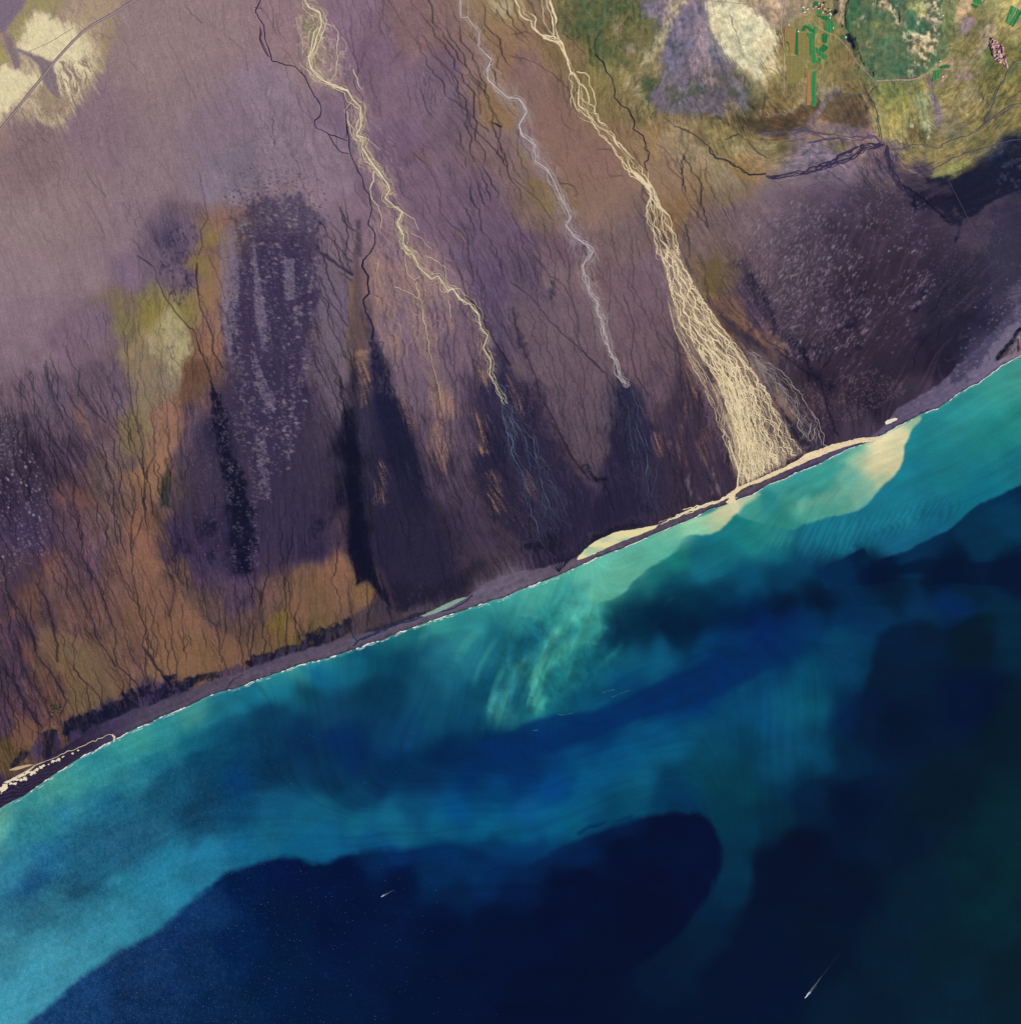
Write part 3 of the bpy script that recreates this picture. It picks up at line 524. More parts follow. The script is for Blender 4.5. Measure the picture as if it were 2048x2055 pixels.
P(HX([(1150, 680), (1200, 660), (1220, 800), (1240, 1000), (1215, 1060), (1190, 960), (1150, 840), (1120, 760)]), 'a0a074', .7, 6, 1, 12); P(HX([(1200, 900), (1235, 880), (1240, 1040), (1215, 1060)]), 'bcb48c', .9, 3, .8, 5); P(HX([(1075, 930), (1110, 930), (1105, 980), (1080, 970)]), 'c8bc98', .8, 3, 1)
P(HX([(1080, 980), (1200, 970), (1210, 1060), (1080, 1050)]), '624a30', .9, 5, 1.2, 6); P(HX([(1260, 960), (1330, 980), (1350, 1080), (1250, 1060)]), '66503c', .7, 6, 1.2, 8)
P(HX([(1440, 690), (1560, 660), (1640, 760), (1560, 820), (1440, 760)]), 'a08a6c', .7, 8, 1.3, 12); P(HX([(1450, 810), (1530, 850), (1520, 865), (1460, 830)]), 'c4a890', .8, 3, .8)
P(HX([(1240, 1300), (1440, 1230), (1540, 1200), (1500, 1260), (1380, 1330), (1240, 1335)]), '9c9a58', .8, 5, 1, 8); P(HX([(1000, 1220), (1060, 1250), (1170, 1320), (1120, 1320)]), 'a07e68', .8, 4, .8, 5)
P(HX([(940, 1130), (1300, 1130), (1420, 1180), (1260, 1230), (1020, 1200)]), '8c7a4c', .6, 8, 1.2, 10)
for q in [[(1180, 1100), (1330, 1080), (1300, 1150), (1200, 1140)], [(1500, 1050), (1760, 960), (1700, 1040), (1540, 1100)], [(1640, 860), (1800, 840), (1760, 940), (1640, 960)], [(1420, 1110), (1600, 1090), (1540, 1150)]]:
    P(HX(q), '6c5c34', .6, 8, 1.4, 12)
# black wet sand south of the meadows
P(HX([(1170, 1340), (1400, 1330), (1560, 1280), (1640, 1220), (1780, 1160), (1850, 1060), (2000, 960), (2200, 850), (2200, 1330), (1925, 1420), (1760, 1500), (1700, 1540), (1600, 1600), (1510, 1620), (1380, 1500), (1280, 1420)]), '1b1b33', .97, 5, 1, 10)
P(HX([(1760, 1380), (1780, 1200), (1880, 1100), (2000, 1050), (2200, 1000), (2200, 1400), (1925, 1440), (1800, 1500)]), '3c3850', .6, 5, 1.4, 4, sstep(.5, .66, NZ2))
P(HX([(1050, 1420), (1180, 1460), (1290, 1500), (1400, 1470), (1420, 1560), (1510, 1640), (1470, 1720), (1330, 1640), (1200, 1560), (1060, 1500)]), '1d1b33', .92, 4, 1.6, 8)
P(HX([(1430, 1760), (1480, 1740), (1460, 1800), (1430, 1830)]), '1d1b33', .95, 3, 1.2); P(HX([(1460, 1640), (1500, 1620), (1475, 1750)]), '1d1b33', .8, 3, 1.2)
P(HX([(980, 1260), (1060, 1320), (1200, 1380), (1380, 1380), (1360, 1460), (1180, 1440), (1040, 1400), (980, 1340)]), '4a3a50', .8, 8, 1.2, 14)
for q in [[(960, 1290), (1020, 1390), (1100, 1450), (1060, 1470), (1000, 1400)], [(940, 1230), (980, 1330), (950, 1300)]]:
    P(HX(q), '2b2440', .85, 4, 1.2, 8)

# --- shore: black bog band, grey beach, surf-wet edge
BX = lambda q: T(0, 1024, q)
for q in [[(480, 1610), (640, 1510), (820, 1460), (890, 1380), (980, 1350), (1030, 1390), (1020, 1470), (1000, 1560), (850, 1560), (700, 1620), (620, 1670), (560, 1700), (500, 1690)], [(290, 1700), (330, 1680), (390, 1660), (430, 1670), (450, 1780), (510, 1760), (480, 1640), (560, 1640), (540, 1760), (490, 1790), (380, 1870), (330, 1890)],
          [(1100, 1370), (1250, 1330), (1340, 1370), (1330, 1330), (1480, 1270), (1630, 1210), (1640, 1290), (1480, 1340), (1350, 1390), (1200, 1450), (1130, 1440)], [(1830, 1140), (1940, 1100), (1940, 1220), (1830, 1240)], [(60, 1880), (160, 1830), (190, 1860), (120, 1925), (60, 1925)], [(1040, 1330), (1120, 1300), (1090, 1420), (1040, 1420)], [(1230, 1250), (1310, 1280), (1300, 1340), (1240, 1330)], [(600, 1700), (640, 1690), (630, 1760), (600, 1770)]]:
    P(BX(q), '10142c', .965, 3, 1.7, 7)
for q in [[(190, 1870), (290, 1700), (320, 1720), (310, 1900), (200, 1900)], [(400, 1680), (440, 1680), (460, 1790), (410, 1800)], [(530, 1660), (600, 1660), (610, 1740), (520, 1760)], [(1030, 1430), (1090, 1410), (1130, 1480), (1040, 1540)], [(1100, 1390), (1190, 1390), (1180, 1430), (1110, 1430)], [(1640, 1220), (1800, 1150), (1850, 1240), (1700, 1300), (1640, 1270)], [(1350, 1390), (1500, 1330), (1460, 1370), (1360, 1420)]]:
    P(BX(q), '44395a', .85, 3, .8, 3)
P(T(512, 1024, [(85, 1065), (320, 975), (520, 890), (725, 810), (735, 880), (690, 940), (600, 985), (520, 1025), (320, 1095), (100, 1170), (0, 1215), (-30, 1220), (-30, 1100)]), '0f132b', .965, 3, 1.2, 5)
for q in [[(150, 1060), (200, 1040), (215, 1100), (160, 1120)], [(320, 990), (400, 950), (400, 1010), (340, 1050)], [(540, 900), (590, 890), (560, 990), (520, 980)], [(630, 860), (680, 920), (640, 950), (610, 900)], [(230, 1050), (300, 1010), (290, 1070), (240, 1100)], [(0, 1110), (80, 1090), (60, 1150), (0, 1180)]]:
    P(T(512, 1024, q), '40385a', .85, 3, .8, 3)
P(T(512, 1024, [(730, 790), (900, 690), (1060, 770), (1120, 830), (930, 900), (780, 930), (740, 880)]), '46394a', .8, 6, 1, 6)
P(T(512, 1024, [(760, 960), (800, 930), (1000, 860), (1130, 820), (1230, 780), (1350, 770), (1600, 690), (1620, 660), (1560, 700), (1350, 790), (1200, 840), (1000, 920), (870, 960)]), '1b1d38', .9, 3, .6, 4)
BW = [(-400, 40), (0, 42), (60, 40), (140, 42), (200, 46), (260, 40), (350, 30), (430, 28), (512, 30), (600, 29), (660, 30), (700, 34), (720, 26), (760, 20), (850, 17), (930, 22), (960, 34), (1000, 46), (1040, 38), (1090, 28), (1140, 22), (1180, 18), (1300, 17), (1400, 15), (1440, 12), (1470, 12), (1500, 17), (1600, 15), (1700, 12), (1740, 7), (1770, 16), (1800, 36), (1850, 40), (1900, 50), (1950, 66), (2000, 84), (2048, 105), (2300, 160)]
bw = np.interp(LR.X, [p[0] for p in BW], [p[1] for p in BW]) * 0.905 + (fbm(LR.X / 12, LR.Y / 12, 55, 3) - .5) * 5
bm = sstep(2.5, -2.5, SD - bw)
bc = np.interp(LR.X[0], [-100, 0, 160, 230, 300, 500, 700, 1000, 1150, 1300, 1450, 1600, 1800, 1950, 2200], np.arange(15))
bl = np.array([hexrgb(h) for h in ['2c2440', '2c2440', '2f2642', '43385a', '4f445c', '574b64', '5a4e66', '655a72', '625468', '584a60', '57495e', '54465c', '5f5369', '6f6479', '776b7c']])
bcol = np.stack([np.interp(bc, np.arange(15), bl[:, i]) for i in range(3)], 1)[None].astype(np.float32)
bcol = bcol * (1 + (NZ2 - .5) * .28 + (fbm(SD / 3.0, LR.X / 60, 9, 2) - .5) * .22)[..., None]
beach_mask = bm.copy()
C = C * (1 - bm[..., None] * .96) + bcol * bm[..., None] * .96
wet = sstep(4.5, 0.5, SD + (NZ2 - .5) * 4) * .7
C = C * (1 - wet[..., None]) + hexrgb('2d2438') * wet[..., None]
wr = sstep(160, 60, LR.X) * sstep(40, 30, SD) * .5           # ribbed spit in the far west
C *= (1 + wr * np.sin(SD * .9 + LR.X * .35 + NZ1 * 14) * .5)[..., None]

# --- headland knoll at the eastern edge of the beach
P(T(1536, 512, [(1560, 900), (1640, 720), (1760, 600), (1925, 460), (2200, 300), (2200, 900), (1925, 740), (1700, 880)]), '766a7c', .9, 6, .5, 4)
HEAD = Z(1940, 620, 0.0725, [(830, 1400), (900, 1240), (1100, 1050), (1290, 790), (1350, 640), (1490, 520), (2600, -100), (2600, 700), (1490, 1230), (1300, 1320), (1000, 1400), (880, 1420)])
P(HEAD, '75656a', 1, 3, .4)
for q, c in [([(840, 1390), (900, 1240), (1000, 1140), (1120, 1050), (1230, 910), (1310, 870), (1310, 920), (1230, 1060), (1090, 1260), (960, 1370), (870, 1410)], '3a3040'), ([(1370, 830), (1420, 780), (1430, 1000), (1440, 1120), (1400, 1190), (1370, 1170), (1390, 980)], '15182c'), ([(1350, 600), (1440, 510), (1490, 505), (1480, 540), (1400, 580)], '0c0f22')]:
    P(Z(1940, 620, 0.0725, q), c, .95, 1.5, .25)  # dark rock faces, their shade painted into the ground colour
P(Z(1940, 620, 0.0725, [(1290, 790), (1420, 700), (1490, 700), (1490, 1100), (1440, 1000), (1420, 800), (1330, 800)]), 'a08c84', .8, 3, .6, 3)

# --- dune fields: pale sand patches on dark gravel
def dunes(poly_pts, col, ang, l, w, lo, hi, a, seed, feather=30, base=None, ba=.6):
    sl, m = LR.poly(poly_pts, feather, 1.5)
    m = sstep(.25, .75, m + (fbm(LR.X[sl] / 9, LR.Y[sl] / 14, seed + 7, 4) - .5) * 1.5 * (1 - np.abs(2 * m - 1)))
    if base:
        b = m * ba
        C[sl] = C[sl] * (1 - b[..., None]) + hexrgb(base) * b[..., None]
    x = LR.X[sl] + LR.dX[sl] * .5; y = LR.Y[sl] + LR.dY[sl] * .5
    ca, sn = math.cos(ang), math.sin(ang)
    n = fbm((x * ca + y * sn) / l, (-x * sn + y * ca) / w, seed, 3) + (NZ1[sl] - .5) * .35
    k = sstep(lo, hi, n) * m * a
    C[sl] = C[sl] * (1 - k[..., None]) + hexrgb(col) * k[..., None]
    return sl, k
RELIEF = np.zeros_like(LR.X)
def inpoly(q, region):
    ins = np.zeros(len(q), bool)
    for i in range(len(region)):
        (ax, ay), (bx, by) = region[i], region[(i + 1) % len(region)]
        if ay != by:
            ins ^= ((ay > q[:, 1]) != (by > q[:, 1])) & (q[:, 0] < (bx - ax) * (q[:, 1] - ay) / (by - ay) + ax)
    return ins

def flecks(region, n, ang, ln, wd, col, a, seed, jit=.25, dens=None, rel=.6, soft=None):
    """separate small sand patches, n long dabs of length ln and half width wd lying along ang"""
    rr = np.random.RandomState(seed)
    xs = [p[0] for p in region]; ys = [p[1] for p in region]
    q = np.stack([rr.uniform(min(xs), max(xs), n), rr.uniform(min(ys), max(ys), n)], 1)
    ok = inpoly(q, region)
    if dens is not None:
        ok &= rr.rand(n) < dens(q[:, 0], q[:, 1])
    q = q[ok]; n = len(q)
    L_ = ln * rr.uniform(.35, 1.0, n) ** 1.3; W_ = wd * rr.uniform(.4, 1.15, n); A_ = ang + rr.normal(0, jit, n); B_ = a * rr.uniform(.35, 1.05, n)
    M = np.zeros_like(LR.X); px, py, pw, pa = [], [], [], []
    for t in np.linspace(-1, 1, 9):
        c = rr.normal(0, .035, n)
        px.append(q[:, 0] + np.cos(A_) * L_ * t * .5 - np.sin(A_) * L_ * (c + t * t * .10)); py.append(q[:, 1] + np.sin(A_) * L_ * t * .5 + np.cos(A_) * L_ * (c + t * t * .10))
        pw.append(W_ * (1 - .6 * abs(t)) + .15); pa.append(B_)
    LR.splat(M, np.concatenate(px), np.concatenate(py), np.concatenate(pw), np.concatenate(pa))
    m = np.clip(M * 1.25, 0, 1) * (.75 + .6 * (NZ2 - .2))
    m = np.clip(m, 0, 1)
    C[...] = C * (1 - m[..., None]) + hexrgb(col) * m[..., None]
    RELIEF[...] += m * rel

DL = [(480, 412), (520, 396), (560, 404), (590, 388), (625, 402), (642, 470), (637, 560), (622, 640), (615, 720), (612, 860), (560, 1000), (500, 900), (468, 760), (452, 650), (462, 540), (478, 480)]
sl, kk = dunes(DL, '7a6b80', 1.45, 12, 5, 1.57, 1.64, .8, 101, 40, '362d50', .62)
flecks([(430, 360), (520, 330), (650, 360), (665, 480), (650, 720), (620, 860), (440, 860), (430, 600)], 3000, .35, 6, 1.0, '352c4e', .7, 109, .3, lambda x, y: sstep(300, 430, y) * sstep(430, 500, x) * sstep(670, 620, x), .3)
colm = lambda x, y: sstep(.42, .62, fbm(x / 9, y / 46, 103, 3))
flecks([(455, 430), (520, 380), (640, 390), (640, 600), (612, 840), (560, 960), (500, 860), (450, 680)], 5200, .32, 5.5, 1.0, '7a6b80', .75, 104, .3, lambda x, y: .25 + .75 * colm(x, y))
flecks(DL, 900, .25, 11, 2.4, '80717f', .85, 105, .3, colm)
flecks([(440, 600), (475, 560), (490, 760), (520, 900), (520, 1140), (470, 1150), (440, 900)], 1500, .3, 6, 1.2, '76697c', .7, 106, .3, lambda x, y: sstep(.45, .62, fbm(x / 8, y / 40, 107, 3)))
for q, n_ in [([(508, 470), (520, 560), (535, 640), (530, 700), (512, 640)], 420), ([(505, 680), (522, 740), (552, 800), (548, 830), (520, 790)], 300), ([(440, 470), (470, 440), (480, 560), (462, 720), (445, 640)], 700), ([(512, 850), (530, 860), (545, 1010), (520, 1000)], 120), ([(570, 520), (590, 520), (590, 600), (572, 600)], 160)]:
    flecks(q, n_ * 3, .35, 7, 1.5, '80728a', .75, n_, .3)
flecks([(-120, 850), (20, 840), (70, 900), (105, 980), (100, 1110), (-120, 1240)], 1500, .8, 3.2, 1.0, '8f8086', .8, 141, .8)
flecks([(-120, 880), (20, 860), (80, 930), (90, 1080), (-120, 1200)], 160, 1.2, 6, 2.4, '94878c', .85, 142, .5)
flecks([(-120, 820), (30, 825), (50, 860), (20, 940), (-120, 980)], 700, -.95, 9, 1.1, '7c6c80', .6, 143)
flecks([(380, 800), (440, 780), (470, 1000), (440, 1180), (390, 1100)], 330, 1.3, 3, 1.0, '766a7c', .6, 144, .6)
gr = lambda x, y: sstep(1440, 1560, x) * (.25 + .75 * sstep(1800, 1600, x)) * sstep(380, 470, y + (x - 1600) * .1) * (.35 + .9 * sstep(.4, .62, fbm(x / 26, y / 26, 153, 3)))
DR = [(1450, 430), (1560, 400), (1760, 370), (1880, 560), (1840, 650), (1700, 700), (1600, 730), (1500, 640)]
flecks(DR, 2900, -.95, 9.5, .85, '8f7f88', .85, 151, .25, gr)
flecks(DR, 500, -1.0, 12, 1.5, '93838a', .85, 152, .3, gr)
flecks([(1470, 440), (1640, 420), (1700, 640), (1650, 720), (1540, 660)], 1900, -.95, 8, .45, '85747e', .6, 155, .3)
flecks([(1690, 350), (1780, 330), (1860, 400), (1860, 520), (1740, 480)], 420, -.9, 5.5, .8, '84747e', .75, 156, .3)
flecks([(1430, 380), (1620, 360), (1700, 420), (1500, 520)], 1300, -.6, 5, .7, '8a7a84', .35, 157, .4)
flecks([(1620, 640), (1800, 540), (1880, 540), (1860, 660), (1700, 780)], 160, -.75, 16, 1.4, '7a6872', .6, 166, .2)
for q in [[(1828, 582), (1860, 552), (1856, 566), (1836, 584)], [(1820, 608), (1845, 596), (1838, 606), (1824, 616)], [(1728, 668), (1748, 656), (1744, 664), (1730, 674)], [(1702, 766), (1714, 754), (1710, 764)]]:
    P(q, '857279', .75, 2, .8, 2)
flecks([(1600, 770), (1760, 740), (1830, 780), (1740, 830), (1620, 880), (1580, 830)], 1500, -.9, 4.2, 1.2, '806466', .6, 171, .4)
EQ = [(1990, 420), (2200, 360), (2200, 660), (2030, 640), (1960, 745), (1900, 775), (1960, 600)]
dunes(EQ, '756a7c', -.55, 6, 2.4, 1.49, 1.58, .8, 181, 16, '2c2945', .5)
flecks(EQ, 2600, -.5, 6, 1.2, '786d7e', .8, 182, .4, lambda x, y: sstep(-70, 60, (x - 2010) + (y - 620) * .75 + (fbm(x / 14, y / 14, 183, 3) - .5) * 90))
flecks([(1850, 470), (2010, 420), (2020, 600), (1880, 640)], 700, -.5, 5, .9, '5c5468', .5, 191, .4)
P([(2020, 590), (2060, 560), (2200, 480), (2200, 620), (2040, 640)], '6f6577', .6, 8, 1.5, 8)
flecks([(1000, 770), (1150, 760), (1200, 850), (1130, 900), (1040, 840)], 260, .9, 3, 1.0, '7c6872', .5, 201, .5)
flecks([(430, 310), (560, 220), (640, 400), (560, 420), (450, 420)], 900, .95, 7, .8, '54486a', .45, 205, .3, None, 0)
flecks([(330, 450), (395, 440), (400, 560), (360, 620), (320, 560)], 700, 1.4, 8, 1.2, '30284c', .7, 207, .3, lambda x, y: sstep(.4, .6, fbm(x / 20, y / 20, 208, 3)), 0)
tipn = fbm(LR.X / 16 + LR.Y / 40, LR.X / 60, 91, 3)

# --- small streams, traced (dark) and scattered
DK = np.zeros_like(LR.X)
def stream(pts, w=1.0, a=.8, wig=2.0, taper=0.0, M=None):
    M = DK if M is None else M
    Q = resample(pts, 1.0); Q = smooth(wiggle(Q, wig, 9.0, int(pts[0][0] * 3 + pts[0][1])), 2)
    n = len(Q); t = np.linspace(0, 1, n)
    aa = a * (1 - taper * (1 - t)) * (0.8 + .4 * (n1(np.arange(n) / 14.0, 3) + .5))
    LR.splat(M, Q[:, 0], Q[:, 1], w * (0.75 + .6 * (n1(np.arange(n) / 20.0, 7) + .5)), np.clip(aa, 0, 1))
ST0 = [([(1500, 1290), (1540, 1500), (1570, 1650), (1510, 1750), (1530, 1850), (1500, 1925)], .9, .8), ([(980, 1800), (1040, 1850), (1080, 1925)], .7, .7), ([(1380, 20), (1460, 120), (1530, 170)], 1.2, .4), ([(1260, 280), (1330, 420), (1420, 620), (1480, 740)], .8, .4), ([(930, 420), (1080, 560), (1120, 700)], .7, .3), ([(1680, 30), (1690, 260), (1850, 380), (1870, 540)], .7, .4), ([(640, 1270), (700, 1380), (800, 1480)], 1.5, .3), ([(650, 1500), (760, 1700), (790, 1800)], 1.6, .25)]
for q, w, a in ST0: stream(T(0, 0, q), w, a, 1.5, .6)
ST1 = [([(1040, 0), (1160, 90), (1200, 220), (1260, 340), (1350, 470), (1480, 590), (1500, 700), (1570, 850), (1590, 950), (1640, 1100)], 1.1, .95), ([(1490, 60), (1480, 180), (1510, 400), (1560, 500), (1610, 620), (1600, 720), (1680, 850)], 1.1, .95), ([(1490, 60), (1480, 180), (1500, 300)], 1.8, .9),
       ([(1590, 950), (1620, 1060), (1650, 1160)], 2.4, .9), ([(960, 650), (970, 900), (1000, 1150), (1040, 1300), (1085, 1450), (1070, 1600), (1105, 1700), (1090, 1850), (1090, 1925)], .9, .85), ([(1160, 1300), (1170, 1500), (1100, 1650)], 1.0, .9), ([(1130, 1180), (1160, 1300)], .7, .6),
       ([(1210, 480), (1200, 600), (1230, 680), (1210, 900), (1250, 1050), (1270, 1280), (1280, 1420)], .7, .65), ([(820, 1250), (900, 1360), (900, 1480), (960, 1620), (1000, 1800), (1030, 1925)], .8, .75), ([(490, 690), (540, 830), (590, 880), (600, 1020), (690, 1150), (800, 1260)], 1.2, .6), ([(600, 850), (590, 1060)], 1.2, .6),
       ([(330, 830), (380, 1020), (440, 1160), (530, 1330), (510, 1520), (560, 1680), (560, 1925)], 1.0, .75), ([(350, 800), (370, 1000)], 2.2, .55), ([(150, 960), (170, 1150), (210, 1400)], 1.3, .6), ([(90, 960), (150, 1050)], 1, .5), ([(200, 900), (240, 960), (260, 1100), (260, 1200), (370, 1370), (480, 1500)], 1.4, .6), ([(60, 1130), (80, 1250)], 1.2, .5),
       ([(260, 1200), (450, 1560), (560, 1700)], .8, .6), ([(720, 1440), (800, 1560), (850, 1700), (870, 1820), (900, 1925)], .9, .7), ([(770, 430), (800, 520)], .7, .5), ([(1570, 0), (1650, 180), (1700, 330)], .8, .6), ([(1520, 340), (1590, 480), (1600, 560)], .7, .6), ([(1660, 360), (1700, 460), (1760, 600), (1790, 760)], 1.0, .6), ([(1400, 110), (1410, 200), (1480, 250)], 1.3, .6), ([(1270, 1420), (1290, 1600), (1250, 1750), (1270, 1900)], .8, .7), ([(640, 640), (700, 780), (830, 960)], .7, .4), ([(1050, 0), (1045, 180)], .7, .35)]
for q, w, a in ST1: stream(T(0, 512, q), w, a, 1.6, .3)
ST2 = [([(580, 0), (630, 180), (610, 330), (640, 400), (740, 560), (800, 720), (860, 900), (880, 1000), (860, 1080), (890, 1180), (960, 1240), (1030, 1300), (1060, 1390)], 1.1, .85), ([(1070, 50), (1060, 120), (1000, 260), (1000, 480), (1040, 650), (1050, 780), (1100, 900), (1080, 1020), (1150, 1140), (1240, 1260), (1290, 1310)], 1.1, .9), ([(1090, 1040), (1150, 1140), (1240, 1260), (1290, 1320)], 2.8, .85),
       ([(60, 640), (170, 800), (250, 950), (280, 1100), (390, 1230), (470, 1370), (500, 1440), (480, 1500), (450, 1550)], 1.2, .8), ([(60, 640), (170, 800), (250, 950), (270, 1060)], 2.4, .6), ([(280, 560), (360, 700), (400, 870), (430, 1000), (430, 1140)], 2.2, .65), ([(250, 300), (320, 430), (290, 560)], 1.2, .6), ([(360, 100), (430, 300), (520, 470), (560, 560), (650, 740), (710, 860), (720, 960), (800, 1060), (870, 1180)], 1.3, .65),
       ([(150, 1000), (170, 1180), (240, 1310), (340, 1430), (370, 1560)], 1.2, .7), ([(130, 980), (160, 1150)], 2.2, .5), ([(20, 1180), (130, 1330), (200, 1480), (290, 1620)], 1.8, .7), ([(1310, 50), (1350, 380), (1340, 500)], 1.2, .7), ([(1170, 180), (1260, 420), (1290, 520)], 1.1, .6), ([(1200, 600), (1290, 800), (1300, 900), (1290, 1000), (1340, 1150), (1330, 1290)], 1.0, .8), ([(1380, 700), (1370, 850), (1390, 1040)], 1.0, .7), ([(1420, 900), (1440, 1020)], .8, .6),
       ([(1500, 300), (1560, 800), (1640, 900), (1670, 1150)], 1.0, .65), ([(1520, 880), (1560, 1030)], 1.0, .7), ([(900, 0), (980, 220), (1000, 260)], .9, .75), ([(870, 380), (960, 560), (1040, 720)], 1.0, .75), ([(760, 30), (850, 300), (920, 520), (1000, 680)], .9, .65), ([(1050, 380), (1140, 560), (1180, 700), (1150, 860)], .9, .6), ([(1110, 700), (1160, 820), (1140, 900), (1200, 1000), (1170, 1110)], 1.0, .8), ([(1150, 940), (1130, 1040), (1170, 1080)], .8, .7), ([(660, 260), (670, 400)], .8, .5), ([(780, 500), (820, 640), (900, 780), (940, 900), (970, 1050), (1040, 1180)], .9, .7),
       ([(470, 1050), (510, 1180), (570, 1290)], .8, .65), ([(640, 890), (770, 1050), (830, 1190), (880, 1220)], .9, .7), ([(200, 1230), (260, 1400), (330, 1560)], .9, .7), ([(250, 1520), (310, 1640)], 1.2, .8), ([(250, 1660), (300, 1680), (380, 1560), (350, 1480)], .8, .7), ([(1300, 420), (1320, 620), (1280, 800)], 1.6, .5), ([(1100, 1210), (1110, 1370)], 1.0, .7), ([(1240, 740), (1260, 900), (1330, 1010), (1350, 1160)], .7, .6), ([(1700, 1360), (1760, 1280), (1830, 1240)], .9, .8), ([(1660, 1060), (1600, 960), (1590, 860)], .6, .5), ([(1830, 500), (1850, 800), (1900, 960)], .9, .5)]
for q, w, a in ST2: stream(T(0, 1024, q), w, a, 1.8, .35)
ST3 = [([(480, 150), (540, 300), (600, 400), (700, 540)], 1.5, .6), ([(560, 250), (640, 360), (690, 440)], .7, .6), ([(480, 300), (540, 380), (560, 540), (630, 640), (680, 780)], .9, .75), ([(560, 420), (600, 600), (690, 770)], .9, .7), ([(450, 480), (520, 680), (620, 880), (680, 1020)], 1.1, .75), ([(420, 700), (560, 950), (650, 1200), (660, 1360)], 1.1, .7), ([(500, -20), (650, 90), (730, 150)], 3.2, .65), ([(660, 0), (730, 50)], 1.2, .6), ([(640, 130), (730, 190)], 1.2, .5),
       ([(560, 800), (640, 980), (690, 1040)], .8, .6), ([(470, 1150), (570, 1280), (660, 1400)], .9, .6), ([(560, 1400), (640, 1530), (690, 1600)], .8, .5), ([(1600, 10), (1650, 150), (1640, 230)], 1.0, .75), ([(1530, 90), (1560, 180), (1590, 300)], 1.2, .7), ([(1590, 310), (1680, 400), (1760, 580), (1850, 720), (1925, 830)], 1.5, .75), ([(890, 300), (960, 330), (980, 500), (1010, 600), (1050, 610), (1050, 780), (1080, 880)], .8, .65), ([(1000, 200), (1080, 400), (1050, 560)], .6, .45), ([(930, 650), (970, 660), (950, 730), (990, 800), (970, 860)], 1.0, .75), ([(940, 700), (980, 850)], 1.2, .6), ([(1000, 960), (1050, 1020), (1040, 1100)], 1.0, .7), ([(1260, 900), (1310, 980), (1270, 1080), (1280, 1200)], .6, .5), ([(1450, 260), (1480, 380)], .5, .3), ([(1600, 640), (1640, 830), (1680, 900), (1700, 1010)], .9, .7), ([(1480, 1200), (1470, 1400), (1420, 1500)], .8, .6), ([(1260, 1180), (1290, 1350), (1320, 1480)], .8, .6), ([(1420, 1350), (1400, 1500)], 1.2, .6)]
for q, w, a in ST3: stream(T(512, 512, q), w, a, 1.6, .3)
ST4 = [([(170, 0), (300, 150), (400, 230), (470, 350), (510, 500), (510, 660), (600, 790), (720, 900), (800, 1060)], .9, .75), ([(0, 200), (150, 310), (300, 500), (420, 620), (500, 680), (620, 800), (700, 880)], 1.0, .75), ([(850, 300), (930, 520), (910, 750), (940, 900), (1040, 1060)], 1.0, .7), ([(20, 400), (60, 650), (130, 780), (180, 900), (220, 1050), (320, 1230), (450, 1500), (600, 1700)], 1.3, .7), ([(740, 60), (760, 200), (740, 400), (750, 560)], .7, .6), ([(830, 400), (880, 480), (920, 600)], .6, .5), ([(1060, 400), (1080, 540), (1180, 650), (1240, 720)], .9, .45), ([(330, 560), (380, 700), (420, 850), (480, 960)], .7, .5), ([(740, 900), (790, 1000), (760, 1100)], .7, .5), ([(1000, 620), (1040, 800), (1060, 960)], .6, .45), ([(180, 20), (190, 200)], .9, .5), ([(130, 560), (190, 620)], .7, .4), ([(1240, 600), (1270, 760), (1290, 900)], 1.4, .5), ([(700, 1700), (740, 1800), (780, 1925)], 1.4, .6)]
for q, w, a in ST4: stream(T(1024, 512, q), w, a, 1.6, .3)
ST5 = [([(1280, 300), (1340, 420), (1480, 550), (1560, 800)], 1.1, .5), ([(1460, 740), (1560, 800), (1660, 900), (1760, 990)], 1.3, .6), ([(1600, 560), (1680, 650), (1700, 860)], 1.3, .5), ([(1700, 650), (1800, 850), (1850, 960), (1840, 1060), (1860, 1130)], 1.1, .65), ([(1780, 920), (1850, 960)], 1.8, .8), ([(1190, 1150), (1300, 1250), (1400, 1450), (1390, 1600), (1480, 1700), (1540, 1740), (1600, 1820), (1610, 1925)], .8, .7), ([(1600, 1770), (1610, 1925)], 1.1, .6), ([(1480, 1260), (1510, 1330), (1500, 1450)], .6, .4), ([(840, 1030), (930, 1100), (960, 1230)], .5, .3), ([(640, 1560), (660, 1650), (690, 1700), (750, 1740)], 1.5, .7), ([(450, 1640), (530, 1720), (550, 1780), (600, 1830), (680, 1925)], 1.4, .7), ([(560, 1680), (650, 1770), (700, 1880), (740, 1920)], .9, .6), ([(160, 100), (170, 220), (240, 320)], .6, .5), ([(180, 350), (270, 420), (300, 490)], .6, .4), ([(40, 200), (40, 290), (100, 420)], 1.0, .85), ([(310, 700), (350, 830), (440, 900)], .7, .5), ([(430, 880), (380, 800), (320, 640)], .6, .4), ([(1120, 340), (1100, 400), (1050, 440)], .6, .4), ([(930, 60), (990, 130), (990, 250)], .6, .35), ([(1250, 260), (1330, 350), (1410, 500), (1490, 640)], 1.0, .5)]
for q, w, a in ST5: stream(T(512, 0, q), w, a, 1.5, .3)
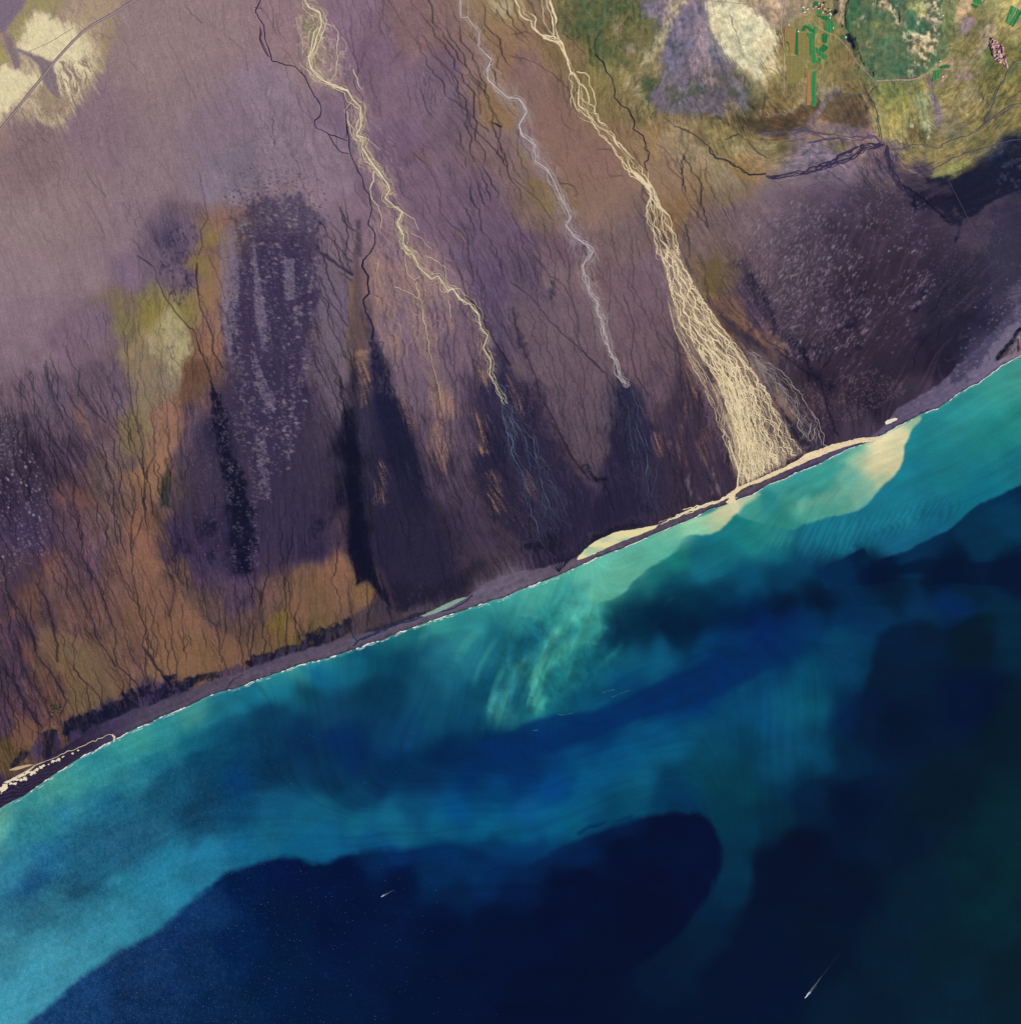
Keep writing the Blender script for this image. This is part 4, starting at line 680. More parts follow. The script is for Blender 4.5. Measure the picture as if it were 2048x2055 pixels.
ST6 = [([(680, 240), (640, 300), (640, 410), (700, 470)], 1.0, .7), ([(1240, 950), (1340, 990), (1430, 1050), (1500, 1110), (1550, 1190), (1640, 1210), (1730, 1270), (1800, 1320), (1925, 1310)], 1.2, .8), ([(1100, 1080), (1200, 1160), (1300, 1310), (1400, 1460)], .7, .5), ([(0, 420), (80, 440), (200, 480), (320, 560), (440, 670)], .8, .6), ([(100, 480), (40, 400)], .6, .5), ([(0, 260), (100, 240), (160, 250)], .8, .6), ([(380, 860), (400, 940), (480, 990)], .7, .5), ([(350, 1370), (480, 1400), (510, 1460), (480, 1480)], .9, .6), ([(650, 1130), (750, 1120), (800, 1180)], .8, .6), ([(410, 180), (400, 250), (500, 340), (560, 410)], .8, .6), ([(1650, 100), (1680, 210), (1730, 330)], .8, .7), ([(1150, 880), (1250, 960)], .8, .5), ([(1620, 1050), (1720, 1010), (1780, 1060), (1850, 1140), (1925, 1190)], 1.2, .7), ([(0, 1330), (80, 1400), (200, 1500), (320, 1660)], 1.0, .5), ([(0, 1600), (80, 1760), (180, 1860), (220, 1925)], 1.0, .5), ([(740, 1320), (840, 1330)], .7, .5), ([(700, 1340), (880, 1320)], .5, .3)]
for q, w, a in ST6: stream(T(1024, 0, q), w, a, 1.5, .2)
ST7 = [([(1240, 560), (1260, 700), (1290, 860)], .9, .3), ([(1005, 80), (1000, 170)], 1.3, .85), ([(1240, 0), (1410, 60)], .8, .3), ([(1500, 0), (1530, 120), (1490, 230), (1500, 360), (1490, 400)], .7, .35), ([(1405, 150), (1420, 190), (1420, 280)], .6, .5), ([(150, 1260), (120, 1230), (100, 1200)], .6, .4), ([(1000, 1380), (1130, 1450), (1280, 1580), (1350, 1640)], 2.2, .7), ([(1110, 1480), (1130, 1600)], 1.2, .6), ([(240, 1400), (270, 1560), (270, 1720)], .8, .25), ([(1545, 660), (1410, 700)], .5, .1)]
for q, w, a in ST7: stream(T(1536, 0, q), w, a, 1.4, .2)
ST8 = [([(280, 700), (330, 860), (420, 960), (460, 1140), (540, 1360)], 2.0, .6), ([(60, 700), (200, 800), (320, 900)], 2.2, .5), ([(400, 880), (480, 800), (500, 740)], 1.8, .5), ([(640, 980), (610, 1100), (680, 1340)], 1.2, .4), ([(0, 640), (140, 720), (300, 850)], 1.2, .5), ([(0, 900), (80, 1120), (200, 1290), (240, 1420)], 2.6, .6), ([(1110, 860), (1130, 740), (1170, 690), (1220, 610), (1240, 600)], 1.3, .5), ([(1290, 640), (1310, 560), (1330, 520)], 1.3, .5), ([(1230, 450), (1290, 390), (1310, 330), (1340, 270), (1370, 240)], 1.4, .5)]
for q, w, a in ST8: stream(T(1536, 512, q), w, a, 2.2, .2)
stream(T(1536, 0, [(630, 0), (560, 200), (600, 220)]), .6, .2)

for tx_, ty_, q, w_, a_ in [(0, 1024, [(60, 640), (170, 800), (250, 950), (280, 1100), (390, 1230), (470, 1370)], 7, .5), (0, 1024, [(250, 330), (330, 560), (400, 870), (430, 1050)], 6, .45), (0, 1024, [(130, 980), (170, 1180), (240, 1310), (340, 1430)], 7, .45), (0, 1024, [(10, 1150), (130, 1330), (200, 1480), (300, 1620)], 8, .5), (0, 1024, [(560, 560), (650, 740), (710, 860), (760, 1000)], 6, .4), (0, 1024, [(640, 400), (740, 560), (800, 720)], 5, .4), (0, 1024, [(1300, 380), (1320, 620), (1270, 800)], 6, .4), (0, 1024, [(20, 700), (110, 1000), (150, 1250)], 8, .45),
                             (1536, 512, [(-20, 420), (60, 530), (150, 630), (270, 715)], 4, 1.0), (1536, 512, [(270, 700), (330, 860), (400, 960), (545, 1000)], 5, 1.0), (1024, 512, [(1500, 380), (1620, 480), (1780, 600), (1940, 740)], 4, .8), (1024, 512, [(1790, 120), (1850, 280), (1930, 420)], 5, .8), (1536, 512, [(430, 1000), (480, 1130), (540, 1300)], 4, .7), (1024, 512, [(1640, 20), (1720, 160), (1800, 300)], 5, .5), (0, 512, [(160, 960), (200, 1300), (300, 1600)], 6, .4), (0, 512, [(260, 1100), (420, 1450), (560, 1750)], 6, .4), (0, 512, [(370, 1000), (440, 1200), (540, 1450)], 5, .35), (0, 512, [(600, 1000), (700, 1200), (760, 1400)], 6, .3), (1024, 512, [(20, 500), (120, 780), (220, 1050), (420, 1450)], 5, .35), (512, 512, [(1700, 450), (1850, 720), (1925, 850)], 6, .4), (1024, 512, [(1270, 650), (1290, 800), (1280, 950)], 6, .4)]:
    BD = np.zeros_like(LR.X); stream(T(tx_, ty_, q), w_, 1.0, 3.0, .5, BD)
    BD = blur(np.clip(BD, 0, 1), 4, 2) * a_ * (1.5 * (1 - LIC3) + .3); BD = np.clip(BD, 0, .85)[..., None]
    C = C * (1 - BD) + (C * .35 + hexrgb('2c2140') * .5) * BD
# soft rosy and milky ground along the silty rivers
for q, w_, c_, a_ in [(T(512, 0, [(370, 0), (480, 120), (460, 290), (430, 430), (480, 590), (700, 680), (790, 840), (780, 1020), (860, 1200), (1000, 1400), (1000, 1500), (1100, 1620), (1110, 1800), (1190, 1925)]), 17, 'a5897f', .36), (T(512, 512, [(1190, 0), (1340, 180), (1500, 280), (1640, 390), (1700, 560), (1740, 700), (1780, 880)]), 16, 'a08278', .32),
                      (T(512, 512, [(900, 60), (940, 300), (1000, 560), (1060, 800)]), 22, 'a0806f', .22), (T(512, 512, [(1230, 200), (1270, 560), (1350, 900), (1380, 1100)]), 16, 'a3806c', .25), (T(1024, 0, [(-40, 700), (90, 830), (80, 960), (180, 1150), (300, 1350), (430, 1600), (480, 1780), (600, 1925)]), 18, '998793', .34), (T(1024, 512, [(570, 0), (570, 180), (640, 350), (700, 500), (720, 650)]), 14, '93858e', .3), (T(512, 0, [(1550, 0), (1690, 300), (1770, 520), (1920, 740)]), 14, 'a08a88', .3)]:
    BD = np.zeros_like(LR.X); stream(q, w_, 1.0, 4.0, 0, BD)
    BD = np.clip(blur(np.clip(BD, 0, 1), 6, 2) * a_ * (.3 + 1.5 * sstep(.35, .7, LIC3)), 0, 1)[..., None]
    C = C * (1 - BD) + hexrgb(c_) * BD

def trace(n, region, length, w, a, wig=.25, M=None, up_=False, seed=1):
    """scattered rills that follow the drainage"""
    rr = np.random.RandomState(seed)
    xs = [p[0] for p in region]; ys = [p[1] for p in region]
    q = np.stack([rr.uniform(min(xs), max(xs), n * 3), rr.uniform(min(ys), max(ys), n * 3)], 1)
    ins = np.zeros(len(q), bool)
    for i in range(len(region)):
        (ax, ay), (bx, by) = region[i], region[(i + 1) % len(region)]
        if ay != by:
            ins ^= ((ay > q[:, 1]) != (by > q[:, 1])) & (q[:, 0] < (bx - ax) * (q[:, 1] - ay) / (by - ay) + ax)
    q = q[ins][:n]; n = len(q)
    L = (length * rr.uniform(.4, 1.3, n)).astype(int); aa = a * rr.uniform(.4, 1.1, n); ww = w * rr.uniform(.7, 1.4, n)
    px, py = q[:, 0].copy(), q[:, 1].copy()
    ph = rr.uniform(0, 1000, n); tx, ty, tw, ta = [], [], [], []
    for k in range(int(L.max())):
        ix = np.clip(((px - LR.x0) / LR.st).astype(int), 0, LR.nx - 1); iy = np.clip(((py - LR.y0) / LR.st).astype(int), 0, LR.ny - 1)
        ang = np.arctan2(LR.fy[iy, ix], LR.fx[iy, ix]) + (n1((k + ph) / 5.0, 5) * 3.4 + n1((k + ph * 2) / 13.0, 6) * 2.2) * wig * 2
        px = px + np.cos(ang); py = py + np.sin(ang)
        live = k < L
        f = np.clip(k / 8.0, 0, 1) * np.clip((L - k) / 14.0, 0, 1)
        tx.append(px[live]); ty.append(py[live]); tw.append(ww[live]); ta.append((aa * f)[live])
    LR.splat(DK if M is None else M, np.concatenate(tx), np.concatenate(ty), np.concatenate(tw), np.concatenate(ta))
PL = np.zeros_like(LR.X)
trace(240, [(480, 0), (620, 20), (700, 420), (560, 500), (450, 400)], 30, .6, .2, .4, seed=10)
trace(200, [(0, 240), (480, 60), (520, 420), (330, 560), (60, 480)], 60, .7, .16, .3, seed=11)
trace(420, [(1550, 160), (2048, 0), (2048, 280), (1760, 340), (1560, 300)], 22, .5, .34, .6, seed=17)
trace(220, [(-60, 330), (60, 200), (230, 180), (180, 60), (300, 0), (240, 0), (140, 250), (40, 300)], 26, .6, .4, .3, seed=18)
trace(200, [(230, 560), (420, 560), (420, 760), (330, 880), (240, 700)], 36, .55, .45, .35, seed=20)
trace(200, [(240, 400), (420, 380), (400, 520), (300, 560)], 40, .7, .32, .3, seed=22)
# branching drainage: every row hands its water to the cells below, steered by small hollows
def network(seed, steer, decay, hollow, src=None):
    rr = np.random.RandomState(seed)
    e = fbm(LR.X / hollow, LR.Y / (hollow * 2.2), seed, 3) + rr.rand(LR.ny, LR.nx).astype(np.float32) * .05
    sl_ = np.clip(LR.fx / np.maximum(LR.fy, .35), -1.6, 1.6) + (fbm(LR.X / 5, LR.Y / 9, seed + 3, 2) - .5) * 2.6 + (rr.rand(LR.ny, LR.nx).astype(np.float32) - .5) * .7
    acc = np.zeros_like(LR.X); rain = np.ones(LR.nx, np.float32); xi = np.arange(LR.nx)
    cur = rain.copy()
    for j in range(LR.ny - 1):
        acc[j] = cur
        best = np.full(LR.nx, 1e9, np.float32); tgt = xi.copy()
        for k_ in (-2, -1, 0, 1, 2):
            xk = np.clip(xi + k_, 0, LR.nx - 1)
            sc = (k_ - sl_[j]) ** 2 * .20 + e[j + 1, xk] * steer
            b = sc < best
            best = np.where(b, sc, best); tgt = np.where(b, xk, tgt)
        nxt = np.bincount(tgt, weights=cur * decay, minlength=LR.nx).astype(np.float32)
        cur = nxt + (rain if src is None else src[j])
    acc[-1] = cur
    return acc
NETW = np.full_like(LR.X, .42)
for q, v, f_ in [([(-200, -200), (500, -200), (520, 380), (330, 600), (60, 700), (-200, 700)], .10, 60), ([(520, -200), (640, -200), (700, 400), (560, 420)], .22, 30), ([(840, -200), (1040, -200), (1040, 330), (1010, 520), (900, 420), (860, 200)], .95, 40), ([(-200, 740), (140, 730), (330, 900), (700, 1120), (760, 1230), (330, 1420), (-200, 1560)], .8, 40), ([(632, 400), (704, 430), (704, 760), (690, 1000), (640, 900)], 1.0, 12), ([(760, 560), (980, 640), (900, 960), (800, 800)], .5, 30),
                 ([(1000, 500), (1190, 560), (1240, 800), (1180, 980), (1050, 800)], .38, 30), ([(1190, 480), (1350, 560), (1370, 860), (1260, 840)], .38, 20), ([(1280, 290), (1440, 300), (1520, 400), (1420, 500), (1340, 500), (1290, 380)], .9, 24), ([(1040, 200), (1240, 240), (1280, 460), (1100, 470)], .25, 30), ([(860, 900), (1200, 960), (1480, 900), (1480, 1000), (900, 1200)], .5, 24), ([(1420, 540), (1560, 700), (1660, 880), (1560, 880), (1440, 660)], .6, 20),
                 ([(1130, -200), (2300, -200), (2300, 300), (1480, 320), (1280, 260), (1130, 60)], .0, 40), ([(1490, 400), (1900, 400), (2300, 300), (2300, 700), (1850, 860), (1560, 640)], .04, 30), ([(450, 400), (640, 400), (610, 900), (520, 1150), (450, 900)], .12, 24)]:
    sl, m = LR.poly(q, f_, 1); NETW[sl] = NETW[sl] * (1 - m) + v * m
NA = network(17, 1.9, .9985, 12.0)
NB = network(23, 1.3, .992, 5.0)
la = np.log(NA); lb = np.log(NB)
D_a = sstep(5.4, 7.4, la); D_b = sstep(4.2, 5.6, lb) * .5 * sstep(.42, .66, fbm(LR.X / 34, LR.Y / 60, 577, 3))
wide = blur(sstep(6.4, 7.8, la), 1, 1)
ND = np.clip(np.maximum(np.maximum(D_a * .8, wide * .95), D_b), 0, 1) * NETW * (.25 + 1.1 * sstep(.32, .62, fbm(LR.X / 50, LR.Y / 80, 571, 3))) * (1 - beach_mask)
DK = np.maximum(DK, ND)
dkc = np.clip(C * 0.2, 0, 1) * .6 + hexrgb('15132f') * .6
m = np.clip(DK, 0, 1) * .97
C = C * (1 - m[..., None]) + dkc * m[..., None]

# pale rills beside the silty rivers
def pal(n, region, length, w, a, col, seed, wig=.3):
    M = np.zeros_like(LR.X)
    trace(n, region, length, w, a, wig, M, seed=seed)
    m = np.clip(M, 0, 1)[..., None]
    C[...] = C * (1 - m) + hexrgb(col) * m
pal(300, [(592, 20), (650, 20), (690, 110), (680, 170), (630, 160), (600, 80)], 22, .8, .9, 'd8bda0', 31, .5)
pal(120, [(680, 70), (700, 80), (740, 200), (800, 330), (780, 350), (720, 220)], 24, .7, .7, 'c8a8a0', 32, .3)
pal(240, [(698, 190), (724, 220), (720, 300), (790, 380), (770, 390), (700, 290)], 26, .8, .85, 'd4b49c', 33, .4)
pal(520, [(740, 400), (780, 420), (830, 450), (900, 520), (900, 640), (860, 700), (790, 660), (740, 540)], 40, .6, .75, 'c49a8a', 34, .3)
pal(120, [(880, 600), (960, 640), (980, 760), (940, 740)], 44, .5, .45, 'b08878', 35, .25)
pal(200, [(980, 760), (1020, 790), (1120, 960), (1130, 1060), (1060, 1080), (1020, 900)], 60, .4, .3, '8490a8', 36, .35)
pal(160, [(1230, 720), (1260, 770), (1310, 860), (1320, 1000), (1280, 1000)], 50, .4, .28, '7488a4', 37, .35)
pal(260, [(1490, 700), (1540, 740), (1600, 800), (1650, 890), (1600, 900), (1570, 830)], 30, .5, .6, 'a89c98', 38, .6)
pal(420, [(1350, 640), (1390, 700), (1480, 860), (1478, 940), (1430, 860)], 44, .55, .55, 'c09c90', 39, .35)
pal(110, [(1140, 440), (1190, 510), (1230, 680), (1200, 640), (1160, 540)], 24, .5, .6, 'b4a4ac', 40, .5)
pal(60, [(960, 60), (1000, 150), (990, 200), (975, 130)], 20, .4, .6, 'c4aca8', 41, .5)
pal(150, [(1260, 240), (1330, 300), (1300, 330), (1220, 260)], 24, .5, .35, 'a89090', 42, .4)
CONE = T(1024, 0, [(1370, 20), (1500, 230), (1640, 420), (1790, 680), (1800, 850), (1380, 870), (1080, 810), (1120, 600), (1130, 420), (1180, 260), (1280, 110)])
pal(200, CONE, 26, .5, .5, '9a8492', 43, .3); pal(200, CONE, 22, .6, .6, '4c3d52', 44, .3)
pal(170, T(1024, 0, [(1130, 420), (1640, 420), (1790, 700), (1780, 900), (1080, 830)]), 20, .9, .6, '4c4c36', 45, .4)
pal(150, T(1024, 0, [(1370, 60), (1480, 160), (1560, 620), (1380, 620)]), 26, .6, .65, 'a98e94', 46, .25)
pal(160, T(1536, 0, [(1100, 700), (1250, 640), (1400, 1050), (900, 1050)]), 30, .5, .5, 'b4a884', 47, .2)
pal(200, T(1024, 0, [(480, 0), (1150, 0), (1000, 560), (700, 440)]), 24, .6, .5, 'a0895f', 48, .4)
pal(260, T(1536, 0, [(900, 680), (1900, 300), (1925, 1000), (1300, 1250), (900, 1150)]), 18, .6, .4, 'a79c62', 49, .6)
# milky flood fan between the strands of the wide river
FANL = [(1322, 500), (1343, 581), (1359, 640), (1396, 703), (1436, 765), (1452, 804), (1466, 860), (1476, 932), (1478, 985)]
FANR = [(1356, 500), (1388, 565), (1410, 600), (1444, 650), (1465, 677), (1495, 714), (1516, 751), (1536, 778), (1563, 831), (1587, 876), (1612, 906)]
P(FANL + [(1530, 960)] + FANR[::-1], 'b89880', .5, 8, 1, 12, .4 + 1.0 * sstep(.3, .65, LIC))
P([(1440, 760), (1450, 760), (1480, 800), (1500, 850), (1540, 890), (1570, 910), (1530, 950), (1490, 960), (1478, 900), (1462, 840)], 'e2caa4', .8, 14, 1.4, 18, .5 + .8 * sstep(.3, .6, LIC))
P(Z(1400, 780, .187, [(540, 730), (620, 780), (700, 900), (640, 970), (560, 960), (540, 860)]), 'd8c4ac', .8, 5, 1, 10)
P([(1500, 716), (1520, 730), (1560, 760), (1580, 800), (1610, 840), (1600, 850), (1570, 810), (1530, 760)], '9a8c88', .5, 8, 1, 10)

# damp ground darkens towards the shore; the western mires are deepest
mire = sstep(820, 700, LR.X) * sstep(960, 1120, LR.Y)
C *= (1 - .06 * sstep(460, 160, SD) * (1 - beach_mask) * (1 - upR) * sstep(1560, 1440, LR.X))[..., None]
C *= 1 - (mire * (1 - beach_mask))[..., None] * np.array([-.01, .03, -.10], np.float32)
# mottled vegetation of the hills
hn = fbm(LR.X / 9, LR.Y / 9, 561, 4) - .5; hn2 = fbm(LR.X / 30, LR.Y / 30, 565, 3) - .5
C *= (1 + upR * ((NZ2 - .5) * .34 + hn * .26 + (LIC - .5) * .25))[..., None]
C += (upR * (hn * .7 + hn2))[..., None] * np.array([.10, .03, -.02], np.float32)
C = C * (1 + upR * .07)[..., None] + upR[..., None] * np.array([-.012, .012, .022], np.float32)
C *= 1 + (1 - dz)[..., None] * np.array([0.0, .015, -.025], np.float32) + dz[..., None] * np.array([-.02, -.01, .05], np.float32)
# overall: slightly greyer, greyest in the hills
g_ = C.mean(2, keepdims=True)
ds = (.06 + .06 * upR + .10 * sstep(.42, .2, C.mean(2)) * sstep(1400, 1300, LR.Y))[..., None]
C = C * (1 - ds) + g_ * ds
# grain
C *= (1 + (GR - .5) * .13)[..., None]
C = np.clip(C, 0.004, .97)
# ------------------------------------------------------------------ relief of the land (metres)
ZB = np.where(SD > 0, 2.5 * (1 - np.exp(-np.maximum(SD, 0) / 5.0)) + np.maximum(SD, 0) * S * 0.003, SD * 0.8).astype(np.float32)
hm = sstep(0, 140, (LR.X - 1180) - (LR.Y - 60) * .9) * sstep(400, 260, LR.Y)
FARM = HX([(120, 60), (560, 60), (600, 300), (580, 620), (560, 900), (120, 900)])
FARM2 = Z(1880, 0, .0873, [(700, -100), (2200, -100), (2200, 760), (1500, 700), (1300, 300), (760, 260)])
for q in (FARM, FARM2):
    sl, m = LR.poly(q, 46, .3, 0, 30); hm[sl] *= 1 - m
ZB += hm * (fbm(LR.X / 90, LR.Y / 90, 301, 3) * 34 + fbm(LR.X / 24, LR.Y / 24, 311, 3) * 10)
sl, m = LR.poly(pl, 3.0, 1.0); ZB[sl] += m * 15
sl, m = LR.poly(HEAD, 5, .4); ZB[sl] += m * (14 + 26 * fbm(LR.X[sl] / 7, LR.Y[sl] / 7, 331, 3))
ZD = ZB + np.where(SD > 3, 1, 0) * ((LIC - .5) * .5 + RELIEF * 2.2 - np.clip(DK, 0, 1) * .7 + (NZ2 - .5) * (1.2 + 3.5 * hm)).astype(np.float32)

def zat(x, y):
    return LR.at(ZB, x, y)

def fold(v, lo, hi):
    """mirror coordinates outside the surveyed area back into it"""
    p = (v - lo) % (2 * (hi - lo))
    return lo + np.where(p > hi - lo, 2 * (hi - lo) - p, p)

def axis(a, b, st, lo, hi):
    core = np.arange(a, b + st * .5, st); up_, g = [], st
    v = b
    while v < hi:
        g *= 1.5; v += g; up_.append(v)
    dn = []; v = a; g = st
    while v > lo:
        g *= 1.5; v -= g; dn.append(v)
    return np.array(dn[::-1] + list(core) + up_, np.float32)

def make_mesh(name, verts, faces, smooth=True, attrs=None):
    me = bpy.data.meshes.new(name)
    nv, nf = len(verts), len(faces)
    k = faces.shape[1]
    me.vertices.add(nv); me.vertices.foreach_set('co', np.ascontiguousarray(verts, np.float32).ravel())
    me.loops.add(nf * k); me.loops.foreach_set('vertex_index', np.ascontiguousarray(faces, np.int32).ravel())
    me.polygons.add(nf); me.polygons.foreach_set('loop_start', np.arange(0, nf * k, k, dtype=np.int32))
    me.polygons.foreach_set('use_smooth', np.full(nf, smooth, bool))
    me.update(calc_edges=True)
    for an, av in (attrs or {}).items():
        if av.ndim == 1:
            at = me.attributes.new(an, 'FLOAT', 'POINT'); at.data.foreach_set('value', np.ascontiguousarray(av, np.float32))
        else:
            at = me.attributes.new(an, 'FLOAT_COLOR', 'POINT')
            at.data.foreach_set('color', np.concatenate([av, np.ones((nv, 1))], 1).astype(np.float32).ravel())
    return me

def link(name, me, mat=None, parent=None):
    o = bpy.data.objects.new(name, me); COL.objects.link(o)
    if mat is not None:
        me.materials.clear(); me.materials.append(mat)
    if parent is not None:
        o.parent = parent
    return o

def tag(o, label=None, cat=None, group=None, kind=None):
    for k_, v_ in (('label', label), ('category', cat), ('group', group), ('kind', kind)):
        if v_: o[k_] = v_
    return o

# ------------------------------------------------------------------ materials
def nt(name):
    m = bpy.data.materials.new(name); m.use_nodes = True
    return m, m.node_tree.nodes, m.node_tree.links, m.node_tree.nodes['Principled BSDF']

def noise_mul(N, L, col_socket, specs):
    """multiply a colour by procedural noise given in metres: (size, low, high)"""
    tc = N.new('ShaderNodeTexCoord')
    out = col_socket
    for size, lo, hi in specs:
        n = N.new('ShaderNodeTexNoise'); n.inputs['Scale'].default_value = 1.0 / size; n.inputs['Detail'].default_value = 3.0
        L.new(tc.outputs['Object'], n.inputs['Vector'])
        r = N.new('ShaderNodeMapRange'); r.inputs[1].default_value = .3; r.inputs[2].default_value = .7; r.inputs[3].default_value = lo; r.inputs[4].default_value = hi
        L.new(n.outputs[0], r.inputs[0])
        v = N.new('ShaderNodeVectorMath'); v.operation = 'SCALE'
        L.new(out, v.inputs[0]); L.new(r.outputs[0], v.inputs['Scale']); out = v.outputs[0]
    return out

def mat_attr(name, rough=.95, spec=.05, specs=((14, .88, 1.12), (60, .95, 1.05))):
    m, N, L, B = nt(name)
    a = N.new('ShaderNodeAttribute'); a.attribute_name = 'cover'
    L.new(noise_mul(N, L, a.outputs['Color'], specs), B.inputs['Base Color'])
    B.inputs['Roughness'].default_value = rough; B.inputs['Specular IOR Level'].default_value = spec
    return m

def mat_flat(name, h, rough=.9, spec=.1, specs=((12, .9, 1.1), (70, .93, 1.07)), raw=None):
    m, N, L, B = nt(name)
    c = N.new('ShaderNodeRGB'); v = raw if raw is not None else alb(h)
    c.outputs[0].default_value = (float(v[0]), float(v[1]), float(v[2]), 1)
    L.new(noise_mul(N, L, c.outputs[0], specs), B.inputs['Base Color'])
    B.inputs['Roughness'].default_value = rough; B.inputs['Specular IOR Level'].default_value = spec
    return m

M_ground = mat_attr('black_sand_gravel')
M_grass = mat_attr('upland_grass')
M_beach = mat_attr('beach_sand', .9)
M_dune = mat_attr('dune_sand')
M_silt = mat_flat('silty_meltwater', 'f2dcb2', .55, .12, ((11, .76, 1.12), (60, .88, 1.06)))
M_silt2 = mat_flat('greenish_meltwater', 'e9dab4', .55, .12)
M_silt3 = mat_flat('milky_meltwater', 'c9bcbc', .55, .12)
M_blue = mat_flat('blue_grey_rills', '62708c', .5, .15)
M_sheen = mat_flat('grey_rills', 'a39791', .5, .15)
M_dark = mat_flat('clear_dark_water', '15183a', .5, .12)
M_dark2 = mat_flat('dark_wet_silt', '38304f', .8, .12)
M_grey = mat_flat('grey_stream_water', '57516b', .6, .12)

# ------------------------------------------------------------------ land meshes
gx = axis(-100, 2150, 1.15, -9000, 11000); gy = axis(-100, 1740, 1.15, -12000, 3800)
VX, VY = np.meshgrid(gx, gy)
FX = fold(VX, -60.0, 2108.0); FY = fold(VY, -60.0, 1700.0)
inside = (VX > -100) & (VX < 2150) & (VY > -100)
sdv = shore_dist(VX, VY)
FY = np.where(inside, VY, FY)
zin = LR.at(ZD, np.where(inside, VX, FX), FY)
zout = np.where(sdv > 0, 2.5 * (1 - np.exp(-np.maximum(sdv, 0) / 5)) + np.minimum(np.maximum(sdv, 0), 4000) * S * .003, np.maximum(sdv, -40) * .8)
VZ = np.where(inside, zin, zout).astype(np.float32)
VZ = np.where(sdv < 0, np.maximum(sdv, -40) * .8, VZ)
kc = (0.0 + lin(LR.at(C, np.where(inside, VX, FX), FY))) / KLAND
keep = sdv > -9
q = keep[:-1, :-1] | keep[1:, :-1] | keep[:-1, 1:] | keep[1:, 1:]
nxv = len(gx)
jj, ii = np.nonzero(q)
F = np.stack([jj * nxv + ii, (jj + 1) * nxv + ii, (jj + 1) * nxv + ii + 1, jj * nxv + ii + 1], 1)
fx_, fy_ = VX[jj, ii], VY[jj, ii]
cls = np.zeros(len(F), int)
wob = (fbm(fx_ / 30, fy_ / 30, 401, 3) - .5) * 60
cls[(((fx_ - 1180 + wob) - np.maximum(fy_ - 60, -4000) * .62) > 0) & (fy_ < 352 + wob * .6 - np.clip((fx_ - 1900) * .6, 0, 140)) & (fx_ > 1100)] = 1
dn = ((fx_ - 535) / 80) ** 2 + ((fy_ - 620 + wob * .4) / 260) ** 2 < 1
dn2 = ((fx_ - 1680 + (fy_ - 560) * .2) / 210) ** 2 + ((fy_ - 570 + wob * .4) / 190) ** 2 < 1
cls[dn] = 3; cls[dn2 & (cls == 0)] = 4
sdf = sdv[jj, ii]
cls[sdf < np.interp(fx_, [p[0] for p in BW], [p[1] for p in BW]) * .905] = 2
VW = np.stack([(VX.ravel() - MX) * S, (MY - VY.ravel()) * S, VZ.ravel()], 1)
AC = np.clip(kc.reshape(-1, 3), 0, .9)
for c_, nm, mt, lb, ct in [(0, 'ground', M_ground, 'purple grey outwash plain streaked with dark drainage rills', 'ground'), (1, 'grassland', M_grass, 'green and brown upland with meadows and gravel fans in the corner of the picture', 'grassland'),
                           (2, 'beach', M_beach, 'narrow grey black sand beach between plain and turquoise sea', 'beach'), (3, 'dune_field', M_dune, 'dark dunes with pale crescent sand patches on the western plain', 'dunes'),
                           (4, 'dune_field', M_dune, 'dark brown dunes flecked with pale slanting patches east of the wide river', 'dunes')]:
    f = F[cls == c_]
    ids, inv = np.unique(f, return_inverse=True)
    o = link(nm, make_mesh(nm, VW[ids], inv.reshape(f.shape), True, {'cover': AC[ids]}), mt)
    tag(o, lb, ct, None, 'structure')

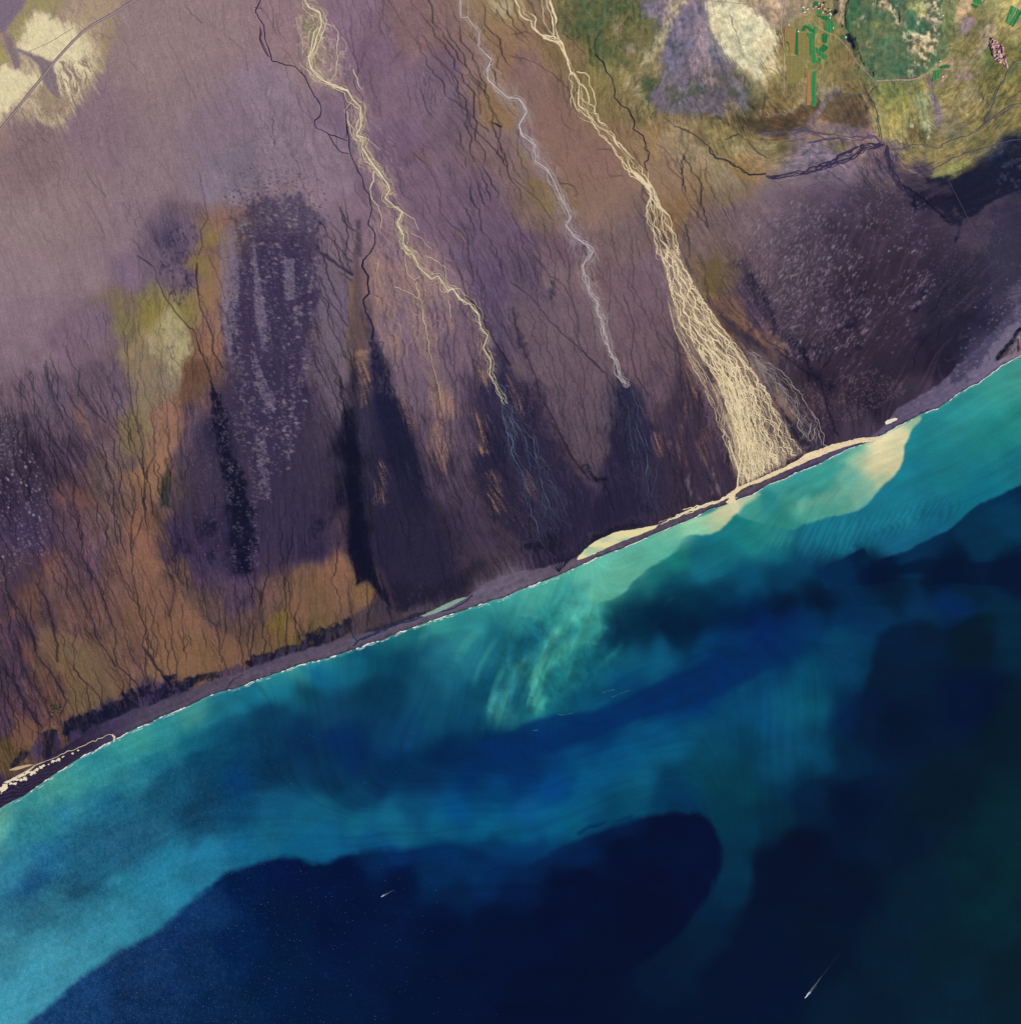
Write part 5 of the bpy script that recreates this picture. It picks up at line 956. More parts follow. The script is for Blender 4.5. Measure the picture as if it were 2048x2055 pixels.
# ------------------------------------------------------------------ sea
SEA = """
2060,740,429488 2000,775,3a9088 1960,800,2f8a88 1910,830,2b878a 1880,850,25838a 1800,910,207d88 1760,960,1a7488 1900,950,1e7a86 2000,880,22807f 2050,850,27857f 1950,1000,12687e 1860,900,1f7f88 1830,950,1c7688
1700,1060,1c7286 1620,1060,1a6c82 1560,1060,2d8584 1560,1110,166878 1500,1080,237d7a 1640,1100,1a6b80 1800,1040,1c7488 1800,1080,165c7c 1880,1050,155f7c 1700,1085,186c82 2030,930,1a7080
1900,1150,04142e 2030,1150,04142e 1750,1150,04142f 1650,1150,082a4c 1600,1130,0c4060 1560,1170,0a3c5a 1560,1210,04142c 1640,1210,04162e 1780,1200,061e34 1950,1190,061f33
1560,1260,062456 1620,1260,06305a 1700,1240,082c54 1680,1290,0a3e60 1560,1300,062a5c 1600,1350,0a4a68 1700,1330,093a5c 1760,1230,0a2f52 1860,1225,0a2e50 1920,1220,06285a 1990,1240,082a42
1850,1290,041c34 1800,1350,051c34 1950,1290,051a2a 2030,1280,07263c 1800,1450,03162e 1950,1400,031431 2030,1450,041a28 1580,1430,0e5674 1640,1430,0c5068 1550,1450,0a4670 1700,1440,061f44 1730,1440,041a36
1640,1520,0a4260 1560,1520,0c4664 1690,1500,06223e 1560,1590,062c48 1620,1600,04203c 1700,1600,03142e 1900,1600,041a2a 2030,1650,05242e 2040,1750,06262e 1950,1750,05222f 1800,1700,04182e 1850,1800,041e30
1700,1800,03122a 1600,1700,021028 1560,1750,021028 1900,1900,05202e 1780,1900,041c30 1650,1900,03142a 1560,1950,02122c 1900,2000,052032 2030,1950,041c28 1700,2030,041a2e 2000,1850,052430
1060,1190,4aa094 1100,1170,4ca898 1180,1140,5eb09c 1280,1090,62b29c 1340,1060,72b69c 1250,1160,60a890 1200,1180,5eaa94 1130,1200,3a9490 1040,1220,3c9490 1160,1220,46988e 1180,1230,46a08c
1060,1260,1f6f7c 1090,1240,2c7c88 1150,1250,3c9a88 1130,1280,48a088 1110,1300,2c8484 1170,1280,1e7478 1060,1290,125668 1030,1260,2b8080 1200,1250,0e5062 1250,1240,0a2c4a 1220,1225,12585f 1300,1170,1a6e70 1260,1190,186468
1340,1130,187470 1400,1150,18667a 1450,1120,176c7c 1480,1080,1a7a80 1520,1060,2a8a84 1500,1170,0c4a66 1440,1200,0a3854 1380,1200,083048 1340,1180,0c4058 1300,1250,051e38 1345,1245,051c34 1265,1225,0a3048 1330,1225,06243c 1360,1275,051c36 1290,1272,06223c 1420,1230,06243c 1460,1240,051e40 1400,1260,041a34 1250,1280,06263f 1500,1250,051c44 1530,1270,052458
1200,1320,0f5468 1260,1310,125c76 1330,1310,0e5072 1320,1340,0f5a78 1420,1310,0a3c68 1480,1300,07305e 1200,1360,105a74 1140,1320,1a6870 1110,1360,155a6a 1080,1380,2a8484 1070,1420,207878 1110,1425,115c74 1180,1405,0e5274 1040,1400,0f4a60 1030,1440,185c6e
1250,1375,0a4670 1350,1370,052a5c 1300,1400,052e62 1450,1350,042456 1400,1420,05326a 1200,1470,053262 1100,1480,052c5c 1040,1500,042856 1300,1480,0a4a72 1400,1470,0c5072 1500,1430,0a4468 1520,1380,0a4066 1230,1520,0a4a76 1330,1520,0c5272 1430,1520,0a4058 1510,1490,083a54
540,1370,2c8088 600,1340,3c948c 680,1310,2c8488 760,1280,1c6c7a 820,1275,1f7478 880,1240,3a968e 960,1215,2f8c8a 1000,1210,3a9690 650,1350,0f5a80 560,1390,156a82 700,1330,125c78 740,1310,0c4660 800,1320,0c3a56 850,1300,124e6c 880,1310,256c80 930,1270,2c7f86
1000,1280,14586c 960,1310,1f6a7c 620,1400,0f3f58 680,1420,103a58 760,1400,0c3450 850,1380,14506c 900,1360,1a607a 960,1390,0c4660 1000,1370,0c4460 540,1440,0c3450 620,1480,0c2c50 700,1500,0a2a58 800,1480,0f4068 880,1450,104c68 960,1440,0c4462 1000,1420,2a747f
800,1530,082c54 900,1500,06244c 980,1490,04214a 1010,1520,042a5c 560,1530,0d3050 540,1500,0d3454 510,1400,166a84 480,1405,206f84 420,1430,1c6c80 380,1430,4a9a92 330,1455,2f8890 280,1482,40998f 230,1502,3c9490 380,1470,12627a 440,1470,0f4a68 480,1480,0c3a58
300,1520,1c6e86 400,1530,0f4462 200,1530,2f8896 110,1575,4a9a90 60,1605,3a8c8e 10,1645,5a9e92 -20,1660,5a9e92 180,1560,3f9490 260,1560,2a7c90 130,1620,2a7690 60,1660,2a7c8c 220,1600,1c5f80 320,1600,1a5470 350,1570,174e6c 420,1580,123c58 490,1570,0a3a68 480,1630,104468
400,1650,143c58 30,1720,2a7490 100,1720,20648a 70,1780,16486f 160,1680,225f7c 200,1750,1e5a78 300,1680,1f5470 250,1700,22597a 170,1780,1c5068 60,1830,26657e 120,1830,2a6a80 30,1900,347a90 330,1720,257a98 420,1700,23779a 490,1700,155f84 260,1780,2a7a94 350,1780,2a7c98 200,1850,327f98
100,1900,3a8aa0 250,1860,34839c 400,1780,24708f 300,1840,2c7894 150,1930,3a88a0 60,1980,3a8aa4 20,2030,3c8fa8 -60,2060,3c8fa8 -60,1850,2c6e86 540,1560,0e3452 640,1560,0c3050 760,1570,0c2c52 860,1570,0a2a50 960,1560,062a58 1010,1590,084070 560,1620,14567a 540,1680,17607e 620,1640,145c7c 720,1650,125f7c 800,1650,13607f
900,1660,0e5a7c 980,1660,0c587c 640,1700,105a80 600,1700,105a80 700,1700,0f527c 750,1695,0d4a76 720,1600,0c3c5c 850,1620,0c4468 930,1630,08487a 1000,1710,06385f 900,1730,06305c 960,1760,052c54 1000,1790,05254d
1040,1570,062f62 1120,1580,05407a 1200,1570,0a507c 1280,1570,0e5474 1060,1640,0c4c7c 1130,1650,0c5680 1200,1620,0c5274 1270,1600,0a4660 1350,1580,073856 1440,1580,083c50 1040,1680,0c5a80 1100,1670,0b587c 1160,1650,0a5470 1250,1620,07405c 1350,1610,062e50 1450,1620,083446 1500,1590,083e50
1060,1710,05305a 1120,1700,06385c 1200,1650,05385c 1030,1760,03204a 1480,1680,06304a 1475,1740,072e48 1460,1800,062a44 1430,1840,04203c 1400,1890,041e36 1370,1930,041a32 1330,1970,031830 1520,1620,052a3c 1520,1720,041c34 1500,1830,03142a 1450,1950,02112a 1350,2050,02132c 1520,2000,02132c 1500,1900,031228 1480,1640,07344a 1100,2000,02102c 1250,2000,02112b
"""
DEEP = """420,1830,10305c 480,1780,061c44 350,1870,122f5e 300,1930,14325e 400,1930,0f2a52 480,1900,08204a 150,2030,153a6a 300,2020,122c54 450,2020,0c2448 560,1730,04163e 640,1745,03153a 760,1722,05264f 800,1715,062858 880,1710,062c5c 800,1760,031438 880,1750,052850 950,1760,052850
700,1850,031438 560,1830,06193c 560,1950,061c3e 760,1900,031638 900,1850,021235 900,2000,021332 1000,1950,021030 640,2030,061a3c 700,1760,03143a 1020,1860,02112f"""
SR = Raster(-160, 560, 2210, 2240, 2.0)
SR.warp(1.0, [(70, 22, 211), (26, 9, 212), (9, 4, 213)])
SR.flow("60,1650,1,-.5 400,1450,1,-.42 900,1260,1,-.4 1400,1080,1,-.45 1900,880,1,-.55 1700,1000,.9,-.6 1100,1290,-.55,1 1050,1380,-.3,1 1000,1330,-.45,1 1250,1350,1,-.5 800,1380,-.4,1 600,1460,.2,1 300,1650,1,-.5 500,1680,1,-.1 900,1650,1,-.12 1200,1580,1,-.35 1600,1450,.1,1 1480,1750,.1,1 1380,1900,-.6,1 1700,1150,1,-.1 1850,1220,1,0 700,1900,1,0 1650,1080,.45,-1 1850,1050,1,-.55", .3, 70.0, 17)
SL = SR.make_lic(R.rand(SR.ny, SR.nx).astype(np.float32), 18, 1.2)
SL2 = SR.make_lic(vnoise(SR.X / 9, SR.Y / 9, 221).astype(np.float32), 26, 2.2)
SR.lic = SL * .3 + SL2 * .7
pts, cols = parse(SEA)
cx, cy = SR.coarse(3)
wx = fbm(cx / 70, cy / 70, 231, 3) - .5; wy = fbm(cx / 70, cy / 70, 241, 3) - .5
SC = up(idw(cx + wx * 60, cy + wy * 46, pts, cols, 34.0), SR.ny, SR.nx)
def SP(pts_, col, a=1.0, f=4.0, w=1.0, s=0.0, mod=None):
    SR.paint(SC, pts_, col, a, f, w, s, mod)
def sub(txt):
    p_, c_ = parse(txt)
    return up(idw(cx + wx * 30, cy + wy * 30, p_, c_, 18.0), SR.ny, SR.nx)
CST = [(x, y - 4) for x, y in COAST]
# western deep water and the dark gyre: one navy body with a feathered upper edge
deep = sub(DEEP + " 1150,1760,020f2c 1250,1700,020f2c 1350,1680,02102e 1420,1680,021030 1300,1800,020e2a 1100,1850,020f2e 1200,1950,02102a 1050,2000,02102c 1400,1760,021030 1150,1715,042048 1240,1660,031c40 980,1770,05224c 1040,1785,03193e 920,1800,042044 1000,1850,02112f")
SP([(40, 2070), (130, 1990), (230, 1908), (290, 1880), (330, 1850), (370, 1820), (400, 1793), (450, 1748), (500, 1737), (530, 1724), (560, 1716), (590, 1722), (625, 1733), (650, 1730), (680, 1724), (715, 1722), (750, 1708), (780, 1700), (830, 1705), (880, 1697), (905, 1693), (940, 1704), (975, 1722), (1010, 1742), (1050, 1735), (1100, 1716), (1140, 1697), (1180, 1675), (1215, 1660), (1260, 1642), (1300, 1634), (1350, 1632), (1400, 1637), (1425, 1648), (1440, 1670), (1448, 1700), (1447, 1730), (1440, 1757), (1425, 1787), (1400, 1822), (1370, 1862), (1330, 1905), (1250, 1970), (1200, 2300), (-300, 2300)], deep, 1, 9, .75, 5)
SP([(880, 1690), (960, 1690), (1060, 1700), (1140, 1680), (1180, 1690), (1080, 1760), (960, 1780), (900, 1740)], '052c58', .4, 18, 1.2, 8)
for q in [[(1160, 1672), (1185, 1655), (1212, 1647), (1208, 1651), (1186, 1662), (1164, 1676)], [(1222, 1650), (1250, 1638), (1268, 1633), (1264, 1638), (1240, 1646)]]:
    SP(q, '04204a', .6, 3, .5)
SP([(1225, 1656), (1260, 1644), (1290, 1642), (1260, 1652), (1230, 1660)], '062a54', .6, 4, .3)
# blue tongue south of the shelf
SP([(1028, 1468), (1070, 1451), (1120, 1437), (1190, 1428), (1240, 1408), (1300, 1385), (1350, 1357), (1400, 1337), (1460, 1316), (1530, 1290), (1545, 1340), (1450, 1400), (1300, 1440), (1100, 1510), (1000, 1530), (950, 1500)], '052b5e', .8, 8, .6, 4)
SP([(2200, 1225), (1990, 1232), (1930, 1250), (1890, 1262), (1845, 1246), (1800, 1252), (1768, 1272), (1750, 1318), (1742, 1365), (1724, 1412), (1714, 1462), (1702, 1508), (1674, 1545), (1640, 1572), (1572, 1606), (1540, 1645), (1524, 1720), (1512, 1800), (1470, 1900), (1400, 2010), (1360, 2300), (2200, 2300)], sub("1790,1275,041c38 1850,1290,041c34 1800,1350,051c34 1950,1290,051a2a 2030,1280,07263c 1800,1450,03162e 1950,1400,031431 2030,1450,041a28 1730,1440,041a36 1690,1540,052440 1620,1600,04203c 1700,1600,03142e 1900,1600,041a2a 2030,1650,05242e 2040,1750,06262e 1950,1750,05222f 1800,1700,04182e 1850,1800,041e30 1700,1800,03122a 1600,1700,021028 1560,1750,021028 1900,1900,05202e 1780,1900,041c30 1650,1900,03142a 1560,1950,02122c 1900,2000,052032 2030,1950,041c28 1700,2030,041a2e 2000,1850,052430 1550,1640,052a40"), .95, 12, .9, 4)
# eastern dark shelf edge
SP([(2230, 900), (2080, 965), (2048, 975), (2020, 985), (1995, 1000), (1965, 1012), (1935, 1036), (1905, 1060), (1860, 1086), (1820, 1106), (1790, 1116), (1760, 1126), (1742, 1118), (1736, 1101), (1728, 1097), (1715, 1104), (1690, 1120), (1665, 1132), (1640, 1150), (1660, 1180), (1800, 1170), (2230, 1180)], sub("1730,1120,07203f 1850,1115,0a2c4c 1980,1080,092e4a 2030,1040,093450 1900,1150,04142e 2030,1150,04142e 1750,1150,04142f 1680,1150,082a4c 2050,1000,07284a"), 1, 3.5, .5, 2)
SP([(1745, 1128), (1780, 1140), (1830, 1128), (1880, 1125), (1930, 1126), (2000, 1125), (2200, 1130), (2200, 1150), (1960, 1146), (1800, 1152), (1740, 1160)], '04142e', .7, 6, 1)
# middle plume hugging the shore
PLB = [(1484, 1024), (1472, 1034), (1460, 1048), (1439, 1066), (1422, 1073), (1380, 1074), (1367, 1082), (1362, 1101), (1343, 1120), (1306, 1138), (1279, 1157), (1261, 1178), (1247, 1194), (1226, 1202), (1210, 1203), (1196, 1210)]
SP([(1040, 1190), (1140, 1150), (1250, 1102), (1350, 1060), (1430, 1022), (1468, 1008)] + PLB + [(1180, 1232), (1120, 1262), (1080, 1240), (1040, 1230)], sub("1060,1195,4aa094 1100,1172,4ca898 1180,1145,5eb09c 1280,1095,62b29c 1340,1065,72b69c 1410,1045,a0c49c 1450,1035,d8cfa2 1470,1020,dccfa4 1440,1055,b0c49c 1400,1065,8abf9c 1250,1160,60a890 1200,1180,5eaa94 1130,1200,3a9490 1040,1215,3c9490 1160,1220,46988e 1300,1120,5fae96 1340,1105,5aa892 1110,1235,2c8c8a 1210,1195,58a890"), .95, 3.5, .6, 3)
# great silt plume at the river mouth
PLA = T(1536, 512, [(1165, 1212), (1172, 1230), (1150, 1265), (1112, 1300), (1080, 1375), (1052, 1430), (1042, 1490), (1040, 1530), (1012, 1610), (960, 1685), (880, 1755), (800, 1840), (690, 1935)])
SP([(1480, 1006), (1531, 976), (1596, 946), (1692, 902), (1746, 884), (1790, 858), (1840, 835)] + PLA + [(1660, 1042), (1590, 1062), (1520, 1050), (1478, 1040), (1478, 1020)],
   sub("1780,875,e2d2a6 1800,860,dccca2 1760,890,e6d4a8 1776,925,dccba0 1750,930,e0cea2 1795,900,cfc69c 1730,925,a8be9a 1715,905,5faa96 1690,905,4a9e90 1640,925,3c968c 1600,950,37908c 1700,970,6aab98 1720,1000,7aae9a 1745,985,88b49c 1775,960,b4c09a 1740,1010,62a494 1560,980,3d948c 1540,1005,2a8488 1600,1020,4c9888 1660,1000,5aa292 1690,1020,5ea492 1620,985,469a8e 1650,960,3f978c 1500,1020,3c928a 1580,1045,30887f 1830,848,9cba98 1500,1000,5aa890 1660,1035,4c9888"), 1, 3, .4, 2.5)
SP([(1466, 1006), (1476, 1006), (1500, 998), (1520, 992), (1506, 1006), (1488, 1018), (1478, 1032), (1462, 1036)], 'dcd0a6', .8, 5, .5, 3)
for q, a in [([(1570, 985), (1640, 950), (1700, 930), (1700, 936), (1640, 962), (1580, 995)], .45), ([(1540, 1020), (1620, 985), (1680, 965), (1660, 980), (1560, 1030)], .35), ([(1590, 1010), (1680, 985), (1700, 990), (1610, 1030)], -.4)]:
    SP(q, '22807f' if a > 0 else '8ab89c', abs(a), 8, 1, 6)
# hooked tongue of silt below the middle shore
for q, c, a, f_ in [([(1195, 1200), (1180, 1236), (1152, 1254), (1130, 1285), (1108, 1310), (1086, 1345), (1070, 1385), (1062, 1425), (1072, 1440), (1094, 1428), (1100, 1392), (1122, 1350), (1152, 1318), (1190, 1290), (1206, 1250)], '46a08e', .6, 11), ([(1125, 1262), (1085, 1310), (1066, 1360), (1058, 1420), (1068, 1424), (1078, 1372), (1100, 1320), (1140, 1276)], '5cb29a', .5, 5), ([(995, 1446), (982, 1404), (1000, 1368), (1040, 1328), (1066, 1296), (1050, 1345), (1024, 1392), (1012, 1434)], '2f7e86', .6, 9),
                    ([(1084, 1392), (1104, 1352), (1128, 1336), (1120, 1372), (1094, 1408)], '14606c', .7, 8), ([(1030, 1290), (1070, 1262), (1098, 1246), (1070, 1290), (1036, 1330)], '11546a', .6, 10), ([(1150, 1250), (1205, 1245), (1200, 1275), (1160, 1285)], '2f8684', .4, 8)]:
    SP(q, c, a, f_, 1.5, 7)
# filaments
FM = np.zeros_like(SR.X)
def filament(tx, ty, q, w, a):
    Q = resample(T(tx, ty, q), 1.6); Q = smooth(wiggle(Q, 3, 40, len(q) * 7 + int(q[0][0])), 3)
    t = np.linspace(0, 1, len(Q)); SR.splat(FM, Q[:, 0], Q[:, 1], w, a * np.minimum(1, 4 * t) * np.minimum(1, 4 * (1 - t)))
for q, w, a in [([(640, 640), (480, 720), (350, 870), (200, 1130), (150, 1330), (160, 1520)], 2, .35), ([(560, 780), (400, 900), (300, 1080), (220, 1200), (190, 1330), (240, 1520)], 3, .35), ([(600, 660), (560, 760), (420, 880), (250, 1020), (180, 1160)], 5, .3), ([(330, 1130), (260, 1200), (210, 1320), (230, 1500)], 1.6, .35), ([(520, 860), (680, 850), (640, 960)], 2, .2), ([(1150, 740), (1200, 660), (1240, 640)], 1.2, .22), ([(1280, 700), (1320, 660)], 1.2, .2), ([(750, 1240), (770, 1160), (860, 1100)], 1.5, .25), ([(60, 1480), (140, 1300), (150, 1180)], 5, .25), ([(420, 880), (260, 1040), (180, 1200)], 7, .3), ([(640, 1240), (660, 1180), (760, 1100), (860, 1000)], 4, .2), ([(120, 1100), (40, 1200), (10, 1300)], 4, .3)]:
    filament(1024, 1024, q, w, a)
for q, w, a in [([(1920, 1120), (1830, 1300), (1770, 1480), (1760, 1640)], 6, .35), ([(1925, 1320), (1860, 1450), (1820, 1640)], 7, .35), ([(1400, 780), (1300, 900), (1240, 1050)], 9, .25), ([(1700, 900), (1560, 1050), (1500, 1180)], 9, .22), ([(1830, 930), (1700, 1150), (1640, 1350)], 5, .2), ([(500, 1120), (420, 1200)], 6, .2)]:
    filament(512, 1024, q, w, a)
FM = blur(np.clip(FM, 0, 1) * (.3 + 1.4 * SL2), 1, 1) * .6 + blur(np.clip(FM, 0, 1), 4, 2) * .4
m = np.clip(FM, 0, 1)[..., None]; SC = SC * (1 - m) + hexrgb('52aa94') * m
for q, w, a in [([(520, 880), (360, 970), (240, 1120)], 10, .5), ([(300, 1260), (250, 1330), (270, 1400)], 10, .35), ([(0, 1480), (60, 1390), (120, 1330)], 8, .4), ([(500, 590), (600, 540)], 6, .3), ([(1480, 470), (1640, 400)], 3, .4), ([(1660, 480), (1700, 600)], 3, .25)]:
    FM[...] = 0; filament(1024, 1024, q, w, a * .9); m = blur(np.clip(FM, 0, 1), 3, 2)[..., None]; SC = SC * (1 - m) + hexrgb('0b4058') * m
# combed texture on the shelf east
sl, m = SR.poly([(1540, 1090), (1640, 1050), (1760, 1030), (1900, 1000), (1940, 1020), (1740, 1100), (1640, 1130)], 20, 1)
cm = .5 + .5 * np.sin((SR.X[sl] * .9 + SR.Y[sl] * .42) * .55 + SL2[sl] * 9)
SC[sl] *= (1 - m * (cm - .5) * .16 * SL[sl] * 1.6)[..., None]
sl, m = SR.poly([(1100, 1190), (1230, 1200), (1260, 1290), (1180, 1400), (1090, 1440), (960, 1470), (980, 1330), (1050, 1240)], 40, 1)
SC[sl] *= (1 + m * (fbm(SR.X[sl] / 14 + SR.dX[sl] * .1, SR.Y[sl] / 22, 281, 4) - .5) * .5)[..., None]
lumS = SC.mean(2)
SC *= (1 + (SL2 - .5) * .10 * sstep(.05, .25, lumS) + (SL - .5) * .07)[..., None]
SC *= (1 + (fbm(SR.X / 60, SR.Y / 40, 251, 4) - .5) * .22)[..., None]
gw = sstep(760, 100, SR.X) * sstep(1300, 1650, SR.Y) + sstep(700, 300, SR.X) * .3
GS = R.rand(SR.ny, SR.nx).astype(np.float32)
SC += (gw * (GS - .5) * .05 + gw * (fbm(SR.X / 5, SR.Y / 7, 261, 2) - .5) * .06)[..., None]
SC += (sstep(300, -40, SR.X) * .03 * sstep(1600, 1800, SR.Y))[..., None]  # haze and glint-like speckle of the lower left painted into the sea colour
sw = sstep(5, 0, SD_S := -shore_dist(SR.X, SR.Y) - 1.0 + (fbm(SR.X / 8, SR.Y / 8, 271, 2) - .5) * 6) * .35     # churned shallows
SC = SC * (1 - sw[..., None]) + hexrgb('8cb8a4') * sw[..., None]
SC = np.clip(SC, .004, .95)

gx2 = axis(-140, 2190, 2.0, -9000, 11000); gy2 = axis(580, 2200, 2.0, -4000, 12000)
WX, WY = np.meshgrid(gx2, gy2)
SFX = np.clip(WX, -150, 2200); SFX = np.where((WX < -150) | (WX > 2200), fold(WX, -140., 2190.), WX)
off = shore_dist(WX, WY)
SFY = np.where((WX < -150) | (WX > 2200), coast(SFX) - off / .905, WY)
SFY = np.where((SFY > 2230) | (WY > 2230), 2230 - np.abs(np.clip(SFY, 0, 4000) - 2230) % 300, SFY)
ACS = np.clip((lin(SR.at(SC, SFX, SFY)).reshape(-1, 3) - SEA_SUB) / KSEA, 0.0004, .9)
keep = shore_dist(WX, WY) < 14
q = keep[:-1, :-1] | keep[1:, :-1] | keep[:-1, 1:] | keep[1:, 1:]
jj, ii = np.nonzero(q); n_ = len(gx2)
f = np.stack([jj * n_ + ii, (jj + 1) * n_ + ii, (jj + 1) * n_ + ii + 1, jj * n_ + ii + 1], 1)
ids, inv = np.unique(f, return_inverse=True)
SV = np.stack([(WX.ravel() - MX) * S, (MY - WY.ravel()) * S, np.zeros(WX.size)], 1)[ids]
m, N, L, B = nt('sea_water')
a = N.new('ShaderNodeAttribute'); a.attribute_name = 'cover'
L.new(noise_mul(N, L, a.outputs['Color'], ((16, .93, 1.07),)), B.inputs['Base Color'])
B.inputs['Roughness'].default_value = .28; B.inputs['IOR'].default_value = 1.33; B.inputs['Specular IOR Level'].default_value = .3
tc = N.new('ShaderNodeTexCoord'); nn = N.new('ShaderNodeTexNoise'); nn.inputs['Scale'].default_value = 1 / 30.0; nn.inputs['Detail'].default_value = 4
bp = N.new('ShaderNodeBump'); bp.inputs['Strength'].default_value = .12; bp.inputs['Distance'].default_value = 1.0
L.new(tc.outputs['Object'], nn.inputs['Vector']); L.new(nn.outputs[0], bp.inputs['Height']); L.new(bp.outputs[0], B.inputs['Normal'])
M_sea = m
o = link('sea', make_mesh('sea', SV, inv.reshape(f.shape), True, {'cover': ACS[ids]}), M_sea)
tag(o, 'turquoise to navy sea with silt plumes drifting off the shore', 'sea', None, 'structure')
# ------------------------------------------------------------------ water courses as ribbons lying on the plain
class Ribbons:
    def __init__(s):
        s.v, s.f, s.n, s.k = [], [], 0, 0
    def add(s, Q, w, lift=2.0):
        """Q map polyline (n,2), w half width per point (map units)"""
        Q = np.asarray(Q, np.float64); w = np.broadcast_to(np.asarray(w, np.float64), (len(Q),))
        n = normals(Q)
        a = Q + n * w[:, None]; b = Q - n * w[:, None]
        z = zat(Q[:, 0], Q[:, 1]) + lift + (s.k % 40) * .06
        s.k += 1
        V = np.empty((len(Q) * 2, 3)); V[0::2, 0] = (a[:, 0] - MX) * S; V[0::2, 1] = (MY - a[:, 1]) * S; V[1::2, 0] = (b[:, 0] - MX) * S; V[1::2, 1] = (MY - b[:, 1]) * S
        V[0::2, 2] = z; V[1::2, 2] = z
        i = np.arange(len(Q) - 1) * 2 + s.n
        s.v.append(V); s.f.append(np.stack([i, i + 1, i + 3, i + 2], 1)); s.n += len(V)
    def build(s, name, mat, label, cat, kind='structure', group=None):
        o = link(name, make_mesh(name, np.concatenate(s.v), np.concatenate(s.f), True), mat)
        return tag(o, label, cat, group, kind)

def wob(n, base, var, wl, seed):
    return np.clip(base * (1 + var * 2 * n1(np.arange(n) / wl, seed)), base * .25, base * 3)

def swerve(s_, v, wl, wa, seed):
    """sideways drift shared by neighbouring strands: they run together, part round bars and rejoin"""
    return (fbm(s_ / wl, v / wa + seed * 3.1, seed, 2) - .5) * 2.4

def braid(rb, pts, half, count, w, wl=26.0, step=2.0, seed=0, wig=2.0, zig=.5):
    Q = smooth(wiggle(resample(pts, step), wig, 16, seed), 3)
    n = len(Q); t = np.linspace(0, 1, n); nr = normals(Q)
    hw = np.interp(t, np.linspace(0, 1, len(half)), half) if isinstance(half, (list, tuple)) else np.full(n, float(half))
    s_ = (np.arange(n) * step).astype(np.float32)
    rr = np.random.RandomState(seed + 5)
    for k_ in range(count):
        a_, b_ = 0, n
        if k_ > 1 and rr.rand() < .35:
            a_ = rr.randint(0, max(1, n - 30)); b_ = min(n, a_ + rr.randint(30, 130))
        v0 = (k_ + .5 + rr.uniform(-.3, .3)) / count * 2 - 1
        u = v0 + n1(s_ / (wl * 3.5), seed + k_ * 7 + 1) * .9
        v = (u * np.maximum(hw, 2)).astype(np.float32)
        d = swerve(s_, v, wl, 6.0, seed) * np.minimum(hw * .8, 9) + swerve(s_, v, wl * .4, 3.0, seed + 2) * zig * np.minimum(hw * .5, 2.5)
        x_ = np.clip((u * hw + d) / np.maximum(hw, .5), -1.35, 1.35); x_ = np.where(x_ > 1.1, 2.2 - x_, np.where(x_ < -1.1, -2.2 - x_, x_))
        R_ = (Q + nr * (x_ * hw)[:, None])[a_:b_]
        if len(R_) < 6: continue
        tp = np.minimum(1, np.minimum(np.arange(len(R_)), np.arange(len(R_))[::-1]) / 5.0) * .8 + .2
        rb.add(smooth(R_, 1), wob(len(R_), w * rr.uniform(.4, 1.5), 1.1, 12, k_ + seed) * tp)

def fan(rb, Lp, Rp, count, w, wl, zig, seed, u0=0.0, u1=1.0, step=1.8, part=.45, amp=6.0, wa=5.0):
    """a net of strands spreading between two banks"""
    Lq = resample(Lp, 1.0); Rq = resample(Rp, 1.0)
    m = max(40, int(max(len(Lq), len(Rq)) / step))
    tl = np.linspace(0, 1, m)
    Lq = np.stack([np.interp(tl, np.linspace(0, 1, len(Lq)), Lq[:, i]) for i in (0, 1)], 1); Rq = np.stack([np.interp(tl, np.linspace(0, 1, len(Rq)), Rq[:, i]) for i in (0, 1)], 1)
    rr = np.random.RandomState(seed)
    s_ = (np.arange(m) * step).astype(np.float32)
    wid = np.hypot(*(Rq - Lq).T)
    for k_ in range(count):
        a_, b_ = 0, m
        if rr.rand() < part:
            a_ = rr.randint(0, max(1, m - 40)); b_ = min(m, a_ + rr.randint(int(m * .15), int(m * .6)))
        b0 = u0 + (u1 - u0) * (k_ + rr.uniform(0, 1)) / count
        u = b0 + n1(s_ / 130, seed + k_ * 5 + 1) * .22
        v = (u * wid).astype(np.float32)
        d = swerve(s_, v, wl, wa * 1.4, 31) * amp * 1.35 * zig + swerve(s_, v, wl * .42, wa * .5, 37) * amp * .42 * zig + n1(s_ / 7, seed + k_) * .8
        u = u + d / np.maximum(wid, 4)
        u = np.abs(u); u = np.where(u > 1, 2 - u, u)
        R_ = (Lq + (Rq - Lq) * u[:, None])[a_:b_]
        tp = np.minimum(1, np.minimum(np.arange(len(R_)), np.arange(len(R_))[::-1]) / 6.0) * .85 + .15
        rb.add(R_, wob(len(R_), w * rr.uniform(.35, 1.7), 1.2, 9, k_ + seed) * tp)

def line(rb, pts, w, wig=1.5, wl=12, step=1.6, var=.4, seed=1, lift=2.0, taper=False):
    Q = smooth(wiggle(resample(pts, step), wig, wl, seed), 2)
    ww = wob(len(Q), w, var, 12, seed)
    if taper:
        ww = ww * np.linspace(.25, 1, len(Q))
    rb.add(Q, ww, lift)

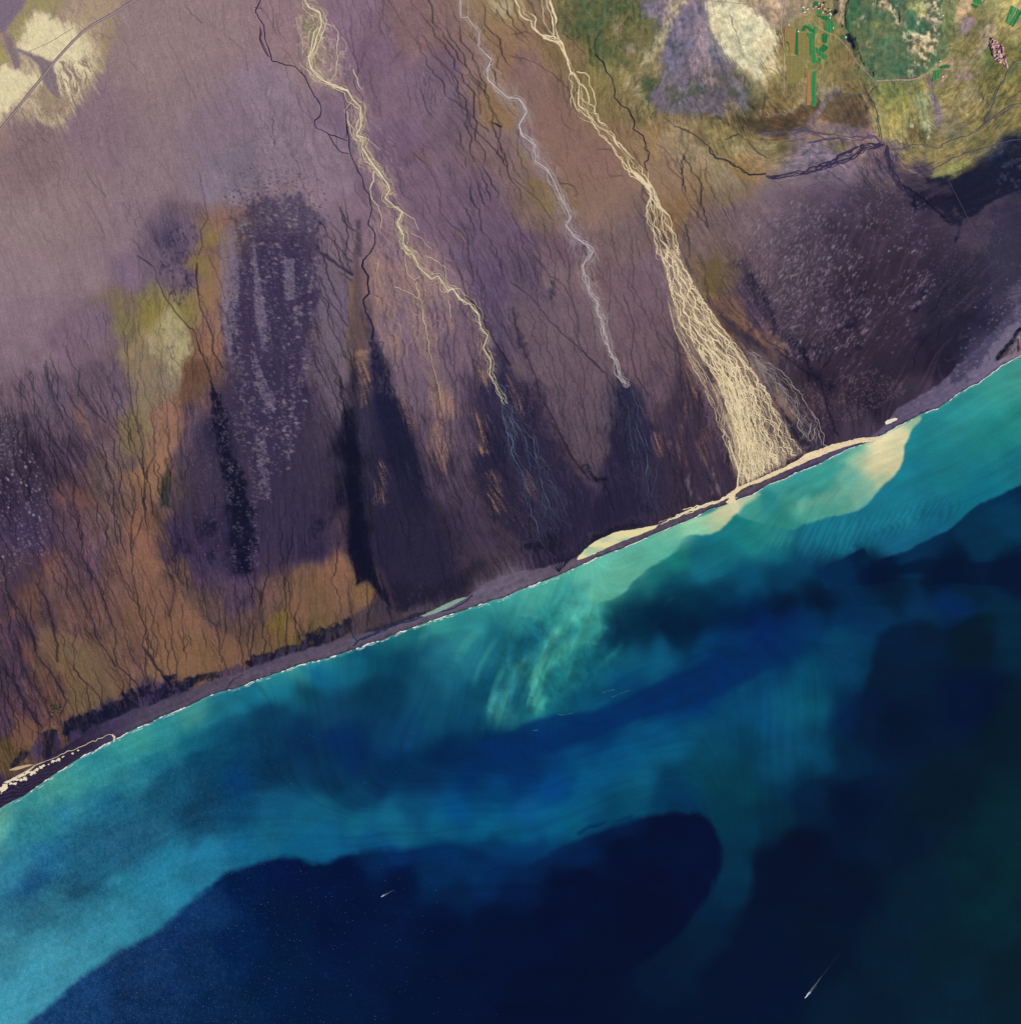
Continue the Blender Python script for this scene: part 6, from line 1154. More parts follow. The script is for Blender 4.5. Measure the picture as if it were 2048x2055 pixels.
# main silty river: braided reach, then the wide fan to the beach channel
R3 = [(1026, -40), (1035, 0), (1051, 27), (1072, 38), (1070, 56), (1090, 74), (1122, 90), (1138, 122), (1146, 150), (1157, 182), (1166, 212), (1190, 236), (1210, 258), (1226, 279), (1250, 312), (1266, 343), (1294, 368), (1306, 385), (1312, 412), (1321, 452), (1332, 490), (1340, 520)]
rb = Ribbons()
hw = [6, 6, 9, 6, 4, 8, 4, 4, 8, 15, 15, 7, 13, 10, 14, 15, 6, 8, 16, 22, 22, 20]
braid(rb, R3, [h_ * 1.25 for h_ in hw], 5, .8, 34, 1.8, 11, 1.5, .8)
braid(rb, R3[9:], [13, 14, 7, 12, 9, 13, 14, 6, 8, 20, 26, 26, 22], 7, .4, 28, 1.8, 51, 1.5, 1.2)
braid(rb, R3[16:], [4, 8, 22, 30, 30, 24], 8, .45, 26, 1.6, 91, 1.0, 1.2)
line(rb, R3[15:18], 2.4, 1, 12, seed=3); line(rb, R3[5:9], 1.9, 1.5, 14, seed=4)
braid(rb, T(1024, 0, [(280, -80), (280, 0), (320, 130), (330, 260), (370, 330)]), 5, 4, .9, 18, 1.6, 71, 1, .5)
line(rb, T(1024, 0, [(230, -60), (235, 10), (250, 130), (240, 160), (270, 200), (320, 260)]), .6, 1.6, 8, seed=9)
line(rb, T(1024, 0, [(500, 540), (560, 550), (600, 590), (590, 640), (630, 690), (640, 770), (640, 860)]), .9, 1.5, 10, seed=12)
line(rb, T(1024, 0, [(1035, 1300), (1040, 1390)]), .9, .6, 10, seed=13)
fan(rb, FANL, FANR, 14, .66, 34, 1.3, 21, .04, .96, part=.1)
fan(rb, FANL, FANR, 26, .34, 24, .9, 22, 0, 1, part=.6)
fan(rb, FANL, FANR, 28, .34, 24, .9, 26, .06, .98, part=.85)
fan(rb, FANL[3:], FANR[3:], 26, .5, 22, .8, 23, .14, .5, part=.3)
fan(rb, FANL[4:], FANR[4:], 30, .34, 18, .9, 24, .05, .98, part=.5, amp=5)
fan(rb, FANL[5:], FANR[5:], 28, .34, 16, .9, 25, .1, .75, part=.5, amp=4)
fan(rb, [(1338, 600), (1352, 660), (1385, 730), (1420, 800), (1450, 880), (1472, 940)], [(1358, 620), (1388, 700), (1430, 770), (1450, 812), (1466, 870), (1478, 940)], 14, .17, 20, .8, 27, 0, .9, part=.4)
line(rb, T(1024, 512, [(1640, 1400), (1700, 1560), (1720, 1640), (1710, 1740), (1690, 1790)]), 1.5, 1, 10, seed=31); line(rb, T(1024, 512, [(1780, 1560), (1750, 1640), (1745, 1740)]), .8, 1, 9, seed=32)
rb.build('river', M_silt, 'wide cream coloured braided river that fans out to the beach', 'river')
CH = [(1466, 988), (1474, 982), (1484, 976), (1505, 967), (1535, 954), (1570, 939), (1600, 923), (1621, 908), (1651, 899), (1669, 892), (1697, 885), (1727, 879), (1757, 877), (1772, 872), (1765, 880), (1746, 886), (1729, 888), (1680, 901), (1643, 916), (1596, 936), (1565, 949), (1531, 965), (1505, 974), (1488, 982), (1476, 991), (1474, 1001), (1481, 1007), (1473, 1010), (1462, 1012), (1455, 1008), (1462, 1000), (1450, 1004), (1440, 1010), (1438, 1006), (1452, 997)]
def patch(name, pts_, mat, label, cat, lift=2.6, rough=1.0, seed=0, kind='structure', group=None):
    Q = resample(list(pts_) + [pts_[0]], 1.2)[:-1]
    n = len(Q); k_ = np.arange(n)
    nr = normals(Q); o_ = (n1(k_ / 5.0, seed + 3) + n1(k_ / 2.1, seed + 4) * .6) * rough * 2
    Q = Q + nr * o_[:, None]
    z = float(np.max(zat(Q[:, 0], Q[:, 1]))) + lift
    bm_ = bmesh.new()
    vs = [bm_.verts.new(((x - MX) * S, (MY - y) * S, z)) for x, y in Q]
    bm_.faces.new(vs); bmesh.ops.recalc_face_normals(bm_, faces=bm_.faces)
    if bm_.faces[:][0].normal.z < 0: bmesh.ops.reverse_faces(bm_, faces=bm_.faces[:])
    bmesh.ops.triangulate(bm_, faces=bm_.faces[:])
    me = bpy.data.meshes.new(name); bm_.to_mesh(me); bm_.free()
    return tag(link(name, me, mat), label, cat, group, kind)
patch('backwater_channel', CH, M_silt, 'cream channel pooled behind the beach bar at the river mouth', 'channel', 3.2, .9, 5)
rb = Ribbons()
braid(rb, [(1322, 1052), (1345, 1043), (1372, 1030), (1400, 1021), (1425, 1012), (1442, 1008)], 3.5, 4, .75, 9, 1.2, 33, .5, .8)
line(rb, T(1024, 512, [(1300, 1925), (1360, 1905), (1400, 1920), (1440, 1900), (1500, 1880), (1560, 1865)]), 1.0, 1.2, 7, seed=8)
line(rb, [(1372, 1028), (1386, 1022), (1398, 1014), (1406, 1020), (1418, 1011), (1432, 1006)], .9, 1.2, 7, seed=18)
rb.build('creek', M_silt2, 'thin plaited pale creek linking lagoon and river mouth', 'creek')
# western silty river
R1 = T(512, 0, [(360, -140), (370, 0), (400, 50), (490, 100), (500, 180), (460, 290), (440, 380), (405, 430), (425, 520), (480, 590), (600, 655), (700, 680), (730, 750), (800, 810), (795, 950), (765, 1020), (825, 1040), (805, 1110), (860, 1200), (920, 1280), (1000, 1390), (1020, 1430), (980, 1490), (1040, 1550), (1110, 1600), (1075, 1690), (1120, 1780), (1115, 1840), (1180, 1915)]) + T(512, 512, [(1200, 10), (1235, 90), (1330, 180), (1380, 155), (1450, 265), (1490, 250), (1550, 335), (1620, 370), (1680, 450), (1700, 550), (1755, 610), (1720, 700), (1780, 800), (1770, 900), (1830, 1020), (1900, 1120)])
rb = Ribbons()
Q = smooth(wiggle(resample(R1, 1.5), 1.0, 12, 3), 2); n = len(Q)
tt_ = np.linspace(0, 1, n)
rb.add(Q, wob(n, 1.0, .6, 10, 8) * np.interp(tt_, [0, .55, .8, .92, 1], [1, 1.0, .85, .6, .3]))
rb.add(smooth(Q + normals(Q) * (n1(np.arange(n) / 13.0, 5) * 7)[:, None], 2), wob(n, .32, .7, 8, 9) * np.interp(tt_, [0, .8, 1], [1, .8, .4]))
braid(rb, R1[:12], [3, 10, 8, 9, 9, 10, 9, 6, 4, 2], 5, .35, 18, 1.6, 41, 1.5, .7)
braid(rb, R1[13:22], [4, 8, 10, 9, 6, 6], 5, .3, 16, 1.6, 47, 1, .7)
for sd_, q, w_ in [(1, [(400, 430), (430, 340), (440, 250), (480, 200)], .9), (2, [(520, 180), (600, 200), (630, 250), (615, 340), (620, 450), (610, 540), (570, 610)], .5), (3, [(730, 750), (690, 820), (700, 930), (720, 1010), (780, 1080)], .5), (4, [(700, 910), (740, 980), (760, 1060)], .5), (5, [(900, 1290), (890, 1360), (870, 1430), (880, 1500)], .8), (6, [(880, 1500), (930, 1560), (950, 1640), (950, 1720)], .5), (7, [(740, 520), (770, 600), (800, 680)], .6), (8, [(650, 280), (690, 330), (680, 390)], .4), (9, [(1110, 1600), (1200, 1650), (1230, 1740)], .4), (10, [(1170, 1760), (1250, 1800), (1330, 1880)], .4), (11, [(830, 1040), (900, 1090), (940, 1130)], .4), (12, [(870, 1190), (920, 1220), (940, 1240)], .4), (13, [(300, 130), (320, 200), (350, 300), (360, 400)], .35), (14, [(330, 480), (380, 520), (430, 560)], .4)]:
    line(rb, T(512, 0, q), w_, 1.5, 8, seed=sd_ * 3)
for sd_, q, w_ in [(21, [(1220, 200), (1220, 260), (1250, 330), (1260, 440), (1290, 560), (1310, 690)], .45), (22, [(1130, 0), (1140, 120), (1200, 190), (1240, 160)], .4), (23, [(1280, 0), (1370, 50), (1430, 90), (1440, 180)], .4), (24, [(1450, 280), (1460, 360), (1475, 470)], .4), (25, [(1050, 230), (1170, 290), (1240, 330)], .3), (26, [(1310, 700), (1340, 840), (1380, 980), (1400, 1100)], .3), (27, [(930, 30), (920, 130), (940, 240)], .3)]:
    line(rb, T(512, 512, q), w_, 2, 8, seed=sd_)
braid(rb, R1[8:30], 9, 6, .19, 22, 1.6, 57, 1.5, 1.2); braid(rb, R1[24:], [3, 10, 12, 9, 7, 6], 6, .2, 20, 1.6, 58, 1.5, 1.2); braid(rb, R1[:10], [4, 14, 16, 14, 10], 8, .22, 16, 1.6, 59, 2, 1.2)
rb.build('river', M_silt2, 'winding pale yellow river crossing the middle of the plain', 'river')
rb = Ribbons()
fan(rb, [(984, 750), (1000, 790), (1010, 850), (1040, 960), (1080, 1080)], [(990, 750), (1030, 790), (1070, 860), (1110, 940), (1140, 1040)], 22, .17, 26, .9, 61, part=.7)
fan(rb, [(1240, 745), (1252, 790), (1256, 860), (1270, 960), (1280, 1010)], [(1244, 745), (1275, 790), (1300, 850), (1320, 930), (1310, 1000)], 9, .2, 30, .6, 62, part=.8)
rb.build('rills', M_blue, 'faint blue grey rills fading over the dark wet sand', 'rills')
# thin milky river
R2 = T(512, 0, [(1560, -140), (1545, 0), (1550, 130), (1600, 130), (1690, 250), (1690, 350), (1780, 450), (1745, 530), (1760, 610), (1830, 670), (1910, 735)]) + T(1024, 0, [(60, 740), (122, 840), (65, 950), (90, 1030), (182, 1090), (190, 1210), (280, 1280), (350, 1420), (410, 1550), (460, 1640), (420, 1690), (470, 1780), (590, 1860), (620, 1915)]) + T(1024, 512, [(600, 15), (545, 80), (565, 200), (600, 290), (650, 350), (660, 450), (700, 500), (720, 640), (780, 780), (810, 870), (880, 1000)])
rb = Ribbons()
Q = smooth(wiggle(resample(R2, 1.5), .9, 12, 13), 2); n = len(Q); tt_ = np.linspace(0, 1, n)
rb.add(Q, wob(n, .8, .5, 12, 18) * np.interp(tt_, [0, .5, .75, .9, 1], [1, 1, .6, .35, .2]))
rb.add(smooth(Q + normals(Q) * (n1(np.arange(n) / 15.0, 25) * 11)[:, None], 2), wob(n, .35, .6, 8, 19))
rb.add(smooth(Q + normals(Q) * (n1(np.arange(n) / 11.0, 35) * 15)[:, None], 2), wob(n, .3, .6, 8, 29))
braid(rb, R2[6:], 8, 5, .26, 20, 1.6, 66, 1.5, 1.2)
braid(rb, R2[-13:], [6, 8, 10, 12, 8, 7, 6, 5], 5, .2, 14, 1.5, 44, 1, 1.0)
line(rb, T(512, 0, [(1600, 130), (1610, 60), (1600, -60)]), .35, 1, 8, seed=51); line(rb, T(512, 0, [(1770, 530), (1790, 580), (1810, 630)]), .35, 1.5, 8, seed=52)
rb.build('river', M_silt3, 'thin milky white river left of the wide cream one', 'river')
rb = Ribbons()
fan(rb, [(1495, 705), (1530, 740), (1560, 780), (1590, 840), (1605, 880)], [(1505, 700), (1570, 745), (1610, 790), (1640, 850), (1652, 895)], 15, .28, 16, .9, 63, part=.6)
line(rb, Z(1400, 780, .187, [(1200, 230), (1290, 340), (1320, 440), (1360, 500), (1340, 600), (1410, 620)]), .6, 1.4, 8, seed=61); line(rb, Z(1400, 780, .187, [(1220, 370), (1180, 520), (1200, 560), (1240, 520), (1260, 420)]), .6, 1.2, 8, seed=62)
rb.build('rills', M_sheen, 'grey netted rills right beside the cream river fan', 'rills')
# dark clear streams
def dstream(pl_, label, mat=M_dark, lift=2.4):
    rb = Ribbons()
    for i, (q, w_) in enumerate(pl_):
        line(rb, q, w_, 1.3, 9, seed=i * 5 + int(q[0][0]), lift=lift, var=.35)
    return rb.build('stream', mat, label, 'stream')
D0 = lambda *q: T(512, 0, q)
dstream([(D0((70, -60), (40, 10), (0, 90), (70, 190), (75, 290), (110, 380), (130, 460), (230, 490), (300, 500), (370, 570), (430, 690), (500, 800), (495, 870), (450, 910), (460, 960), (550, 1010)), .8), (D0((50, 60), (-5, 60)), .5), (D0((40, 220), (35, 300), (60, 360), (110, 430)), .7), (D0((340, 520), (360, 570), (385, 575)), .6), (D0((550, 1010), (640, 1040), (700, 1060)), .9), (D0((550, 1010), (600, 1100), (640, 1145), (705, 1160)), .9),
         (D0((690, 930), (705, 1010), (715, 1150), (760, 1260), (810, 1340), (830, 1430), (862, 1470), (880, 1580), (850, 1690), (905, 1760), (905, 1840), (860, 1925)), .75), (T(512, 512, [(850, 0), (820, 40), (808, 90), (830, 120), (855, 160), (845, 220), (865, 290), (815, 340), (835, 430), (880, 520), (895, 560), (880, 640)]), 1.3), (D0((690, 1040), (690, 900), (690, 830), (720, 790)), .5)], 'black stream winding down along the pale yellow river')
D3 = lambda *q: T(1024, 0, q)
dstream([(D3((640, 410), (700, 470), (720, 540), (770, 590), (790, 680), (785, 740), (840, 800), (890, 820), (940, 930), (930, 975), (1000, 1030), (1020, 1080), (1015, 1120), (1050, 1150), (1040, 1205), (1010, 1225), (1030, 1290)), .95)], 'dark blue meandering stream joining the cream river from the right')
dstream([(D3((1500, 1110), (1510, 1160), (1550, 1190), (1640, 1205), (1660, 1240), (1730, 1270), (1760, 1300), (1800, 1320), (1860, 1320), (1925, 1310)), .8)], 'narrow looping dark stream at the edge of the brown grassland')
def dband(pl_, label, mat, w_=1.1, cnt=7):
    rb = Ribbons()
    for i, (q, h_) in enumerate(pl_):
        braid(rb, q, h_, cnt, w_, 16, 1.8, 300 + i * 17 + int(q[0][0]), 1.2, .6)
    return rb.build('stream', mat, label, 'stream')
dband([(HX([(0, 1335), (100, 1340), (200, 1322), (300, 1300), (400, 1270), (500, 1240), (600, 1190), (750, 1115), (890, 1088)]), [2, 4, 5, 6, 8, 9, 9, 7, 3])], 'broad dark braided stream running west from the junction', M_dark2, .8, 9)
dband([(HX([(-60, 1010), (150, 1000), (300, 975), (450, 1030), (650, 1052), (760, 1038), (830, 1040), (905, 1092)]), [2, 3, 4, 5, 5, 4, 3]), (HX([(310, 1080), (420, 1060), (560, 1040)]), [1, 2, 1])], 'upper purple grey braided stream reaching the junction from the west', M_grey, .7, 5)
dband([(HX([(905, 1095), (915, 1140), (930, 1220), (960, 1290), (1000, 1380), (1040, 1440)]), [3, 4, 5, 6, 5, 3])], 'short dark stream running south from the junction to the black sand', M_dark2, .8, 7)
dstream([(HX([(840, 650), (800, 680), (780, 715), (810, 770), (840, 860), (860, 960), (868, 1060)]), .9), (HX([(835, 640), (790, 580), (740, 560)]), .4), (HX([(560, 690), (600, 715), (700, 715), (765, 705)]), .8), (HX([(850, 870), (845, 960), (855, 1040)]), .5)], 'grey green stream running south from the plateau foot', mat_flat('green_grey_water', '566058', .6, .12))
dstream([(HX([(2000, 775), (1900, 780), (1850, 795), (1780, 830), (1700, 900), (1640, 940), (1580, 1000), (1500, 1030), (1400, 1055), (1340, 1090), (1290, 1120), (1220, 1100), (1100, 1090), (1040, 1120), (950, 1128), (920, 1110)]), .8), (HX([(1880, 790), (1800, 850), (1720, 900)]), .5), (HX([(930, 1085), (990, 1050), (1000, 1080), (1060, 1090)]), .7)], 'long blue grey stream coming in from the right below the meadows', M_grey)
dstream([(HX([(2000, 1040), (1925, 1050), (1850, 1060), (1760, 1080), (1640, 1120), (1500, 1160), (1400, 1200), (1300, 1260), (1210, 1300), (1150, 1310), (1060, 1260), (1000, 1200), (940, 1160)]), .8)], 'faint grey stream along the lower rim of the brown meadows', M_grey)
dstream([(HX([(2000, 430), (1920, 450), (1885, 460), (1850, 500), (1815, 540), (1800, 590), (1770, 640), (1730, 720), (1710, 800), (1670, 870), (1640, 930)]), .85), (HX([(2000, 640), (1920, 690), (1860, 740)]), .6)], 'narrow grey stream curving down past the rocky outcrop', M_grey)
dstream([(T(512, 1024, [(1640, 640), (1560, 710), (1440, 760), (1300, 790), (1200, 830), (1100, 850), (1000, 890), (880, 940), (780, 985), (740, 1030)]), 1.1), (T(512, 1024, [(725, 880), (740, 960), (770, 990)]), 1.0), (T(512, 1024, [(1000, 900), (900, 940), (800, 980)]), .6)], 'dark creek behind the beach at the mid coast', mat_flat('navy_creek_water', '22345a', .5, .12))
dstream([(T(1024, 1024, q), w_) for q, w_ in [([(300, 390), (340, 430), (365, 462)], .8), ([(330, 370), (350, 420), (368, 462)], .8), ([(390, 350), (385, 400), (372, 460)], .8), ([(430, 360), (400, 410), (375, 462)], .9), ([(480, 350), (430, 390), (395, 430)], .9), ([(365, 330), (365, 400), (370, 470)], .7), ([(305, 420), (340, 450), (368, 465)], .6)]], 'dark tree shaped creek draining through the beach')

# lagoons and pools
LAG = T(1024, 1024, [(500, 370), (520, 340), (560, 295), (630, 240), (700, 205), (790, 165), (850, 152), (900, 150), (980, 135), (1050, 122), (1125, 103), (1090, 135), (960, 190), (800, 250), (640, 325), (560, 360), (510, 376)])
m, N, L, B = nt('lagoon_water')
tc = N.new('ShaderNodeTexCoord'); n_ = N.new('ShaderNodeTexNoise'); n_.inputs['Scale'].default_value = 1 / 110.0; n_.inputs['Detail'].default_value = 3
mp = N.new('ShaderNodeMapping'); mp.inputs['Rotation'].default_value = (0, 0, -.42); mp.inputs['Scale'].default_value = (.35, 1.3, 1)
rp = N.new('ShaderNodeValToRGB'); e = rp.color_ramp.elements
e[0].position = .3; e[0].color = (*alb('86bda0'), 1); e[1].position = .52; e[1].color = (*alb('e8dca6'), 1)
L.new(tc.outputs['Object'], mp.inputs['Vector']); L.new(mp.outputs[0], n_.inputs['Vector']); L.new(n_.outputs[0], rp.inputs[0]); L.new(rp.outputs[0], B.inputs['Base Color']); B.inputs['Roughness'].default_value = .5; B.inputs['Specular IOR Level'].default_value = .12
patch('lagoon', LAG, m, 'pale yellow lagoon with turquoise streaks behind the beach', 'lagoon', 2.2, .7, 3)
patch('lagoon', T(512, 1024, [(1240, 800), (1350, 750), (1440, 705), (1520, 670), (1580, 655), (1600, 660), (1540, 692), (1440, 745), (1350, 782), (1270, 802)]), mat_flat('grey_green_lagoon', '86a293', .5, .12), 'slim grey green lagoon behind the beach at the mid coast', 'lagoon', 2.2, .5, 13)
patch('lagoon', Z(0, 1400, .133, [(135, 1092), (180, 1070), (280, 1040), (360, 1022), (440, 1010), (530, 1012), (480, 1022), (400, 1048), (320, 1080), (250, 1092), (150, 1104)]), mat_flat('tan_lagoon', 'cbab8c', .6, .1), 'small tan lagoon at the western end of the coast', 'lagoon', 2.2, .4, 23)
patch('pond', T(1536, 512, [(898, 1262), (915, 1245), (940, 1235), (975, 1228), (997, 1232), (990, 1245), (960, 1258), (925, 1275), (905, 1280)]), mat_flat('white_silt_pond', 'f0e4c8', .6, .1), 'bright white pond on the beach above the big plume', 'pond', 2.2, .5, 33)
patch('pond', Z(1400, 780, .187, [(335, 1196), (350, 1180), (420, 1160), (425, 1168), (405, 1186), (380, 1195), (355, 1202)]), mat_flat('teal_pond', '7cb8a2', .5, .1), 'tiny teal pond on the sand bar at the river mouth', 'pond', 2.2, .2, 43)
rb = Ribbons()
line(rb, Z(0, 1400, .133, [(430, 1110), (520, 1030), (600, 995), (660, 970), (730, 945), (840, 905), (900, 870), (970, 840), (1020, 805), (1080, 800), (1120, 790), (1180, 755), (1290, 715), (1340, 680), (1400, 655), (1440, 660), (1490, 615), (1510, 620), (1570, 595), (1620, 560), (1680, 555), (1720, 590), (1715, 640)]), .55, .6, 5, step=1.0, seed=5)
line(rb, Z(0, 1400, .133, [(60, 1290), (150, 1240), (260, 1190), (350, 1140), (440, 1090), (520, 1030)]), 1.0, .8, 5, step=1.0, seed=6)
line(rb, Z(0, 1400, .133, [(1690, 560), (1725, 595), (1720, 650), (1690, 690), (1640, 690)]), 1.7, .7, 4, step=.8, seed=7)
rb.build('creek', mat_flat('cream_creek', 'd9c8ac', .6, .1), 'thin cream creek along the western sand spit', 'creek')
pools = [(50, 1365, 62, 46), (130, 1270, 52, 22), (165, 1300, 34, 16), (220, 1300, 38, 18), (205, 1235, 46, 22), (260, 1240, 30, 16), (320, 1245, 26, 22), (375, 1225, 34, 30), (350, 1170, 38, 18), (300, 1195, 42, 18), (420, 1130, 40, 20), (500, 1130, 52, 34), (560, 1085, 36, 22), (615, 1050, 28, 24), (655, 1030, 26, 16), (735, 1010, 14, 12), (800, 965, 34, 22), (890, 935, 26, 26), (850, 955, 18, 12), (950, 895, 24, 10), (1095, 845, 14, 16), (1180, 800, 20, 10), (20, 1450, 10, 8)]
Mpool = mat_flat('silt_pool', 'ecdcbc', .6, .1)
for i, (x, y, a_, b_) in enumerate(pools):
    th = np.linspace(0, 2 * math.pi, 22, endpoint=False); rr_ = 1 + (np.random.RandomState(i).rand(22) - .5) * .9
    ca, sa_ = math.cos(-.35), math.sin(-.35)
    q = [(x + a_ * r_ * math.cos(t_) * ca - b_ * r_ * math.sin(t_) * sa_, y + a_ * r_ * math.cos(t_) * sa_ + b_ * r_ * math.sin(t_) * ca) for t_, r_ in zip(th, rr_)]
    patch('silt_pool', Z(0, 1400, .133, q), Mpool, 'small cream silt pool on the dark western spit', 'pool', 2.0, .25, i, group='silt pools on the western spit')
# ------------------------------------------------------------------ fields
def stripes(name, a, b, size, rot=0.0):
    m, N, L, B = nt(name)
    tc = N.new('ShaderNodeTexCoord'); mp = N.new('ShaderNodeMapping'); mp.inputs['Rotation'].default_value = (0, 0, rot)
    w = N.new('ShaderNodeTexWave'); w.inputs['Scale'].default_value = 1.0 / size * .31; w.inputs['Distortion'].default_value = 2.5; w.inputs['Detail'].default_value = 3; w.inputs['Detail Scale'].default_value = .6
    mx = N.new('ShaderNodeMix'); mx.data_type = 'RGBA'
    mx.inputs[6].default_value = (*alb(a), 1); mx.inputs[7].default_value = (*alb(b), 1)
    L.new(tc.outputs['Object'], mp.inputs['Vector']); L.new(mp.outputs[0], w.inputs['Vector']); L.new(w.outputs['Fac'], mx.inputs[0])
    L.new(noise_mul(N, L, mx.outputs[2], ((18, .85, 1.15),)), B.inputs['Base Color']); B.inputs['Roughness'].default_value = .95; B.inputs['Specular IOR Level'].default_value = .05
    return m
G1 = stripes('meadow_green', '2f8049', '479058', 30); G2 = stripes('meadow_deep_green', '25703f', '357a50', 26); G3 = stripes('meadow_light_green', '46955c', '5c9a60', 34)
O1 = stripes('stubble_orange', 'a87c54', '8b8850', 46); O2 = stripes('stubble_olive', '80824c', '948052', 40); O3 = stripes('stubble_rust', 'b57d58', '9c8152', 36)
ZF = lambda q: Z(1536, 0, 168 / 1925., q)
ZG = lambda q: Z(1880, 0, 168 / 1925., q)
fields = [
 (ZF([(740, 760), (930, 780), (1000, 900), (1008, 1270), (1040, 1290), (1050, 1400), (740, 1300)]), O2, 'wide olive striped field between two long green strips', 0),
 (ZF([(430, 640), (520, 650), (650, 640), (680, 800), (660, 1240), (550, 1200), (530, 960), (430, 930)]), O1, 'orange and olive striped field beside the farm road', 0),
 (ZF([(550, 1280), (740, 1320), (860, 1400), (900, 1620), (760, 1900), (480, 1900), (470, 1300)]), O2, 'large dull olive field south of the green strips', -.3),
 (ZF([(700, 620), (738, 690), (735, 1270), (665, 1250), (670, 800), (695, 780)]), G2, 'long narrow dark green strip nearest the farm road', 0),
 (ZF([(810, 690), (912, 560), (958, 606), (902, 680), (908, 716), (820, 716)]), G2, 'short slanting green field at the top of the strips', 0),
 (ZF([(932, 632), (966, 592), (1098, 700), (1088, 742), (1000, 720)]), G2, 'small diagonal deep green field below the pale green one', .3),
 (ZF([(958, 552), (1010, 552), (1092, 640), (1098, 690), (970, 588)]), G3, 'thin pale green diagonal field near the track', .3),
 (ZF([(1110, 600), (1165, 640), (1130, 800), (1100, 1000), (1090, 1110), (1140, 1220), (1160, 1460), (1060, 1450), (1050, 1282), (1010, 1272), (1010, 900), (950, 830), (950, 760), (1094, 760)]), G1, 'longest green field, bent in the middle, at the centre of the farmland', 0),
 (ZF([(1310, 770), (1425, 792), (1400, 1000), (1340, 985), (1288, 970), (1296, 800)]), G2, 'upright green field hanging below the track', .15),
 (ZF([(1330, 995), (1440, 1080), (1330, 1210), (1210, 1150)]), G2, 'square dark green field turned on its corner', .8),
 (ZF([(1100, 1050), (1208, 1112), (1300, 1206), (1422, 1300), (1350, 1385), (1290, 1340), (1180, 1230), (1150, 1140)]), G1, 'bright green diagonal strip below the square field', .8),
 (ZF([(1212, 1312), (1286, 1340), (1240, 1475), (1165, 1450)]), G1, 'small green field beside the foot of the longest one', 0),
 (ZF([(1440, 1095), (1520, 1130), (1430, 1290), (1320, 1215)]), O2, 'yellow green square field right of the diagonal strip', .8),
 (ZF([(1190, 358), (1440, 370), (1410, 470), (1290, 450), (1270, 412), (1190, 382)]), G2, 'flat green field just below the farm village', 1.5),
 (ZF([(1440, 390), (1510, 460), (1590, 590), (1560, 680), (1460, 770), (1350, 710), (1380, 600), (1400, 474)]), G1, 'big rounded green field between village and track', 1.4),
 (ZF([(1170, 230), (1270, 230), (1280, 345), (1200, 350)]), G1, 'small green paddock inside the village', 0),
 (ZF([(1110, 36), (1190, 36), (1222, 90), (1170, 160), (1090, 172), (1088, 90)]), G2, 'roundish green paddock at the top of the village', 0),
 (ZF([(1060, 1640), (1150, 1640), (1148, 1925), (1160, 2440), (1060, 2450), (1050, 1925)]), G1, 'isolated green strip south of the main farmland', 0),
 (ZF([(945, 1650), (1035, 1665), (1035, 1925), (1040, 2420), (930, 2420), (945, 1925)]), O3, 'orange strip left of the isolated green strip', 0),
 (ZF([(1720, 825), (1788, 800), (1830, 900), (1800, 920), (1730, 870)]), G2, 'little green field at the foot of the dark cliff', 0),
 (ZG([(1700, 120), (1760, 150), (1590, 530), (1555, 500)]), G1, 'leftmost of the slanting green strips near the top right corner', 1.1 - 1.57),
 (ZG([(1770, 155), (1832, 190), (1640, 562), (1600, 535)]), G3, 'lighter middle strip of the slanting green group', 1.1 - 1.57),
 (ZG([(1850, 200), (1905, 230), (1700, 590), (1650, 570)]), G1, 'third slanting strip, right of the pale gap', 1.1 - 1.57),
 (ZG([(1912, 235), (1960, 262), (1740, 625), (1708, 600)]), G2, 'dark green slanting strip closest to the right border', 1.1 - 1.57),
 (ZG([(820, -60), (960, -40), (1030, 60), (980, 108), (870, 82), (820, 30)]), G1, 'green field by the wide tan river bend', 0),
 (ZG([(760, 112), (830, 80), (880, 112), (950, 130), (880, 210), (830, 160)]), G2, 'small jagged green field under the one by the river bend', 0),
 (ZG([(50, 1525), (180, 1505), (280, 1498), (280, 1560), (60, 1582)]), G2, 'small dark green field east of the plateau foot', 1.5),
 (T(1536, 0, [(1265, 538), (1330, 525), (1290, 600), (1252, 618)]), G1, 'wedge shaped green field right of the gravel stream', .7),
]
for q, mt, lb, rot in fields:
    patch('field', q, mt, lb, 'field', 1.6, .12, 1)

# ------------------------------------------------------------------ roads
def road(q, w, label, mat, lift=3.0, smoothn=6, name='road'):
    rb = Ribbons(); Q = smooth(resample(q, 2.0), smoothn)
    rb.add(Q, np.full(len(Q), w), lift)
    return rb.build(name, mat, label, 'road')
M_road = mat_flat('gravel_road', 'c0a898', .9, .1); M_road2 = mat_flat('dusty_track', 'a89686', .9, .1); M_shoulder = mat_flat('road_shoulder', '85707e', .95, .05)
main_rd = T(0, 0, [(-500, 1560), (0, 985), (110, 850), (210, 720), (300, 610), (410, 470), (490, 380), (560, 305), (650, 220), (740, 165), (830, 118), (930, 55), (1030, -5), (1300, -170)])
road(main_rd, 2.6, 'purple grey shoulder of the ring road across the pale ground', M_shoulder, 2.2)
road(main_rd, .55, 'pale straight highway crossing the upper left corner', M_road, 3.0)
road(T(0, 0, [(-60, 520), (200, 400), (380, 320), (560, 210)]), .3, 'faint track parallel to the highway over cream ground', M_road2)
road(T(1536, 0, [(150, -60), (140, 60), (130, 110), (110, 210), (130, 290), (135, 400), (135, 700)]), .55, 'straight farm road along the left side of the meadows', M_road)
road(T(1536, 0, [(-150, 55), (0, 68), (110, 82), (250, 92), (300, 60), (420, 60)]), .4, 'lane running west to east into the farm village', M_road2)
